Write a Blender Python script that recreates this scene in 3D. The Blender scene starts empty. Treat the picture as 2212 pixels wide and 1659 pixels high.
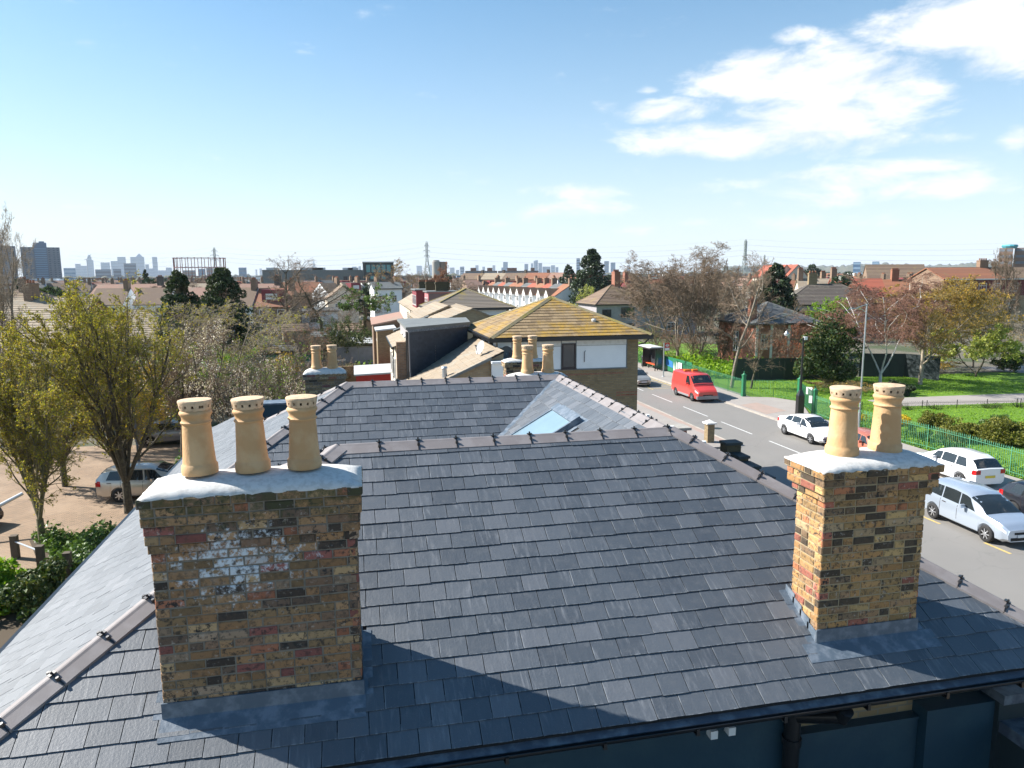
import bpy, math, random
import numpy as np
from mathutils import Vector, Matrix, Euler

SC = bpy.context.scene
COL = SC.collection
R_ = math.radians
H = 10.2                       # eye height of the drone above the ground (ground is built at -H, lifted at the end)
rnd = random.Random(7)

# ------------------------------------------------------------------ camera, sky, sun, exposure
PITCH, ROLL, YAW = 8.6, 0.35, 12.1
cd = bpy.data.cameras.new('camera'); cam = bpy.data.objects.new('camera', cd); COL.objects.link(cam)
cd.sensor_width = 36; cd.lens = 36 * 1562 / 2212; cd.clip_start = 0.1; cd.clip_end = 60000
_f = Vector((math.sin(R_(YAW)) * math.cos(R_(PITCH)), math.cos(R_(YAW)) * math.cos(R_(PITCH)), -math.sin(R_(PITCH))))
_r = Vector((math.cos(R_(YAW)), -math.sin(R_(YAW)), 0)); _u = _r.cross(_f)
_R = _r * math.cos(R_(ROLL)) - _u * math.sin(R_(ROLL)); _U = _u * math.cos(R_(ROLL)) + _r * math.sin(R_(ROLL))
cam.matrix_world = Matrix(((_R.x, _U.x, -_f.x, 0), (_R.y, _U.y, -_f.y, 0), (_R.z, _U.z, -_f.z, H), (0, 0, 0, 1)))
SC.camera = cam

SUN_EL = 38.0
SUN_AZ = 294.5                 # compass style from +Y towards +X; the sun stands ahead on the left
sd = bpy.data.lights.new('sun', 'SUN'); sun = bpy.data.objects.new('sun', sd); COL.objects.link(sun)
sd.energy = 5.0; sd.angle = R_(0.53); sd.color = (1.0, 0.955, 0.88)
_s = Vector((math.sin(R_(SUN_AZ)) * math.cos(R_(SUN_EL)), math.cos(R_(SUN_AZ)) * math.cos(R_(SUN_EL)), math.sin(R_(SUN_EL))))
sun.rotation_euler = _s.to_track_quat('Z', 'Y').to_euler(); sun.location = (-30, 20, 60)

SC.view_settings.view_transform = 'Standard'; SC.view_settings.look = 'None'
SC.view_settings.gamma = 1.0; SC.view_settings.use_curve_mapping = False
SC.view_settings.exposure = 1.18
SC.render.engine = 'CYCLES'
SC.cycles.max_bounces = 6; SC.cycles.diffuse_bounces = 3; SC.cycles.glossy_bounces = 3
SC.cycles.transmission_bounces = 4; SC.cycles.volume_bounces = 0
SC.cycles.use_denoising = True
SC.cycles.volume_step_rate = 10

def ray(px, py):
    d = _f * 1562 + _R * (px - 1106) - _U * (py - 829.5)
    return d.normalized()
def atz(px, py, z=-H):         # point of the plane z=const seen at that place of the photograph
    d = ray(px, py); return d * (z / d.z)
def aty(px, py, y):
    d = ray(px, py); return d * (y / d.y)
def atd(px, py, dist):         # at a horizontal distance
    d = ray(px, py); return d * (dist / math.hypot(d.x, d.y))
def proj(p):
    z = p.dot(_f)
    return (1106 + 1562 * p.dot(_R) / z, 829.5 - 1562 * p.dot(_U) / z) if z > 0.05 else (-9e9, -9e9)

class NT:
    """small helper round a node tree"""
    def __init__(s, tree): s.t = tree; s.n = tree.nodes; s.l = tree.links
    def node(s, typ, ins=None, **kw):
        n = s.n.new(typ)
        for k, v in kw.items(): setattr(n, k, v)
        for k, v in (ins or {}).items(): s.set(n.inputs[k], v)
        return n
    def set(s, sock, v):
        if isinstance(v, bpy.types.NodeSocket): s.l.new(v, sock)
        elif isinstance(v, bpy.types.Node): s.l.new(v.outputs[0], sock)
        elif isinstance(v, tuple) and len(v) == 3 and sock.type == 'RGBA': sock.default_value = (*v, 1)
        else: sock.default_value = v
    def m(s, op, a, b=None, c=None, clamp=False):
        n = s.n.new('ShaderNodeMath'); n.operation = op; n.use_clamp = clamp
        s.set(n.inputs[0], a)
        if b is not None: s.set(n.inputs[1], b)
        if c is not None: s.set(n.inputs[2], c)
        return n.outputs[0]
    def vm(s, op, a, b=None):
        n = s.n.new('ShaderNodeVectorMath'); n.operation = op
        s.set(n.inputs[0], a)
        if b is not None: s.set(n.inputs[1], b)
        return n.outputs['Value'] if op in ('DOT_PRODUCT', 'LENGTH') else n.outputs[0]
    def mix(s, f, a, b, mode='MIX'):
        n = s.n.new('ShaderNodeMix'); n.data_type = 'RGBA'; n.blend_type = mode
        s.set(n.inputs[0], f); s.set(n.inputs[6], a); s.set(n.inputs[7], b); return n.outputs[2]
    def noise(s, vec, scale, detail=4, rough=0.55, dist=0.0):
        n = s.node('ShaderNodeTexNoise', {'Scale': scale, 'Detail': detail, 'Roughness': rough, 'Distortion': dist})
        if vec is not None: s.set(n.inputs['Vector'], vec)
        return n.outputs['Fac']
    def ramp(s, f, stops, interp='LINEAR'):
        n = s.n.new('ShaderNodeValToRGB'); s.set(n.inputs[0], f); cr = n.color_ramp; cr.interpolation = interp
        while len(cr.elements) < len(stops): cr.elements.new(0.5)
        for e, (p, c) in zip(cr.elements, stops):
            e.position = p; e.color = (*c, 1) if isinstance(c, tuple) else (c, c, c, 1)
        return n.outputs[0]
    def step(s, x, lo, hi):
        return s.node('ShaderNodeMapRange', {'Value': x, 'From Min': lo, 'From Max': hi}, interpolation_type='SMOOTHSTEP', clamp=True).outputs[0]

def az_el(px, py):
    d = ray(px, py); return math.atan2(d.x, d.y), math.asin(d.z)

def make_world():
    w = bpy.data.worlds.new('World'); SC.world = w; w.use_nodes = True
    T = NT(w.node_tree); T.n.clear()
    sky = T.node('ShaderNodeTexSky', sky_type='NISHITA', sun_disc=False)
    sky.sun_elevation = R_(SUN_EL); sky.sun_rotation = R_(SUN_AZ)
    sky.air_density = 1.0; sky.dust_density = 0.7; sky.ozone_density = 3.0; sky.altitude = 50
    tc = T.node('ShaderNodeTexCoord')
    sep = T.node('ShaderNodeSeparateXYZ', {0: tc.outputs['Generated']})
    x, y, z = sep.outputs
    az = T.m('ARCTAN2', x, y); el = T.m('ARCSINE', z)
    wv = T.node('ShaderNodeCombineXYZ', {0: T.m('MULTIPLY', az, 1.0), 1: T.m('MULTIPLY', el, 2.6), 2: 0.0})
    n1 = T.noise(wv, 9.5, 10, 0.66, 0.3); n2 = T.noise(wv, 2.6, 5, 0.5)
    blobs = [  # px, py, half width, half height in photograph pixels, strength
        (1640, 165, 150, 52, 1.0), (1830, 165, 170, 75, 1.0), (1900, 215, 150, 38, .9), (1450, 238, 95, 24, .9), (1560, 300, 190, 36, 1.0),
        (1760, 270, 210, 62, 1.0), (2060, 55, 210, 62, 1.1), (2200, 95, 130, 70, 1.1), (1925, 60, 90, 34, .9), (1712, 78, 42, 18, .75),
        (1303, 226, 34, 15, .6), (1400, 190, 22, 12, .5), (1790, 385, 180, 26, .75), (1990, 352, 150, 22, .75), (2060, 400, 170, 30, .6),
        (1245, 415, 95, 18, .72), (1235, 452, 110, 26, .6), (1390, 495, 60, 12, .5), (2205, 305, 45, 30, .85), (1480, 412, 90, 14, .45),
        (2050, 300, 70, 14, .5), (1950, 470, 170, 16, .5), (2140, 460, 60, 10, .5), (170, 447, 40, 6, .45), (1870, 300, 140, 40, .7),
        (1650, 480, 200, 16, .4), (1760, 430, 200, 22, .45), (1075, 482, 25, 8, .4)]
    tot = None; ae = T.node('ShaderNodeCombineXYZ', {0: az, 1: el, 2: 0.0}).outputs[0]
    for px, py, hw, hh, st in blobs:
        a0, e0 = az_el(px, py); a1, _ = az_el(px + hw, py); _, e1 = az_el(px, py - hh)
        q = T.vm('MULTIPLY', T.vm('SUBTRACT', ae, (a0, e0, 0.0)), (1 / abs(a1 - a0), 1 / abs(e1 - e0), 0.0))
        g = T.m('MULTIPLY_ADD', T.vm('DOT_PRODUCT', q, q), -0.42 * st, st)
        tot = g if tot is None else T.m('MAXIMUM', tot, g)
    tot = T.m('MAXIMUM', tot, 0.0)
    # the same sort of cloud goes on sparsely round the rest of the sky
    back = T.m('MULTIPLY', T.step(n2, 0.56, 0.70), T.m('MULTIPLY', T.step(y, 0.25, -0.2), 0.9))
    tot = T.m('MAXIMUM', tot, back)
    dens = T.step(T.m('ADD', tot, T.m('MULTIPLY', T.m('SUBTRACT', n1, 0.5), 2.3)), 0.20, 1.0)
    fine = T.step(n1, 0.3, 0.72)
    cloud = T.mix(fine, (6.6, 7.0, 7.5), (8.8, 8.8, 8.9))
    hz = T.m('POWER', T.m('SUBTRACT', 1.0, T.m('MAXIMUM', el, 0.0), clamp=True), 3.9)
    hs = T.node('ShaderNodeHueSaturation', {'Hue': .488, 'Saturation': 1.34, 'Value': 1.2, 'Color': sky.outputs[0]})
    base = T.mix(T.m('MULTIPLY', hz, 0.80), hs.outputs[0], (6.7, 7.5, 8.3))
    base = T.mix(T.m('MULTIPLY', dens, T.m('ADD', 0.86, T.m('MULTIPLY', el, 0.3), clamp=True)), base, cloud)
    bg = T.node('ShaderNodeBackground', {'Color': base, 'Strength': 0.063})
    out = T.node('ShaderNodeOutputWorld'); T.l.new(bg.outputs[0], out.inputs[0])
make_world()
SC.world.cycles.sampling_method = 'MANUAL'; SC.world.cycles.sample_map_resolution = 256

# ------------------------------------------------------------------ materials
MATS = {}
def piece_random(T, k=1.0):
    oi = T.node('ShaderNodeObjectInfo'); ge = T.node('ShaderNodeNewGeometry')
    return T.m('FRACT', T.m('ADD', T.m('MULTIPLY', oi.outputs['Random'], 7.31 * k), T.m('MULTIPLY', ge.outputs['Random Per Island'], 3.77 * k)))
def new_mat(name):
    m = bpy.data.materials.new(name); m.use_nodes = True; T = NT(m.node_tree); T.n.clear()
    T.out = T.node('ShaderNodeOutputMaterial'); T.b = T.node('ShaderNodeBsdfPrincipled')
    T.l.new(T.b.outputs[0], T.out.inputs[0]); MATS[name] = m
    return m, T
def pos(T): return T.node('ShaderNodeNewGeometry').outputs['Position']
def bump(T, h, strength=0.3, dist=0.01):
    b = T.node('ShaderNodeBump', {'Strength': strength, 'Distance': dist, 'Height': h}); T.l.new(b.outputs[0], T.b.inputs['Normal'])

def mat(name, c, rough=0.75, var=0.0, c2=None, nscale=3.0, namt=0.5, bstr=0.0, bscale=60.0, metal=0.0, spec=0.5, coat=0.0, stops=None, detail=5):
    """general stuff: base colour c, worn towards c2 by noise, each piece a little different (var) or taken from colour stops"""
    if name in MATS: return MATS[name]
    m, T = new_mat(name); P = pos(T)
    col = T.ramp(piece_random(T), stops, 'LINEAR') if stops else None
    if col is None:
        n = T.node('ShaderNodeRGB'); n.outputs[0].default_value = (*c, 1); col = n.outputs[0]
    if c2 is not None:
        f = T.m('MULTIPLY', T.step(T.noise(P, nscale, detail), 0.42, 0.66), namt); col = T.mix(f, col, c2)
    if var:
        v = T.m('ADD', 1 - var, T.m('MULTIPLY', piece_random(T, 2.3), 2 * var))
        col = T.mix(1.0, col, T.node('ShaderNodeCombineXYZ', {0: v, 1: v, 2: v}).outputs[0], 'MULTIPLY')
    T.set(T.b.inputs['Base Color'], col)
    T.set(T.b.inputs['Roughness'], rough); T.set(T.b.inputs['Metallic'], metal); T.set(T.b.inputs['Specular IOR Level'], spec)
    if coat: T.set(T.b.inputs['Coat Weight'], coat); T.set(T.b.inputs['Coat Roughness'], 0.06)
    if bstr: bump(T, T.noise(P, bscale, 4), bstr)
    return m

def slate_mat():
    m, T = new_mat('welsh slate'); r = piece_random(T); r2 = piece_random(T, 3.1)
    uv = T.node('ShaderNodeUVMap', uv_map='uv')
    sep = T.node('ShaderNodeSeparateXYZ', {0: uv.outputs[0]})
    v = T.node('ShaderNodeCombineXYZ', {0: T.m('ADD', T.m('MULTIPLY', sep.outputs[0], 26.0), T.m('MULTIPLY', r, 90.0)), 1: T.m('ADD', T.m('MULTIPLY', sep.outputs[1], 4.0), T.m('MULTIPLY', sep.outputs[0], 5.0)), 2: T.m('MULTIPLY', r2, 40.0)})
    st = T.noise(v, 1.0, 5, 0.62, 0.5)
    v2 = T.node('ShaderNodeCombineXYZ', {0: T.m('ADD', T.m('MULTIPLY', sep.outputs[0], 9.0), T.m('MULTIPLY', r, 60.0)), 1: T.m('MULTIPLY', sep.outputs[1], 9.0), 2: r2})
    blot = T.noise(v2, 1.4, 4, 0.6)
    base = T.ramp(r, [(0, (.042, .052, .066)), (.3, (.054, .066, .081)), (.6, (.064, .076, .092)), (.88, (.076, .088, .104)), (1, (.094, .104, .120))])
    streak = T.m('MULTIPLY', T.step(st, 0.48, 0.86), T.m('MULTIPLY', T.step(r2, 0.1, 0.8), 0.68))
    col = T.mix(streak, base, (.235, .245, .262))
    col = T.mix(T.m('MULTIPLY', T.step(blot, 0.5, 0.75), 0.3), col, (.105, .112, .122))
    fx = T.m('FRACT', sep.outputs[0]); ed = T.m('MAXIMUM', T.step(fx, .010, .003), T.m('MAXIMUM', T.step(fx, .2375, .244), T.step(sep.outputs[1], .009, .002)))
    col = T.mix(T.m('MULTIPLY', ed, T.m('MULTIPLY', T.step(st, .4, .7), .55)), col, (.30, .32, .34))
    wn = T.noise(pos(T), 190.0, 2, 0.5)
    col = T.mix(T.step(wn, 0.742, 0.76), col, (.42, .42, .40))
    T.set(T.b.inputs['Base Color'], col)
    T.set(T.b.inputs['Roughness'], T.m('ADD', 0.46, T.m('MULTIPLY', blot, 0.20))); T.set(T.b.inputs['Specular IOR Level'], 1.0)
    bump(T, T.m('ADD', st, T.m('MULTIPLY', T.noise(v2, 5.0, 5, 0.65), 1.3)), 0.5, 0.0035)
slate_mat()

def stock_brick(name, tint=(1, 1, 1), white=0.0, moss=0.0):
    m, T = new_mat(name); r = piece_random(T); r2 = piece_random(T, 3.7); P = pos(T)
    base = T.ramp(r, [(0, (.055, .046, .038)), (.11, (.13, .10, .075)), (.17, (.21, .155, .085)), (.34, (.27, .175, .09)), (.50, (.31, .215, .12)), (.64, (.22, .155, .105)),
                      (.72, (.23, .095, .085)), (.80, (.30, .14, .085)), (.86, (.36, .28, .16)), (.94, (.28, .23, .17)), (1, (.14, .115, .095))], 'CONSTANT')
    base = T.mix(1.0, base, tint, 'MULTIPLY')
    v = T.m('ADD', 0.78, T.m('MULTIPLY', r2, 0.45)); base = T.mix(1.0, base, T.node('ShaderNodeCombineXYZ', {0: v, 1: v, 2: v}).outputs[0], 'MULTIPLY')
    off = T.node('ShaderNodeCombineXYZ', {0: T.m('MULTIPLY', r, 50.0), 1: 0.0, 2: 0.0})
    PP = T.vm('ADD', P, off)
    soot = T.m('MULTIPLY', T.step(T.noise(PP, 24.0, 6, 0.75), 0.49, 0.60), T.m('ADD', 0.42, T.m('MULTIPLY', r2, 0.6)))
    col = T.mix(soot, base, (.030, .027, .025))
    pale = T.m('MULTIPLY', T.step(T.noise(PP, 21.0, 6, 0.75), 0.57, 0.68), 0.7)
    col = T.mix(pale, col, (.42, .38, .33))
    sp = T.node('ShaderNodeSeparateXYZ', {0: P})
    if white:       # salts that have bloomed on the upper middle of the stack
        dx = T.m('MULTIPLY', T.m('SUBTRACT', sp.outputs[0], -0.98), 1 / 0.74); dz = T.m('MULTIPLY', T.m('SUBTRACT', sp.outputs[2], H - 2.22), 1 / 0.42)
        g = T.m('EXPONENT', T.m('MULTIPLY', T.m('ADD', T.m('MULTIPLY', dx, dx), T.m('MULTIPLY', dz, dz)), -1.0))
        f = T.m('MULTIPLY', T.step(T.m('ADD', T.m('MULTIPLY', g, 0.35), T.m('MULTIPLY', T.noise(PP, 20.0, 6, 0.75), 1.0)), 0.72, 0.90), T.m('MULTIPLY', T.step(r2, .1, .45), white))
        col = T.mix(f, col, (.62, .66, .70))
    if moss:
        dz = T.step(sp.outputs[2], H - 2.12, H - 1.66)
        f = T.m('MULTIPLY', T.step(T.m('ADD', T.m('MULTIPLY', dz, 0.26), T.noise(P, 14.0, 6, 0.75)), 0.62, 0.80), moss)
        col = T.mix(f, col, (.055, .060, .022))
    T.set(T.b.inputs['Base Color'], col); T.set(T.b.inputs['Roughness'], 0.88)
    bump(T, T.noise(PP, 90.0, 5, 0.7), 0.7, 0.006)
stock_brick('chimney brick salted', tint=(1.12, .94, .84), white=1.0, moss=0.72)
stock_brick('chimney brick yellow', tint=(1.42, 1.18, .86), moss=0.12)
stock_brick('chimney brick plain')

def wall_brick(name, c1, c2, mortar, scale=1.0, axis=None, dark=0.35):
    """brickwork too far away to lay brick by brick"""
    m, T = new_mat(name); P = pos(T)
    sp = T.node('ShaderNodeSeparateXYZ', {0: P}); 
    v = T.node('ShaderNodeCombineXYZ', {0: T.m('ADD', sp.outputs[0], sp.outputs[1]), 1: sp.outputs[2], 2: 0.0})
    b = T.node('ShaderNodeTexBrick', {'Vector': v, 'Color1': c1, 'Color2': c2, 'Mortar': mortar, 'Scale': 1.0 / scale, 'Mortar Size': 0.010, 'Bias': -0.1, 'Brick Width': 0.225, 'Row Height': 0.075})
    col = T.mix(T.m('MULTIPLY', T.step(T.noise(P, 5.0, 5), 0.5, 0.75), dark), b.outputs[0], (c1[0] * .4, c1[1] * .4, c1[2] * .4))
    T.set(T.b.inputs['Base Color'], col); T.set(T.b.inputs['Roughness'], 0.88)
    bump(T, b.outputs['Fac'], 0.4, -0.01)
wall_brick('yellow brickwork', (.30, .215, .11), (.22, .15, .075), (.20, .17, .12))
wall_brick('brown brickwork', (.20, .12, .075), (.28, .17, .10), (.22, .19, .15))
wall_brick('red brickwork', (.33, .095, .045), (.25, .07, .035), (.26, .20, .16))
wall_brick('mossy shaded brick', (.06, .05, .025), (.09, .075, .035), (.07, .06, .04)); wall_brick('buff brickwork', (.36, .27, .16), (.28, .20, .12), (.28, .24, .18))

mat('ridge clay', (.20, .178, .175), .62, .06, (.27, .25, .25), 5, .5, .15, 120)
mat('clip metal', (.012, .012, .014), .35, spec=.7)
mat('lead', (.085, .115, .15), .5, .05, (.20, .23, .27), 9, .7, .3, 30, spec=.6)
mat('dull lead', (.06, .075, .10), .55, 0, (.15, .18, .21), 6, .8, .3, 30)
mat('flaunching', (.60, .59, .565), .88, 0, (.40, .385, .36), 22, .55, .3, 90)
mat('pot clay', (.52, .305, .14), .72, .07, (.62, .42, .23), 6, .55, .35, 45)
mat('pot lid clay', (.60, .43, .275), .82, .05, (.36, .26, .17), 24, .65, .3, 60)
mat('soot', (.02, .018, .016), .95)  # near black; paints the shade inside the lid holes, plain black on cars
mat('mortar', (.215, .19, .155), .92, 0, (.13, .115, .09), 12, .6, .5, 90)
mat('yellow mortar', (.34, .27, .165), .92, 0, (.24, .19, .12), 12, .5, .5, 90)
mat('underlay', (.02, .02, .022), .9)
mat('gutter black', (.014, .015, .017), .32, spec=.6)
mat('fascia', (.075, .085, .10), .5)
mat('roof felt', (.05, .056, .06), .8, 0, (.09, .095, .09), 4, .6, .3, 40)
mat('membrane', (.016, .050, .075), .55, 0, (.03, .07, .09), 3, .5, .2, 20)
mat('white plastic', (.78, .78, .77), .35)
mat('white render', (.84, .85, .85), .8, 0, (.72, .73, .73), 1.2, .4, .15, 40)
mat('grey render', (.33, .31, .32), .85, 0, (.24, .23, .23), 2, .5)
mat('cream render', (.58, .50, .40), .85, 0, (.46, .40, .33), 2, .5)
mat('dark frame', (.035, .022, .026), .4)
mat('white trim', (.72, .71, .68), .55, 0, (.5, .48, .45), 6, .4)
mat('tile hung slate', (.035, .047, .066), .5, .18)
mat('grey roofing', (.17, .18, .175), .7, 0, (.10, .11, .11), 2, .5)
mat('concrete', (.34, .32, .29), .85, 0, (.22, .21, .19), 3, .5, .3, 30)
mat('timber fence', (.20, .165, .12), .85, .2, (.12, .11, .08), 5, .6, .3, 50)
mat('old timber', (.09, .07, .05), .85, .1, (.05, .045, .03), 6, .5, .4, 30)
mat('galvanised', (.46, .48, .50), .38, 0, metal=.7)
mat('black iron', (.012, .013, .014), .38, spec=.6)
mat('park green paint', (.022, .17, .075), .42, .05, (.015, .10, .05), 12, .4)
mat('pale green paint', (.10, .33, .19), .45, .05)
mat('dark hoarding', (.018, .030, .034), .65, .1, (.03, .045, .045), 2, .5)
mat('red paint', (.50, .030, .022), .4)
mat('sign white', (.75, .75, .75), .5)
mat('sign red', (.55, .02, .03), .5)
mat('sign blue', (.02, .05, .30), .5)
mat('orange seat', (.62, .10, .03), .45)
mat('tyre', (.018, .018, .019), .8)
mat('alloy', (.55, .56, .58), .3, metal=.8)
mat('lamp glass', (.70, .72, .75), .12, spec=.8)
mat('rear lamp', (.42, .01, .012), .2)
mat('amber lamp', (.75, .20, .02), .3)
mat('plate yellow', (.70, .52, .05), .5)
mat('plate text', (.01, .01, .01), .6)
mat('satellite grey', (.52, .53, .52), .5)
mat('satellite dark', (.05, .055, .06), .5)
mat('dormer pink', (.50, .17, .18), .7, 0, (.42, .14, .15), 3, .4); mat('dormer red', (.20, .03, .04), .7); mat('dormer brown', (.17, .12, .12), .6)
mat('blue plastic', (.03, .16, .40), .5)

def glass(name, tint=(.02, .03, .04), rough=.05):
    m, T = new_mat(name)
    T.set(T.b.inputs['Base Color'], T.mix(T.m('MULTIPLY', T.noise(pos(T), 1.3, 3), .6), tint, tuple(min(1, c * 2.2 + .01) for c in tint)))
    T.set(T.b.inputs['Roughness'], rough); T.set(T.b.inputs['Specular IOR Level'], .9)
glass('window glass', (.025, .03, .035)); glass('car glass', (.012, .016, .018), .03); glass('teal glass', (.03, .16, .17), .15)
glass('skylight glass', (.14, .20, .24), .06)

def lichen_tile(name, base, base2, lich, amt, scale=1.4):
    m, T = new_mat(name); P = pos(T); r = piece_random(T)
    col = T.mix(r, base, base2)
    f = T.m('MULTIPLY', T.step(T.m('ADD', T.noise(P, scale, 7, .66), T.m('MULTIPLY', T.noise(P, scale * 9, 4, .7), .35)), .74 - amt * .16, .96 - amt * .12), .92)
    col = T.mix(f, col, T.mix(T.noise(P, scale * 3, 4), lich, (lich[0] * .6, lich[1] * .68, lich[2] * .8)))
    col = T.mix(T.m('MULTIPLY', T.step(T.noise(P, 9.0, 5, .7), .55, .7), .4), col, (.06, .05, .038))
    T.set(T.b.inputs['Base Color'], col); T.set(T.b.inputs['Roughness'], .88); bump(T, T.noise(P, 25, 5, .7), .5, .01)
lichen_tile('mossy tile', (.17, .115, .06), (.29, .205, .11), (.46, .255, .012), .85, .55)
lichen_tile('mossy ridge', (.19, .16, .10), (.24, .19, .11), (.30, .23, .03), .9, 1.2)
lichen_tile('grey brown tile', (.15, .13, .11), (.20, .165, .13), (.38, .27, .03), .25, .6)
lichen_tile('tan tile', (.27, .215, .155), (.33, .265, .19), (.36, .33, .26), .5, 1.6)
lichen_tile('brown tile', (.155, .105, .075), (.20, .14, .095), (.30, .22, .08), .3, .5)
lichen_tile('dark tile', (.075, .062, .055), (.11, .09, .075), (.22, .20, .14), .3, .8)
lichen_tile('orange tile', (.31, .125, .065), (.25, .11, .065), (.30, .20, .09), .3, .5)
lichen_tile('red tile', (.36, .10, .06), (.28, .085, .055), (.30, .16, .08), .1, .5)
lichen_tile('slate roof old', (.10, .105, .11), (.14, .145, .145), (.22, .24, .17), .4, .8)
lichen_tile('pinkish roof', (.34, .20, .15), (.28, .17, .13), (.3, .25, .18), .3, .5)

def bark(name, c, c2, scale=6.0):
    m, T = new_mat(name); P = pos(T)
    col = T.mix(T.step(T.noise(P, scale, 6, .7), .35, .68), c, c2)
    T.set(T.b.inputs['Base Color'], col); T.set(T.b.inputs['Roughness'], .9); bump(T, T.noise(P, scale * 6, 4), .5, .02)
bark('grey bark', (.13, .11, .085), (.26, .22, .17)); bark('dark bark', (.045, .038, .028), (.11, .095, .06))
bark('mossy bark', (.075, .075, .035), (.17, .15, .09)); bark('birch bark', (.55, .53, .50), (.78, .76, .73), 3.0)
bark('brown twig', (.17, .12, .08), (.28, .205, .14)); bark('red twig', (.16, .075, .05), (.24, .125, .085)); bark('pale twig', (.28, .23, .17), (.42, .36, .28))
bark('olive twig', (.16, .13, .06), (.26, .21, .10))

def leaf(name, stops, rough=.6, trans=.25):
    m, T = new_mat(name); col = T.ramp(piece_random(T), stops)
    T.set(T.b.inputs['Base Color'], col); T.set(T.b.inputs['Roughness'], rough); T.set(T.b.inputs['Specular IOR Level'], .35)
    if trans:
        tr = T.node('ShaderNodeBsdfTranslucent', {'Color': T.mix(1.0, col, (1.5, 1.5, .8), 'MULTIPLY')})
        mx = T.node('ShaderNodeMixShader', {0: trans}); T.l.new(T.b.outputs[0], mx.inputs[1]); T.l.new(tr.outputs[0], mx.inputs[2]); T.l.new(mx.outputs[0], T.out.inputs[0])
leaf('spring leaf', [(0, (.15, .16, .02)), (.4, (.27, .27, .03)), (.75, (.40, .34, .035)), (1, (.34, .22, .035))], trans=.35)
leaf('forsythia', [(0, (.55, .36, .01)), (1, (.70, .50, .03))])
leaf('golden bud', [(0, (.30, .17, .03)), (.5, (.44, .27, .04)), (1, (.26, .21, .03))], trans=.3)
leaf('conifer leaf', [(0, (.018, .034, .014)), (.6, (.042, .068, .025)), (1, (.10, .13, .055))], trans=.12)
leaf('evergreen leaf', [(0, (.02, .045, .012)), (.6, (.045, .085, .02)), (1, (.13, .14, .03))], trans=.15)
leaf('dark evergreen', [(0, (.016, .03, .014)), (.7, (.036, .06, .025)), (1, (.09, .12, .06))], .4, .1)
leaf('bright leaf', [(0, (.08, .17, .012)), (.5, (.16, .30, .015)), (1, (.28, .40, .03))], trans=.35)
leaf('magnolia leaf', [(0, (.17, .20, .03)), (.5, (.36, .40, .07)), (1, (.55, .58, .20))], trans=.35)
leaf('blossom', [(0, (.60, .52, .45)), (1, (.80, .74, .68))], trans=.2)
leaf('red bud', [(0, (.26, .06, .03)), (1, (.36, .13, .05))]); leaf('birch catkin', [(0, (.17, .075, .045)), (1, (.30, .15, .09))])
leaf('ivy leaf', [(0, (.03, .06, .015)), (.6, (.08, .15, .025)), (1, (.18, .28, .05))], .45, .2)
leaf('hedge leaf', [(0, (.07, .085, .012)), (.6, (.14, .15, .02)), (1, (.24, .22, .03))], trans=.2)
leaf('grass blade', [(0, (.10, .21, .006)), (.6, (.17, .31, .008)), (1, (.26, .38, .02))], trans=.3)
# ------------------------------------------------------------------ object helpers
ORG = {}                       # world origin of every top-level thing; children are built in world coordinates minus this
USED_LABELS = set()
def props(o, label=None, cat=None, group=None, kind=None):
    if label: o['label'] = label
    if cat: o['category'] = cat
    if group: o['group'] = group
    if kind: o['kind'] = kind
    return o
def thing(name, label, cat, loc=(0, 0, -H), rotz=0.0, group=None, local=False):
    o = bpy.data.objects.new(name, None); COL.objects.link(o); o.empty_display_size = .2
    o.location = loc; o.rotation_euler = (0, 0, rotz)
    ORG[o.name] = Vector((0, 0, 0)) if (local or rotz) else Vector(loc)
    return props(o, label, cat, group)
def root_org(o):
    while o is not None:
        if o.name in ORG: return ORG[o.name]
        o = o.parent
    return Vector((0, 0, 0))

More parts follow.
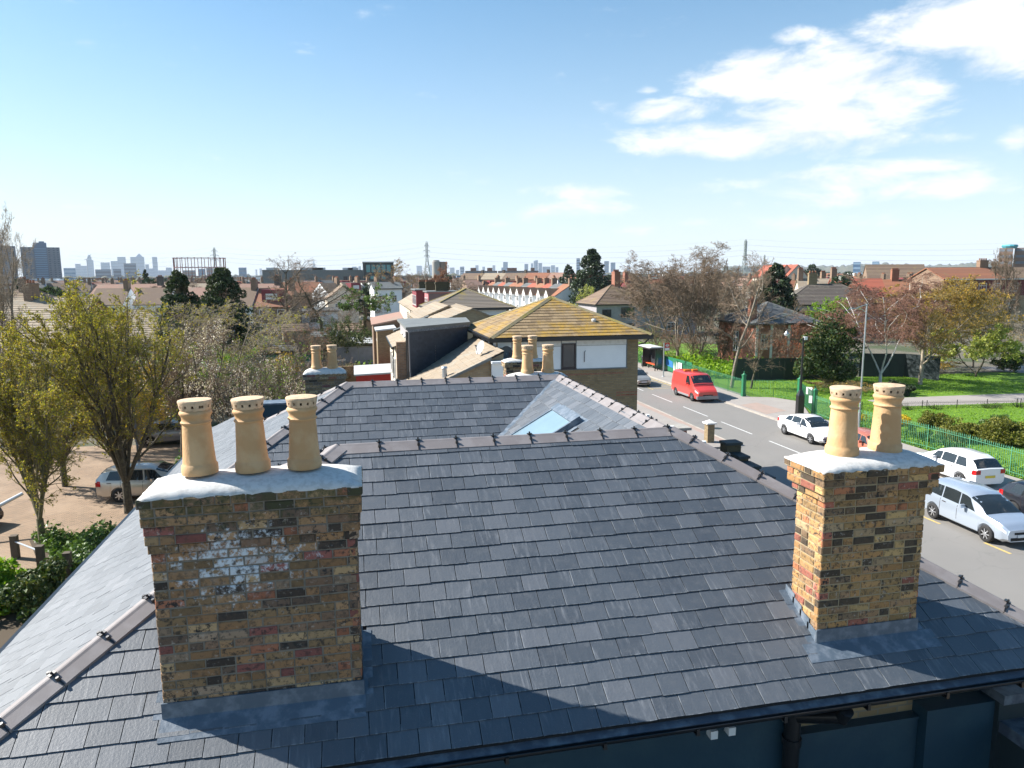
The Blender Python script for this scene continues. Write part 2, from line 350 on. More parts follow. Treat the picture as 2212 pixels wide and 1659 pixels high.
class MB:
    def __init__(s): s.v = []; s.f = []; s.mi = []; s.mats = []; s.cur = 0; s.uv = None
    def use(s, mname):
        if mname not in s.mats: s.mats.append(mname)
        s.cur = s.mats.index(mname); return s
    def add(s, vs, fs):
        b = len(s.v); s.v.extend([tuple(q) for q in vs]); s.f.extend([tuple(i + b for i in f) for f in fs]); s.mi.extend([s.cur] * len(fs)); return s
    def box(s, x0, y0, z0, x1, y1, z1):
        x0, x1 = min(x0, x1), max(x0, x1); y0, y1 = min(y0, y1), max(y0, y1); z0, z1 = min(z0, z1), max(z0, z1)
        return s.add([(x0, y0, z0), (x1, y0, z0), (x1, y1, z0), (x0, y1, z0), (x0, y0, z1), (x1, y0, z1), (x1, y1, z1), (x0, y1, z1)],
                     [(0, 3, 2, 1), (4, 5, 6, 7), (0, 1, 5, 4), (1, 2, 6, 5), (2, 3, 7, 6), (3, 0, 4, 7)])
    def obox(s, c, ax, ay, az):     # oriented box: centre and three half-axis vectors
        c, ax, ay, az = map(Vector, (c, ax, ay, az))
        vs = [c + sx * ax + sy * ay + sz * az for sz in (-1, 1) for sx, sy in ((-1, -1), (1, -1), (1, 1), (-1, 1))]
        return s.add(vs, [(0, 3, 2, 1), (4, 5, 6, 7), (0, 1, 5, 4), (1, 2, 6, 5), (2, 3, 7, 6), (3, 0, 4, 7)])
    def bar(s, p, q, w, h=None, up=(0, 0, 1)):
        p, q = Vector(p), Vector(q); h = h or w; d = (q - p); L = d.length
        if L < 1e-6: return s
        d /= L; u = Vector(up); sd_ = d.cross(u)
        if sd_.length < 1e-3: sd_ = d.cross(Vector((1, 0, 0)))
        sd_.normalize(); u = sd_.cross(d)
        return s.obox((p + q) / 2, d * L / 2, sd_ * w / 2, u * h / 2)
    def prism(s, pts, lo, hi):      # extrude an outline given as points, from +lo to +hi vectors
        n = len(pts); lo, hi = Vector(lo), Vector(hi); P = [Vector(p) for p in pts]
        vs = [p + lo for p in P] + [p + hi for p in P]
        fs = [tuple(range(n))[::-1], tuple(range(n, 2 * n))] + [(i, (i + 1) % n, n + (i + 1) % n, n + i) for i in range(n)]
        return s.add(vs, fs)
    def tube(s, p, q, r0, r1=None, n=8, cap=True):
        p, q = Vector(p), Vector(q); r1 = r0 if r1 is None else r1; d = (q - p).normalized()
        a = d.orthogonal().normalized(); b = d.cross(a)
        c = [(math.cos(2 * math.pi * i / n), math.sin(2 * math.pi * i / n)) for i in range(n)]
        vs = [p + (a * x + b * y) * r0 for x, y in c] + [q + (a * x + b * y) * r1 for x, y in c]
        fs = [(i, (i + 1) % n, n + (i + 1) % n, n + i) for i in range(n)]
        if cap: fs += [tuple(range(n))[::-1], tuple(range(n, 2 * n))]
        return s.add(vs, fs)
    def path(s, pts, r, n=6):
        for a, b in zip(pts, pts[1:]): s.tube(a, b, r, r, n)
        return s
    def lathe(s, prof, c=(0, 0, 0), n=32, cap=True):   # prof: (radius, z)
        c = Vector(c); k = len(prof); vs = []
        for r, z in prof: vs += [c + Vector((r * math.cos(2 * math.pi * i / n), r * math.sin(2 * math.pi * i / n), z)) for i in range(n)]
        fs = [(j * n + i, j * n + (i + 1) % n, (j + 1) * n + (i + 1) % n, (j + 1) * n + i) for j in range(k - 1) for i in range(n)]
        if cap: fs += [tuple(range(n))[::-1], tuple(range((k - 1) * n, k * n))]
        return s.add(vs, fs)
    def quad(s, a, b, c, d): return s.add([a, b, c, d], [(0, 1, 2, 3)])
    def mesh(s, name, mname=None, off=None, smooth=False):
        me = bpy.data.meshes.new(name); off = off or Vector((0, 0, 0))
        me.from_pydata([(x - off.x, y - off.y, z - off.z) for x, y, z in s.v], [], s.f)
        ms = s.mats if s.mats else [mname]
        for m_ in ms: me.materials.append(MATS[m_])
        if len(ms) > 1: me.polygons.foreach_set('material_index', s.mi)
        if smooth: me.polygons.foreach_set('use_smooth', [True] * len(me.polygons))
        if s.uv is not None:
            l = me.uv_layers.new(name='uv'); l.data.foreach_set('uv', [c for t in s.uv for c in t])
        me.update(); return me
    def build(s, name, mname=None, parent=None, smooth=False, sharp=None, **pr):
        off = root_org(parent) if parent is not None else Vector((0, 0, 0))
        o = bpy.data.objects.new(name, s.mesh(name, mname, off, smooth)); COL.objects.link(o)
        if parent is not None: o.parent = parent
        if sharp is not None:
            o.data.polygons.foreach_set('use_smooth', [True] * len(o.data.polygons)); o.data.set_sharp_from_angle(angle=R_(sharp))
        return props(o, **pr)
def solo(mb, name, mname, label, cat, base, group=None, kind=None, smooth=False):
    """a thing that is one mesh, with its origin at its base"""
    me = mb.mesh(name, mname, Vector(base), smooth); o = bpy.data.objects.new(name, me); COL.objects.link(o); o.location = base
    ORG[o.name] = Vector(base)
    return props(o, label, cat, group, kind)
def put(name, mesh, parent, loc, rot=None, scale=None, **pr):
    """a piece that shares its mesh; loc in scene coordinates"""
    o = bpy.data.objects.new(name, mesh); COL.objects.link(o); o.parent = parent
    M = (rot.to_4x4() if rot is not None else Matrix.Identity(4))
    M.translation = Vector(loc) - root_org(parent)
    if scale: M = M @ Matrix.Diagonal((*scale, 1))
    o.matrix_local = M; return props(o, **pr)
def copy_tree(root, loc, rotz, label=None, **pr):
    """a copy of a thing (built in its own local axes) with its parts and their sub-parts"""
    def cp(o, par):
        c = o.copy(); COL.objects.link(c); c.parent = par
        if par is not None: c.matrix_parent_inverse = o.matrix_parent_inverse.copy()
        for ch in kids.get(o.name, []): cp(ch, c)
        return c
    kids = {}
    for o in root.children_recursive: kids.setdefault(o.parent.name, []).append(o)
    c = cp(root, None); c.location = loc; c.rotation_euler = (0, 0, rotz); ORG[c.name] = Vector((0, 0, 0))
    return props(c, label, **pr)

# ------------------------------------------------------------------ slopes laid with slates or tiles
class Slope:
    """plane through o; u runs along the eaves, v up the slope, n out"""
    def __init__(s, o, u, v):
        s.o = Vector(o); s.u = Vector(u).normalized(); s.v = Vector(v).normalized(); s.n = s.u.cross(s.v).normalized()
        if s.n.z < 0: s.n = -s.n
    def P(s, a, b, h=0.0): return s.o + s.u * a + s.v * b + s.n * h
    def uv(s, p): d = Vector(p) - s.o; return d.dot(s.u), d.dot(s.v)
def clip_poly(poly, conv):
    out = poly
    area = sum(conv[i][0] * conv[(i + 1) % len(conv)][1] - conv[(i + 1) % len(conv)][0] * conv[i][1] for i in range(len(conv)))
    sg = 1 if area > 0 else -1
    for i in range(len(conv)):
        a, b = conv[i], conv[(i + 1) % len(conv)]
        ins = lambda p: sg * ((b[0] - a[0]) * (p[1] - a[1]) - (b[1] - a[1]) * (p[0] - a[0]))
        new = []
        for j in range(len(out)):
            p, q = out[j], out[(j + 1) % len(out)]; dp, dq = ins(p), ins(q)
            if dp >= 0: new.append(p)
            if (dp >= 0) != (dq >= 0):
                t = dp / (dp - dq); new.append((p[0] + (q[0] - p[0]) * t, p[1] + (q[1] - p[1]) * t))
        out = new
        if len(out) < 3: return []
    return out
def poly_area(p): return abs(sum(p[i][0] * p[(i + 1) % len(p)][1] - p[(i + 1) % len(p)][0] * p[i][1] for i in range(len(p)))) / 2

def lay(slope, conv, gauge, width, thick, tilt, mats_, rg, lap=.06, holes=(), gap=.004, v_start=None, seed=1, bond=.5, chip=.004):
    """rows of pieces over the convex outline conv (u,v); returns a list of (polygon in u,v, tail v, variant)"""
    rr = random.Random(seed); us = [p[0] for p in conv]; vs = [p[1] for p in conv]
    v0 = min(vs) if v_start is None else v_start; out = []; row = 0; v = v0
    while v < max(vs) - .01:
        off = (row % 2) * bond * width + rr.uniform(-.006, .006); u = min(us) - width * 2 - off
        while u < max(us) + width:
            a, b = u + gap / 2, u + width - gap / 2; j = rr.uniform(-.005, .005) * (width / .25)
            rect = [(a, v + j), (b, v + j), (b, v + gauge + lap), (a, v + gauge + lap)]
            pol = clip_poly(rect, conv)
            if pol and poly_area(pol) > .0015:
                ctr = (u + width / 2, v + gauge / 2)
                if not any(h[0] < ctr[0] < h[2] and h[1] < ctr[1] < h[3] for h in holes):
                    out.append(dict(poly=pol, full=len(pol) == 4 and abs(poly_area(pol) - (b - a) * (gauge + lap)) < 1e-5, v=v + j, u=a, t=thick, tilt=tilt, g=gauge, w=b - a, lap=lap, s=slope, rot=rr.uniform(-.008, .008), lift=rr.uniform(0, .0025), var=rr.randrange(6)))
            u += width
        v += gauge; row += 1
    return out
def piece_mesh_local(w, hgt, thick, tilt, seed, chip=.004):
    """one slate lying in local u,v,n with a riven tail; n rises towards the tail"""
    rr = random.Random(seed); n = 5; mb = MB(); top = []
    tail = [(w * i / (n - 1), rr.uniform(-chip, chip) if 0 < i < n - 1 else rr.uniform(0, chip)) for i in range(n)]
    head = [(w, hgt), (0, hgt)]
    out = tail + head; zt = lambda v: tilt * (1 - v / hgt) + .002
    vt = [(x, y, zt(y) + thick) for x, y in out]; vb = [(x, y, zt(y)) for x, y in out]; k = len(out)
    mb.add(vt + vb, [tuple(range(k))] + [(i, k + i, k + (i + 1) % k, (i + 1) % k) for i in range(k - 1 - 1)] + [(k - 1, 2 * k - 1, k, 0)])
    mb.uv = [(mb.v[i][0] + seed, mb.v[i][1]) for f in mb.f for i in f]
    return mb
def emit_pieces(parent, plist, mname, name, rest_name, budget, chip=.004):
    """the pieces that show largest become objects of their own, the rest one part"""
    org = root_org(parent)
    for p in plist:
        c = p['s'].P(sum(q[0] for q in p['poly']) / len(p['poly']), sum(q[1] for q in p['poly']) / len(p['poly']))
        x, y = proj(c); vis = -40 < x < 2250 and -40 < y < 1700; facing = p['s'].n.dot(-c.normalized())
        p['rank'] = (poly_area(p['poly']) * max(facing, .02) / c.length_squared) if vis and facing > 0.02 else -1
    plist.sort(key=lambda p: -p['rank'])
    cache = {}; rest = MB(); ruv = []; used = 0
    for p in plist:
        s = p['s']; single = used < budget and p['rank'] > 0; hgt = p['g'] + p['lap']
        Rm = Matrix((s.u, s.v, s.n)).transposed()
        if p['full']:
            key = (p['var'], round(p['w'], 4), round(hgt, 4), p['t'], p['tilt'])
            if key not in cache: cache[key] = (mb_ := piece_mesh_local(p['w'], hgt, p['t'], p['tilt'], p['var'] + 1, chip), mb_.mesh(name, mname))
            base = s.P(p['u'], p['v'], p['lift'])
            if single:
                put(name, cache[key][1], parent, base, rot=Rm); used += 1
            else:
                mb_ = cache[key][0]; b = len(rest.v)
                rest.v += [tuple(base + Rm @ Vector(q)) for q in mb_.v]; rest.f += [tuple(i + b for i in f) for f in mb_.f]; rest.mi += [0] * len(mb_.f)
                r3 = rnd.randrange(9); ruv += [(x + r3, y) for x, y in mb_.uv]
        else:
            out = p['poly']; k = len(out); zt = lambda v: p['tilt'] * max(0, (1 - (v - p['v']) / hgt)) + .002 + p['lift']
            vt = [s.P(x, y, zt(y) + p['t']) for x, y in out]; vb = [s.P(x, y, zt(y)) for x, y in out]
            fs = [tuple(range(k))] + [(i, k + i, k + (i + 1) % k, (i + 1) % k) for i in range(k)]
            area = sum(out[i][0] * out[(i + 1) % k][1] - out[(i + 1) % k][0] * out[i][1] for i in range(k))
            if area < 0: fs = [tuple(reversed(f)) for f in fs]
            loc_uv = [(x - p['u'] + p['var'], y - p['v']) for x, y in out] * 2
            if single:
                mb_ = MB(); mb_.add(vt + vb, fs); mb_.uv = [loc_uv[i] for f in fs for i in f]; mb_.build(name, mname, parent); used += 1
            else:
                rest.add(vt + vb, fs); ruv += [loc_uv[i] for f in fs for i in f]
    if rest.v:
        rest.uv = ruv; rest.build(rest_name, mname, parent, kind='stuff')
    return used

def ridge_tile_mb(L, leg, drop, thick=.016, round_=.03):
    """angular ridge tile along +x; legs fall 'drop' over 'leg'; a soft roll on top"""
    prof = [(-leg, -drop), (-round_ * 1.2, -drop * round_ / leg * .6), (-round_ * .5, .006), (0, .010), (round_ * .5, .006), (round_ * 1.2, -drop * round_ / leg * .6), (leg, -drop)]
    lo = [(y * .985, z - thick) for y, z in prof]; lo[0] = (prof[0][0], prof[0][1] - thick * 1.5); lo[-1] = (prof[-1][0], prof[-1][1] - thick * 1.5)
    mb = MB(); n = len(prof); vs = []
    for x in (0, L): vs += [(x, y, z) for y, z in prof] + [(x, y, z) for y, z in lo]
    k = 2 * n; fs = []
    for i in range(n - 1): fs += [(i, k + i, k + i + 1, i + 1), (n + i + 1, k + n + i + 1, k + n + i, n + i)]
    fs += [(0, n, k + n, k), (n - 1, k + n - 1, k + 2 * n - 1, 2 * n - 1)]
    fs += [tuple(list(range(n)) + list(range(2 * n - 1, n - 1, -1))), tuple(list(range(k, k + n))[::-1] + list(range(k + n, k + 2 * n)))]
    return mb.add(vs, fs)
def ridge_clip_mb(leg, drop):
    mb = MB(); z0 = .014
    for s in (-1, 1):
        mb.bar((0, 0, z0 + .004), (0, s * leg * .98, -drop * .98 + .006), .014, .006)
    mb.tube((0, 0, z0 - .01), (0, 0, z0 + .03), .012, .009, 6); mb.box(-.03, -.022, z0 + .001, .03, .022, z0 + .009)
    for s in (-1, 1):
        y = s * leg * .55; z = -drop * .55 + .014
        mb.tube((0, y, z - .006), (0, y, z + .024), .020, .015, 6)
    return mb
RT = {}
def ridge_run(parent, a, b, leg, drop, up=None, first=0.0, L=.45, mname='ridge clay', lift=.03, clip=True):
    """tiles of 0.45 m end to end from a to b; each tile but the first carries a clip at its joint"""
    a, b = Vector(a), Vector(b); d = (b - a); tot = d.length; d.normalize()
    up = Vector(up or (0, 0, 1)); y = up.cross(d).normalized(); z = d.cross(y)
    Rm = Matrix((d, y, z)).transposed(); t = 0.0; i = 0
    while t < tot - .02:
        l = min(L - (first if i == 0 else 0), tot - t); key = (round(l, 3), leg, drop, mname)
        if key not in RT: RT[key] = ridge_tile_mb(l - .005, leg, drop).mesh('ridge_tile', mname)
        o = put('ridge_tile', RT[key], parent, a + d * t + z * (lift + rnd.uniform(0, .003)), rot=Rm)
        if i and clip:
            ck = ('clip', leg, drop)
            if ck not in RT: RT[ck] = ridge_clip_mb(leg, drop).mesh('ridge_clip', 'clip metal')
            c = bpy.data.objects.new('ridge_clip', RT[ck]); COL.objects.link(c); c.parent = o; c.location = (-.003, 0, 0)
        t += l; i += 1

# ------------------------------------------------------------------ chimneys laid brick by brick
BR = {}
def brick_mesh(l, h, d, var, mname):
    key = (l, h, d, var, mname)
    if key not in BR:
        rr = random.Random(var * 17 + int(l * 1000)); mb = MB(); j = lambda a=.0035: rr.uniform(-a, a); c = .007
        # front at y=0 going back to y=d, a small worn chamfer round the face
        f = [(c + j(), -.0 + j(.002), c + j()), (l - c + j(), j(.002), c + j()), (l - c + j(), j(.002), h - c + j()), (c + j(), j(.002), h - c + j())]
        m_ = [(j(.002), c, j(.002)), (l + j(.002), c, j(.002)), (l + j(.002), c, h + j(.002)), (j(.002), c, h + j(.002))]
        b = [(0, d, 0), (l, d, 0), (l, d, h), (0, d, h)]
        mb.add(f + m_ + b, [(0, 1, 2, 3)] + [(i, 4 + i, 4 + (i + 1) % 4, (i + 1) % 4) for i in range(4)] + [(4 + i, 8 + i, 8 + (i + 1) % 4, 4 + (i + 1) % 4) for i in range(4)])
        # faces above are wound so that normals point out
        mb.f = [tuple(reversed(q)) if k > 0 else q for k, q in enumerate(mb.f)]
        BR[key] = (mb, mb.mesh('brick', mname))
    return BR[key]
def brick_side(parent, p0, udir, width, z0, z1, ndir, mname, single, rest, seed, course=.075, bond_shift=0, step=None, core_gap=.007):
    """a face of brickwork from p0 along udir; step(course from top) gives how far that course stands forward"""
    rr = random.Random(seed); u = Vector(udir); n = Vector(ndir); Rm = Matrix((u, -n, Vector((0, 0, 1)))).transposed()
    ncr = int(round((z1 - z0) / course))
    for k in range(ncr):
        zt = z1 - (k + 1) * course; out = step(k) if step else 0.0
        w = width + 2 * out; x = -out; end = width + out
        lens = []; flem = rr.random() < .62 or k < 2
        tot = 0.0; header = (k + bond_shift) % 2 == 0
        if header: lens.append(.1025)
        while sum(lens) + .01 * len(lens) < w - .05:
            lens.append(.215 if not (flem and rr.random() < .5) else .1025)
        over = sum(lens) + .01 * len(lens) - w
        lens[-1] -= over
        if lens[-1] < .05: last = lens.pop(); lens[-1] = min(lens[-1] + last + .01, .33)
        for l in lens:
            l = round(l, 3); hh = .065 + 0; var = rr.randrange(4)
            if l > .03:
                std = min((.215, .1025), key=lambda q: abs(q - l)); sx = l / std
                base = Vector(p0) + u * x + n * (out + rr.uniform(-.003, .004)); base.z = zt + .005 + rr.uniform(-.0015, .0015)
                mb_, me = brick_mesh(std, hh, .06 + max(out, 0), var, mname)
                if single is not None:
                    put('brick', me, single, base, rot=Rm, scale=(sx, 1, 1))
                else:
                    b = len(rest.v); rest.v += [tuple(base + Rm @ Vector((q[0] * sx, q[1], q[2]))) for q in mb_.v]
                    rest.f += [tuple(i + b for i in f) for f in mb_.f]; rest.mi += [0] * len(mb_.f)
            x += l + .01
def flaunching_mb(x0, x1, y0, y1, z, h, seed=1, over=.012):
    rr = random.Random(seed); n, m_ = 26, 14; mb = MB(); vs = []
    for j in range(m_ + 1):
        for i in range(n + 1):
            a, b = i / n * 2 - 1, j / m_ * 2 - 1
            f = (1 - abs(a) ** 5) * (1 - abs(b) ** 3.2); ed = max(abs(a), abs(b))
            zz = z + .006 + h * max(0, f) ** .85 + rr.uniform(-.0015, .0015) * (ed < .97)
            wob = .008 * math.sin(i * 2.1 + seed) + rr.uniform(-.003, .003)
            vs.append((x0 - over + (x1 - x0 + 2 * over) * (a + 1) / 2 + (wob if abs(a) > .99 else 0), y0 - over + (y1 - y0 + 2 * over) * (b + 1) / 2 + (wob if abs(b) > .99 else 0), zz if ed < .999 else z + .004 + rr.uniform(-.006, .003)))
    fs = [(j * (n + 1) + i, j * (n + 1) + i + 1, (j + 1) * (n + 1) + i + 1, (j + 1) * (n + 1) + i) for j in range(m_) for i in range(n)]
    mb.add(vs, fs)
    # a skirt so that the bed has thickness
    ring = [i for i in range(n + 1)] + [j * (n + 1) + n for j in range(1, m_ + 1)] + [m_ * (n + 1) + i for i in range(n - 1, -1, -1)] + [j * (n + 1) for j in range(m_ - 1, 0, -1)]
    b = len(mb.v); mb.v += [(mb.v[i][0], mb.v[i][1], z - .012) for i in ring]
    k = len(ring); mb.f += [(ring[(i + 1) % k], ring[i], b + i, b + (i + 1) % k) for i in range(k)]; mb.mi += [0] * k
    return mb
POT = {}
def pot_meshes():
    if POT: return
    mb = MB(); r = .135      # body: base ring, tapering shaft, two rolls under the head
    mb.lathe([(.150, 0), (.152, .02), (.150, .075), (.139, .088), (.136, .10), (.128, .22), (.121, .36), (.117, .435), (.117, .44), (.128, .450), (.129, .458), (.119, .468),
              (.116, .48), (.119, .50), (.130, .520), (.136, .532), (.134, .545), (.120, .560), (.108, .566)], n=40)
    POT['body'] = mb.mesh('chimney_pot', 'pot clay', smooth=True); POT['body'].set_sharp_from_angle(angle=R_(42))
    import bmesh
    mb = MB(); n = 40      # the ventilated lid: a flaring ring with a row of holes and a shallow dished top
    mb.lathe([(.108, .562), (.122, .560), (.128, .575), (.130, .583), (.134, .609), (.138, .628), (.140, .640), (.136, .648), (.115, .650), (.05, .655), (.004, .656)], n=n)
    me = mb.mesh('pot_lid', 'pot lid clay', smooth=True); me.materials.append(MATS['soot'])
    bm = bmesh.new(); bm.from_mesh(me); bm.faces.ensure_lookup_table()
    sel = [f for f in bm.faces if abs(f.calc_center_median().z - .596) < .006]
    sel.sort(key=lambda f: math.atan2(f.calc_center_median().y, f.calc_center_median().x)); sel = sel[::3]
    bmesh.ops.inset_individual(bm, faces=sel, thickness=.0015)
    for f in sel:
        nn = f.normal.copy(); r_ = bmesh.ops.extrude_discrete_faces(bm, faces=[f])['faces'][0]; r_.material_index = 1
        for v in r_.verts: v.co -= nn * .03
    for f in bm.faces: f.smooth = True
    bm.to_mesh(me); bm.free(); me.set_sharp_from_angle(angle=R_(40)); POT['lid'] = me
def pot(chim, x, y, z, s=1.0, lean=(0, 0), rz=0.0):
    pot_meshes(); Rm = Euler((lean[0], lean[1], rz)).to_matrix()
    put('chimney_pot', POT['body'], chim, (x, y, z), rot=Rm, scale=(s, s, s)); put('pot_lid', POT['lid'], chim, (x, y, z), rot=Rm, scale=(s, s, s))

# ------------------------------------------------------------------ THE SLATED HOUSE IN FRONT
T_ = .568; RZ = -1.96
AX0, AX1, AY = -.26, 3.87, 8.37            # near ridge
CX0, CX1, CY = -.20, 3.80, 13.40           # far ridge
EF = 3.13                                   # run of the front slope from the ridge
EL = 3.66                                   # run of the left slope
house = thing('slate_house', 'brick house under a new dark slate roof with two hipped ridges, nearest of all', 'house', (1.5, 10.5, -H))
cs = math.sqrt(1 + T_ * T_)
allp = []
# front slope: u to the right, v up
sF = Slope((0, AY - EF, RZ - T_ * EF), (1, 0, 0), (0, 1, T_)); vF = EF * cs
cvF = [(AX0 - EF, 0), (AX1 + EF, 0), (AX1, vF), (AX0, vF)]
CH_L = (-1.60, -.06, 5.72, 6.22); CH_R = (4.16, 5.25, 5.68, 6.12)      # chimney shafts x0,x1,y0,y1
hl = [(CH_L[0] + .02, (CH_L[2] - sF.o.y) * cs - .02, CH_L[1] - .02, (CH_L[3] - sF.o.y) * cs), (CH_R[0] + .02, (CH_R[2] - sF.o.y) * cs - .02, CH_R[1] - .02, (CH_R[3] - sF.o.y) * cs)]
allp += lay(sF, cvF, .2, .25, .0075, .013, None, None, holes=hl, seed=3, gap=.0075)
# far wing front slope
vC = 2.55 * cs; sC = Slope((0, CY - 2.55, RZ - T_ * 2.55), (1, 0, 0), (0, 1, T_))
allp += lay(sC, [(CX0 - 2.55, 0), (CX1 - 2.55, 0), (CX1, vC), (CX0, vC)], .2, .25, .007, .012, None, None, gap=.008, seed=5)
# right wing inner slope, facing left
sB = Slope((3.80 - 2.5, 0, RZ - T_ * 2.5), (0, -1, 0), (1, 0, T_)); vB = 2.5 * cs
SKY = (3.28, 10.36, 2.56, 11.50)            # skylight x top, y near, x bottom, y far
allp += lay(sB, [(-(AY + 2.5), 0), (-(CY - 2.5), 0), (-CY, vB), (-AY, vB)], .2, .25, .007, .012, None, None, gap=.008, seed=8,
            holes=[(-SKY[3] - .1, (SKY[2] - 1.3) * cs - .12, -SKY[1] + .1, (SKY[0] - 1.3) * cs + .16)])
# left slope, facing left (both wings) and its lower tail towards the back
sL = Slope((-.23 - EL, 0, RZ - T_ * EL), (0, -1, 0), (1, 0, T_)); vL = EL * cs; w_ = 2.53
allp += lay(sL, [(-(AY - EL), 0), (-(AY + 2.515), 0), (-(AY + 2.515), (EL - 2.515) * cs), (-AY, vL)], .2, .25, .007, .012, None, None, gap=.008, seed=11)
allp += lay(sL, [(-(AY + 2.515), 0), (-(CY + EL), 0), (-CY, vL), (-(CY - 2.515), (EL - 2.515) * cs)], .2, .25, .007, .012, None, None, gap=.008, seed=12)
allp += lay(sL, [(-(CY + EL), 0), (-20.4, 0), (-19.0, (EL - 2.2) * cs), (-(CY + 2.2), (EL - 2.2) * cs)], .2, .25, .007, .012, None, None, gap=.008, seed=13)
# right outer slope
sR = Slope((3.835 + EF, 0, RZ - T_ * EF), (0, 1, 0), (-1, 0, T_))
allp += lay(sR, [(AY - EF, 0), (CY + EF, 0), (CY, vF), (AY, vF)], .2, .25, .007, .012, None, None, gap=.008, seed=14)
# rear slope of the near wing (down to the hidden valley)
sA = Slope((0, AY + 2.5, RZ - T_ * 2.5), (-1, 0, 0), (0, -1, T_))
allp += lay(sA, [(-(AX0 - 2.5), 0), (-(AX1 - 2.5), 0), (-AX1, 2.5 * cs), (-AX0, 2.5 * cs)], .2, .25, .007, .012, None, None, gap=.008, seed=15)
sD = Slope((0, CY + EF, RZ - T_ * EF), (-1, 0, 0), (0, -1, T_))
allp += lay(sD, [(-(CX0 - EF), 0), (-(CX1 + EF), 0), (-CX1, vF), (-CX0, vF)], .2, .25, .007, .012, None, None, gap=.008, seed=16)
emit_pieces(house, allp, 'welsh slate', 'roof_slate', 'roof_slates', 300)
# boarding below the slates
mb = MB(); t = .012
def slab(sl, conv): mb.prism([sl.P(a, b, 0) for a, b in conv], sl.n * -.05, sl.n * .0015)
slab(sF, cvF); slab(sC, [(CX0 - 2.55, 0), (CX1 - 2.55, 0), (CX1, vC), (CX0, vC)]); slab(sB, [(-(AY + 2.5), 0), (-(CY - 2.5), 0), (-CY, vB), (-AY, vB)])
slab(sL, [(-(AY - EL), 0), (-20.4, 0), (-19.0, (EL - 2.2) * cs), (-(CY + 2.2), (EL - 2.2) * cs), (-(AY + 2.5), (EL - 2.5) * cs), (-(AY), (EL - .0) * cs)])
slab(sL, [(-(AY + 2.5), 0), (-(CY + EL), 0), (-CY, vL), (-(CY - 2.5), (EL - 2.5) * cs)])
slab(sR, [(AY - EF, 0), (CY + EF, 0), (CY, vF), (AY, vF)]); slab(sA, [(-(AX0 - 2.5), 0), (-(AX1 - 2.5), 0), (-AX1, 2.5 * cs), (-AX0, 2.5 * cs)]); slab(sD, [(-(CX0 - EF), 0), (-(CX1 + EF), 0), (-CX1, vF), (-CX0, vF)])
mb.build('roof_boarding', 'underlay', house)
# walls
mb = MB(); mb.box(-3.45, 5.80, -H, 6.35, 15.9, -4.02); mb.box(-3.45, 15.9, -H, 6.2, 20.2, -4.15)
mb.prism([(x, 5.80, z) for x, z in ((-2.9, -4.0), (6.35, -4.0), (6.3, -3.72), (-2.6, -3.72))], (0, 0, 0), (0, .2, 0))
mb.build('wall', 'yellow brickwork', house)
# back box dormer, its front's shade put into a dark blue colour, pale coping
mb = MB(); mb.box(-2.55, 17.5, -4.2, -.9, 17.9, -2.98); mb.build('dormer', 'membrane', house); d_ = MB(); d_.box(-2.60, 17.45, -2.98, -.85, 17.95, -2.94); d_.build('dormer_coping', 'lead', house)
mb = MB(); mb.box(-2.43, 16.2, -4.3, 6.2, 20.2, -3.95); mb.build('flat_roof', 'roof felt', house)
# ridges and hips
LEG = .134; DR = .076
ridge_run(house, (AX0 + .02, AY, RZ), (AX1 + .02, AY, RZ), LEG, DR, first=.0)
ridge_run(house, (CX0, CY, RZ), (CX1, CY, RZ), LEG, DR)
ridge_run(house, (3.82, AY + .1, RZ), (3.82, CY + .08, RZ), LEG, DR)
HL = (1.0 / math.sqrt(2)); 
def hip(ax, ay, sx, sy, run, x0=0.0):
    a = Vector((ax, ay, RZ + .012)); b = a + Vector((sx * run, sy * run, -T_ * run)); up = Vector((sx * T_, sy * T_, 2.0)).normalized()
    ridge_run(house, b, a, LEG, .052, up=up)
hip(AX0, AY, -1, -1, EF); hip(AX1, AY, 1, -1, EF + .02); hip(CX0, CY, -1, -1, 2.5); hip(CX0, CY, -1, 1, 2.2); hip(AX0, AY, -1, 1, 2.5); hip(CX1, CY, 1, 1, EF)
# left hip goes on below the level of the front eaves
# verge line of the left eaves, gutters, fascia
mb = MB(); zE = RZ - T_ * EL; mb.box(-3.99, 4.7, zE - .13, -3.88, 20.4, zE - .02); mb.build('eaves_gutter', 'gutter black', house, label='black gutter along the left eaves')
zF = RZ - T_ * EF; yF = AY - EF
mb = MB(); mb.box(-3.0, yF + .05, zF - .17, 6.72, yF + .075, zF - .012); mb.build('fascia_board', 'fascia', house)
mb = MB()                      # eaves tray, a blue grey strip below the slates
mb.prism([(0, yF - .045, zF - .055), (0, yF + .10, zF + .012), (0, yF + .10, zF + .004), (0, yF - .045, zF - .063)], (-3.0, 0, 0), (6.75, 0, 0)); mb.build('eaves_tray', 'dull lead', house)
mb = MB(); n = 10            # half round gutter, open on top
prof = [(yF - .062 + .055 * math.cos(math.pi + math.pi * i / n) - .0, zF - .040 + .055 * math.sin(math.pi + math.pi * i / n)) for i in range(n + 1)]
inn = [(yF - .062 + .050 * math.cos(math.pi + math.pi * i / n), zF - .040 + .050 * math.sin(math.pi + math.pi * i / n)) for i in range(n + 1)][::-1]
ol = prof + inn; vs = [(x, y, z) for x in (-3.0, 6.75) for y, z in ol]; k = len(ol)
mb.add(vs, [(i, (i + 1) % k, k + (i + 1) % k, k + i) for i in range(k)]); mb.build('front_gutter', 'gutter black', house)
for x in np.arange(-.6, 6.7, .82):
    mb = MB(); mb.box(x - .018, yF - .122, zF - .106, x + .018, yF + .05, zF - .092); mb.box(x - .014, yF - .126, zF - .106, x + .014, yF - .118, zF - .05); mb.build('gutter_bracket', 'gutter black', house)
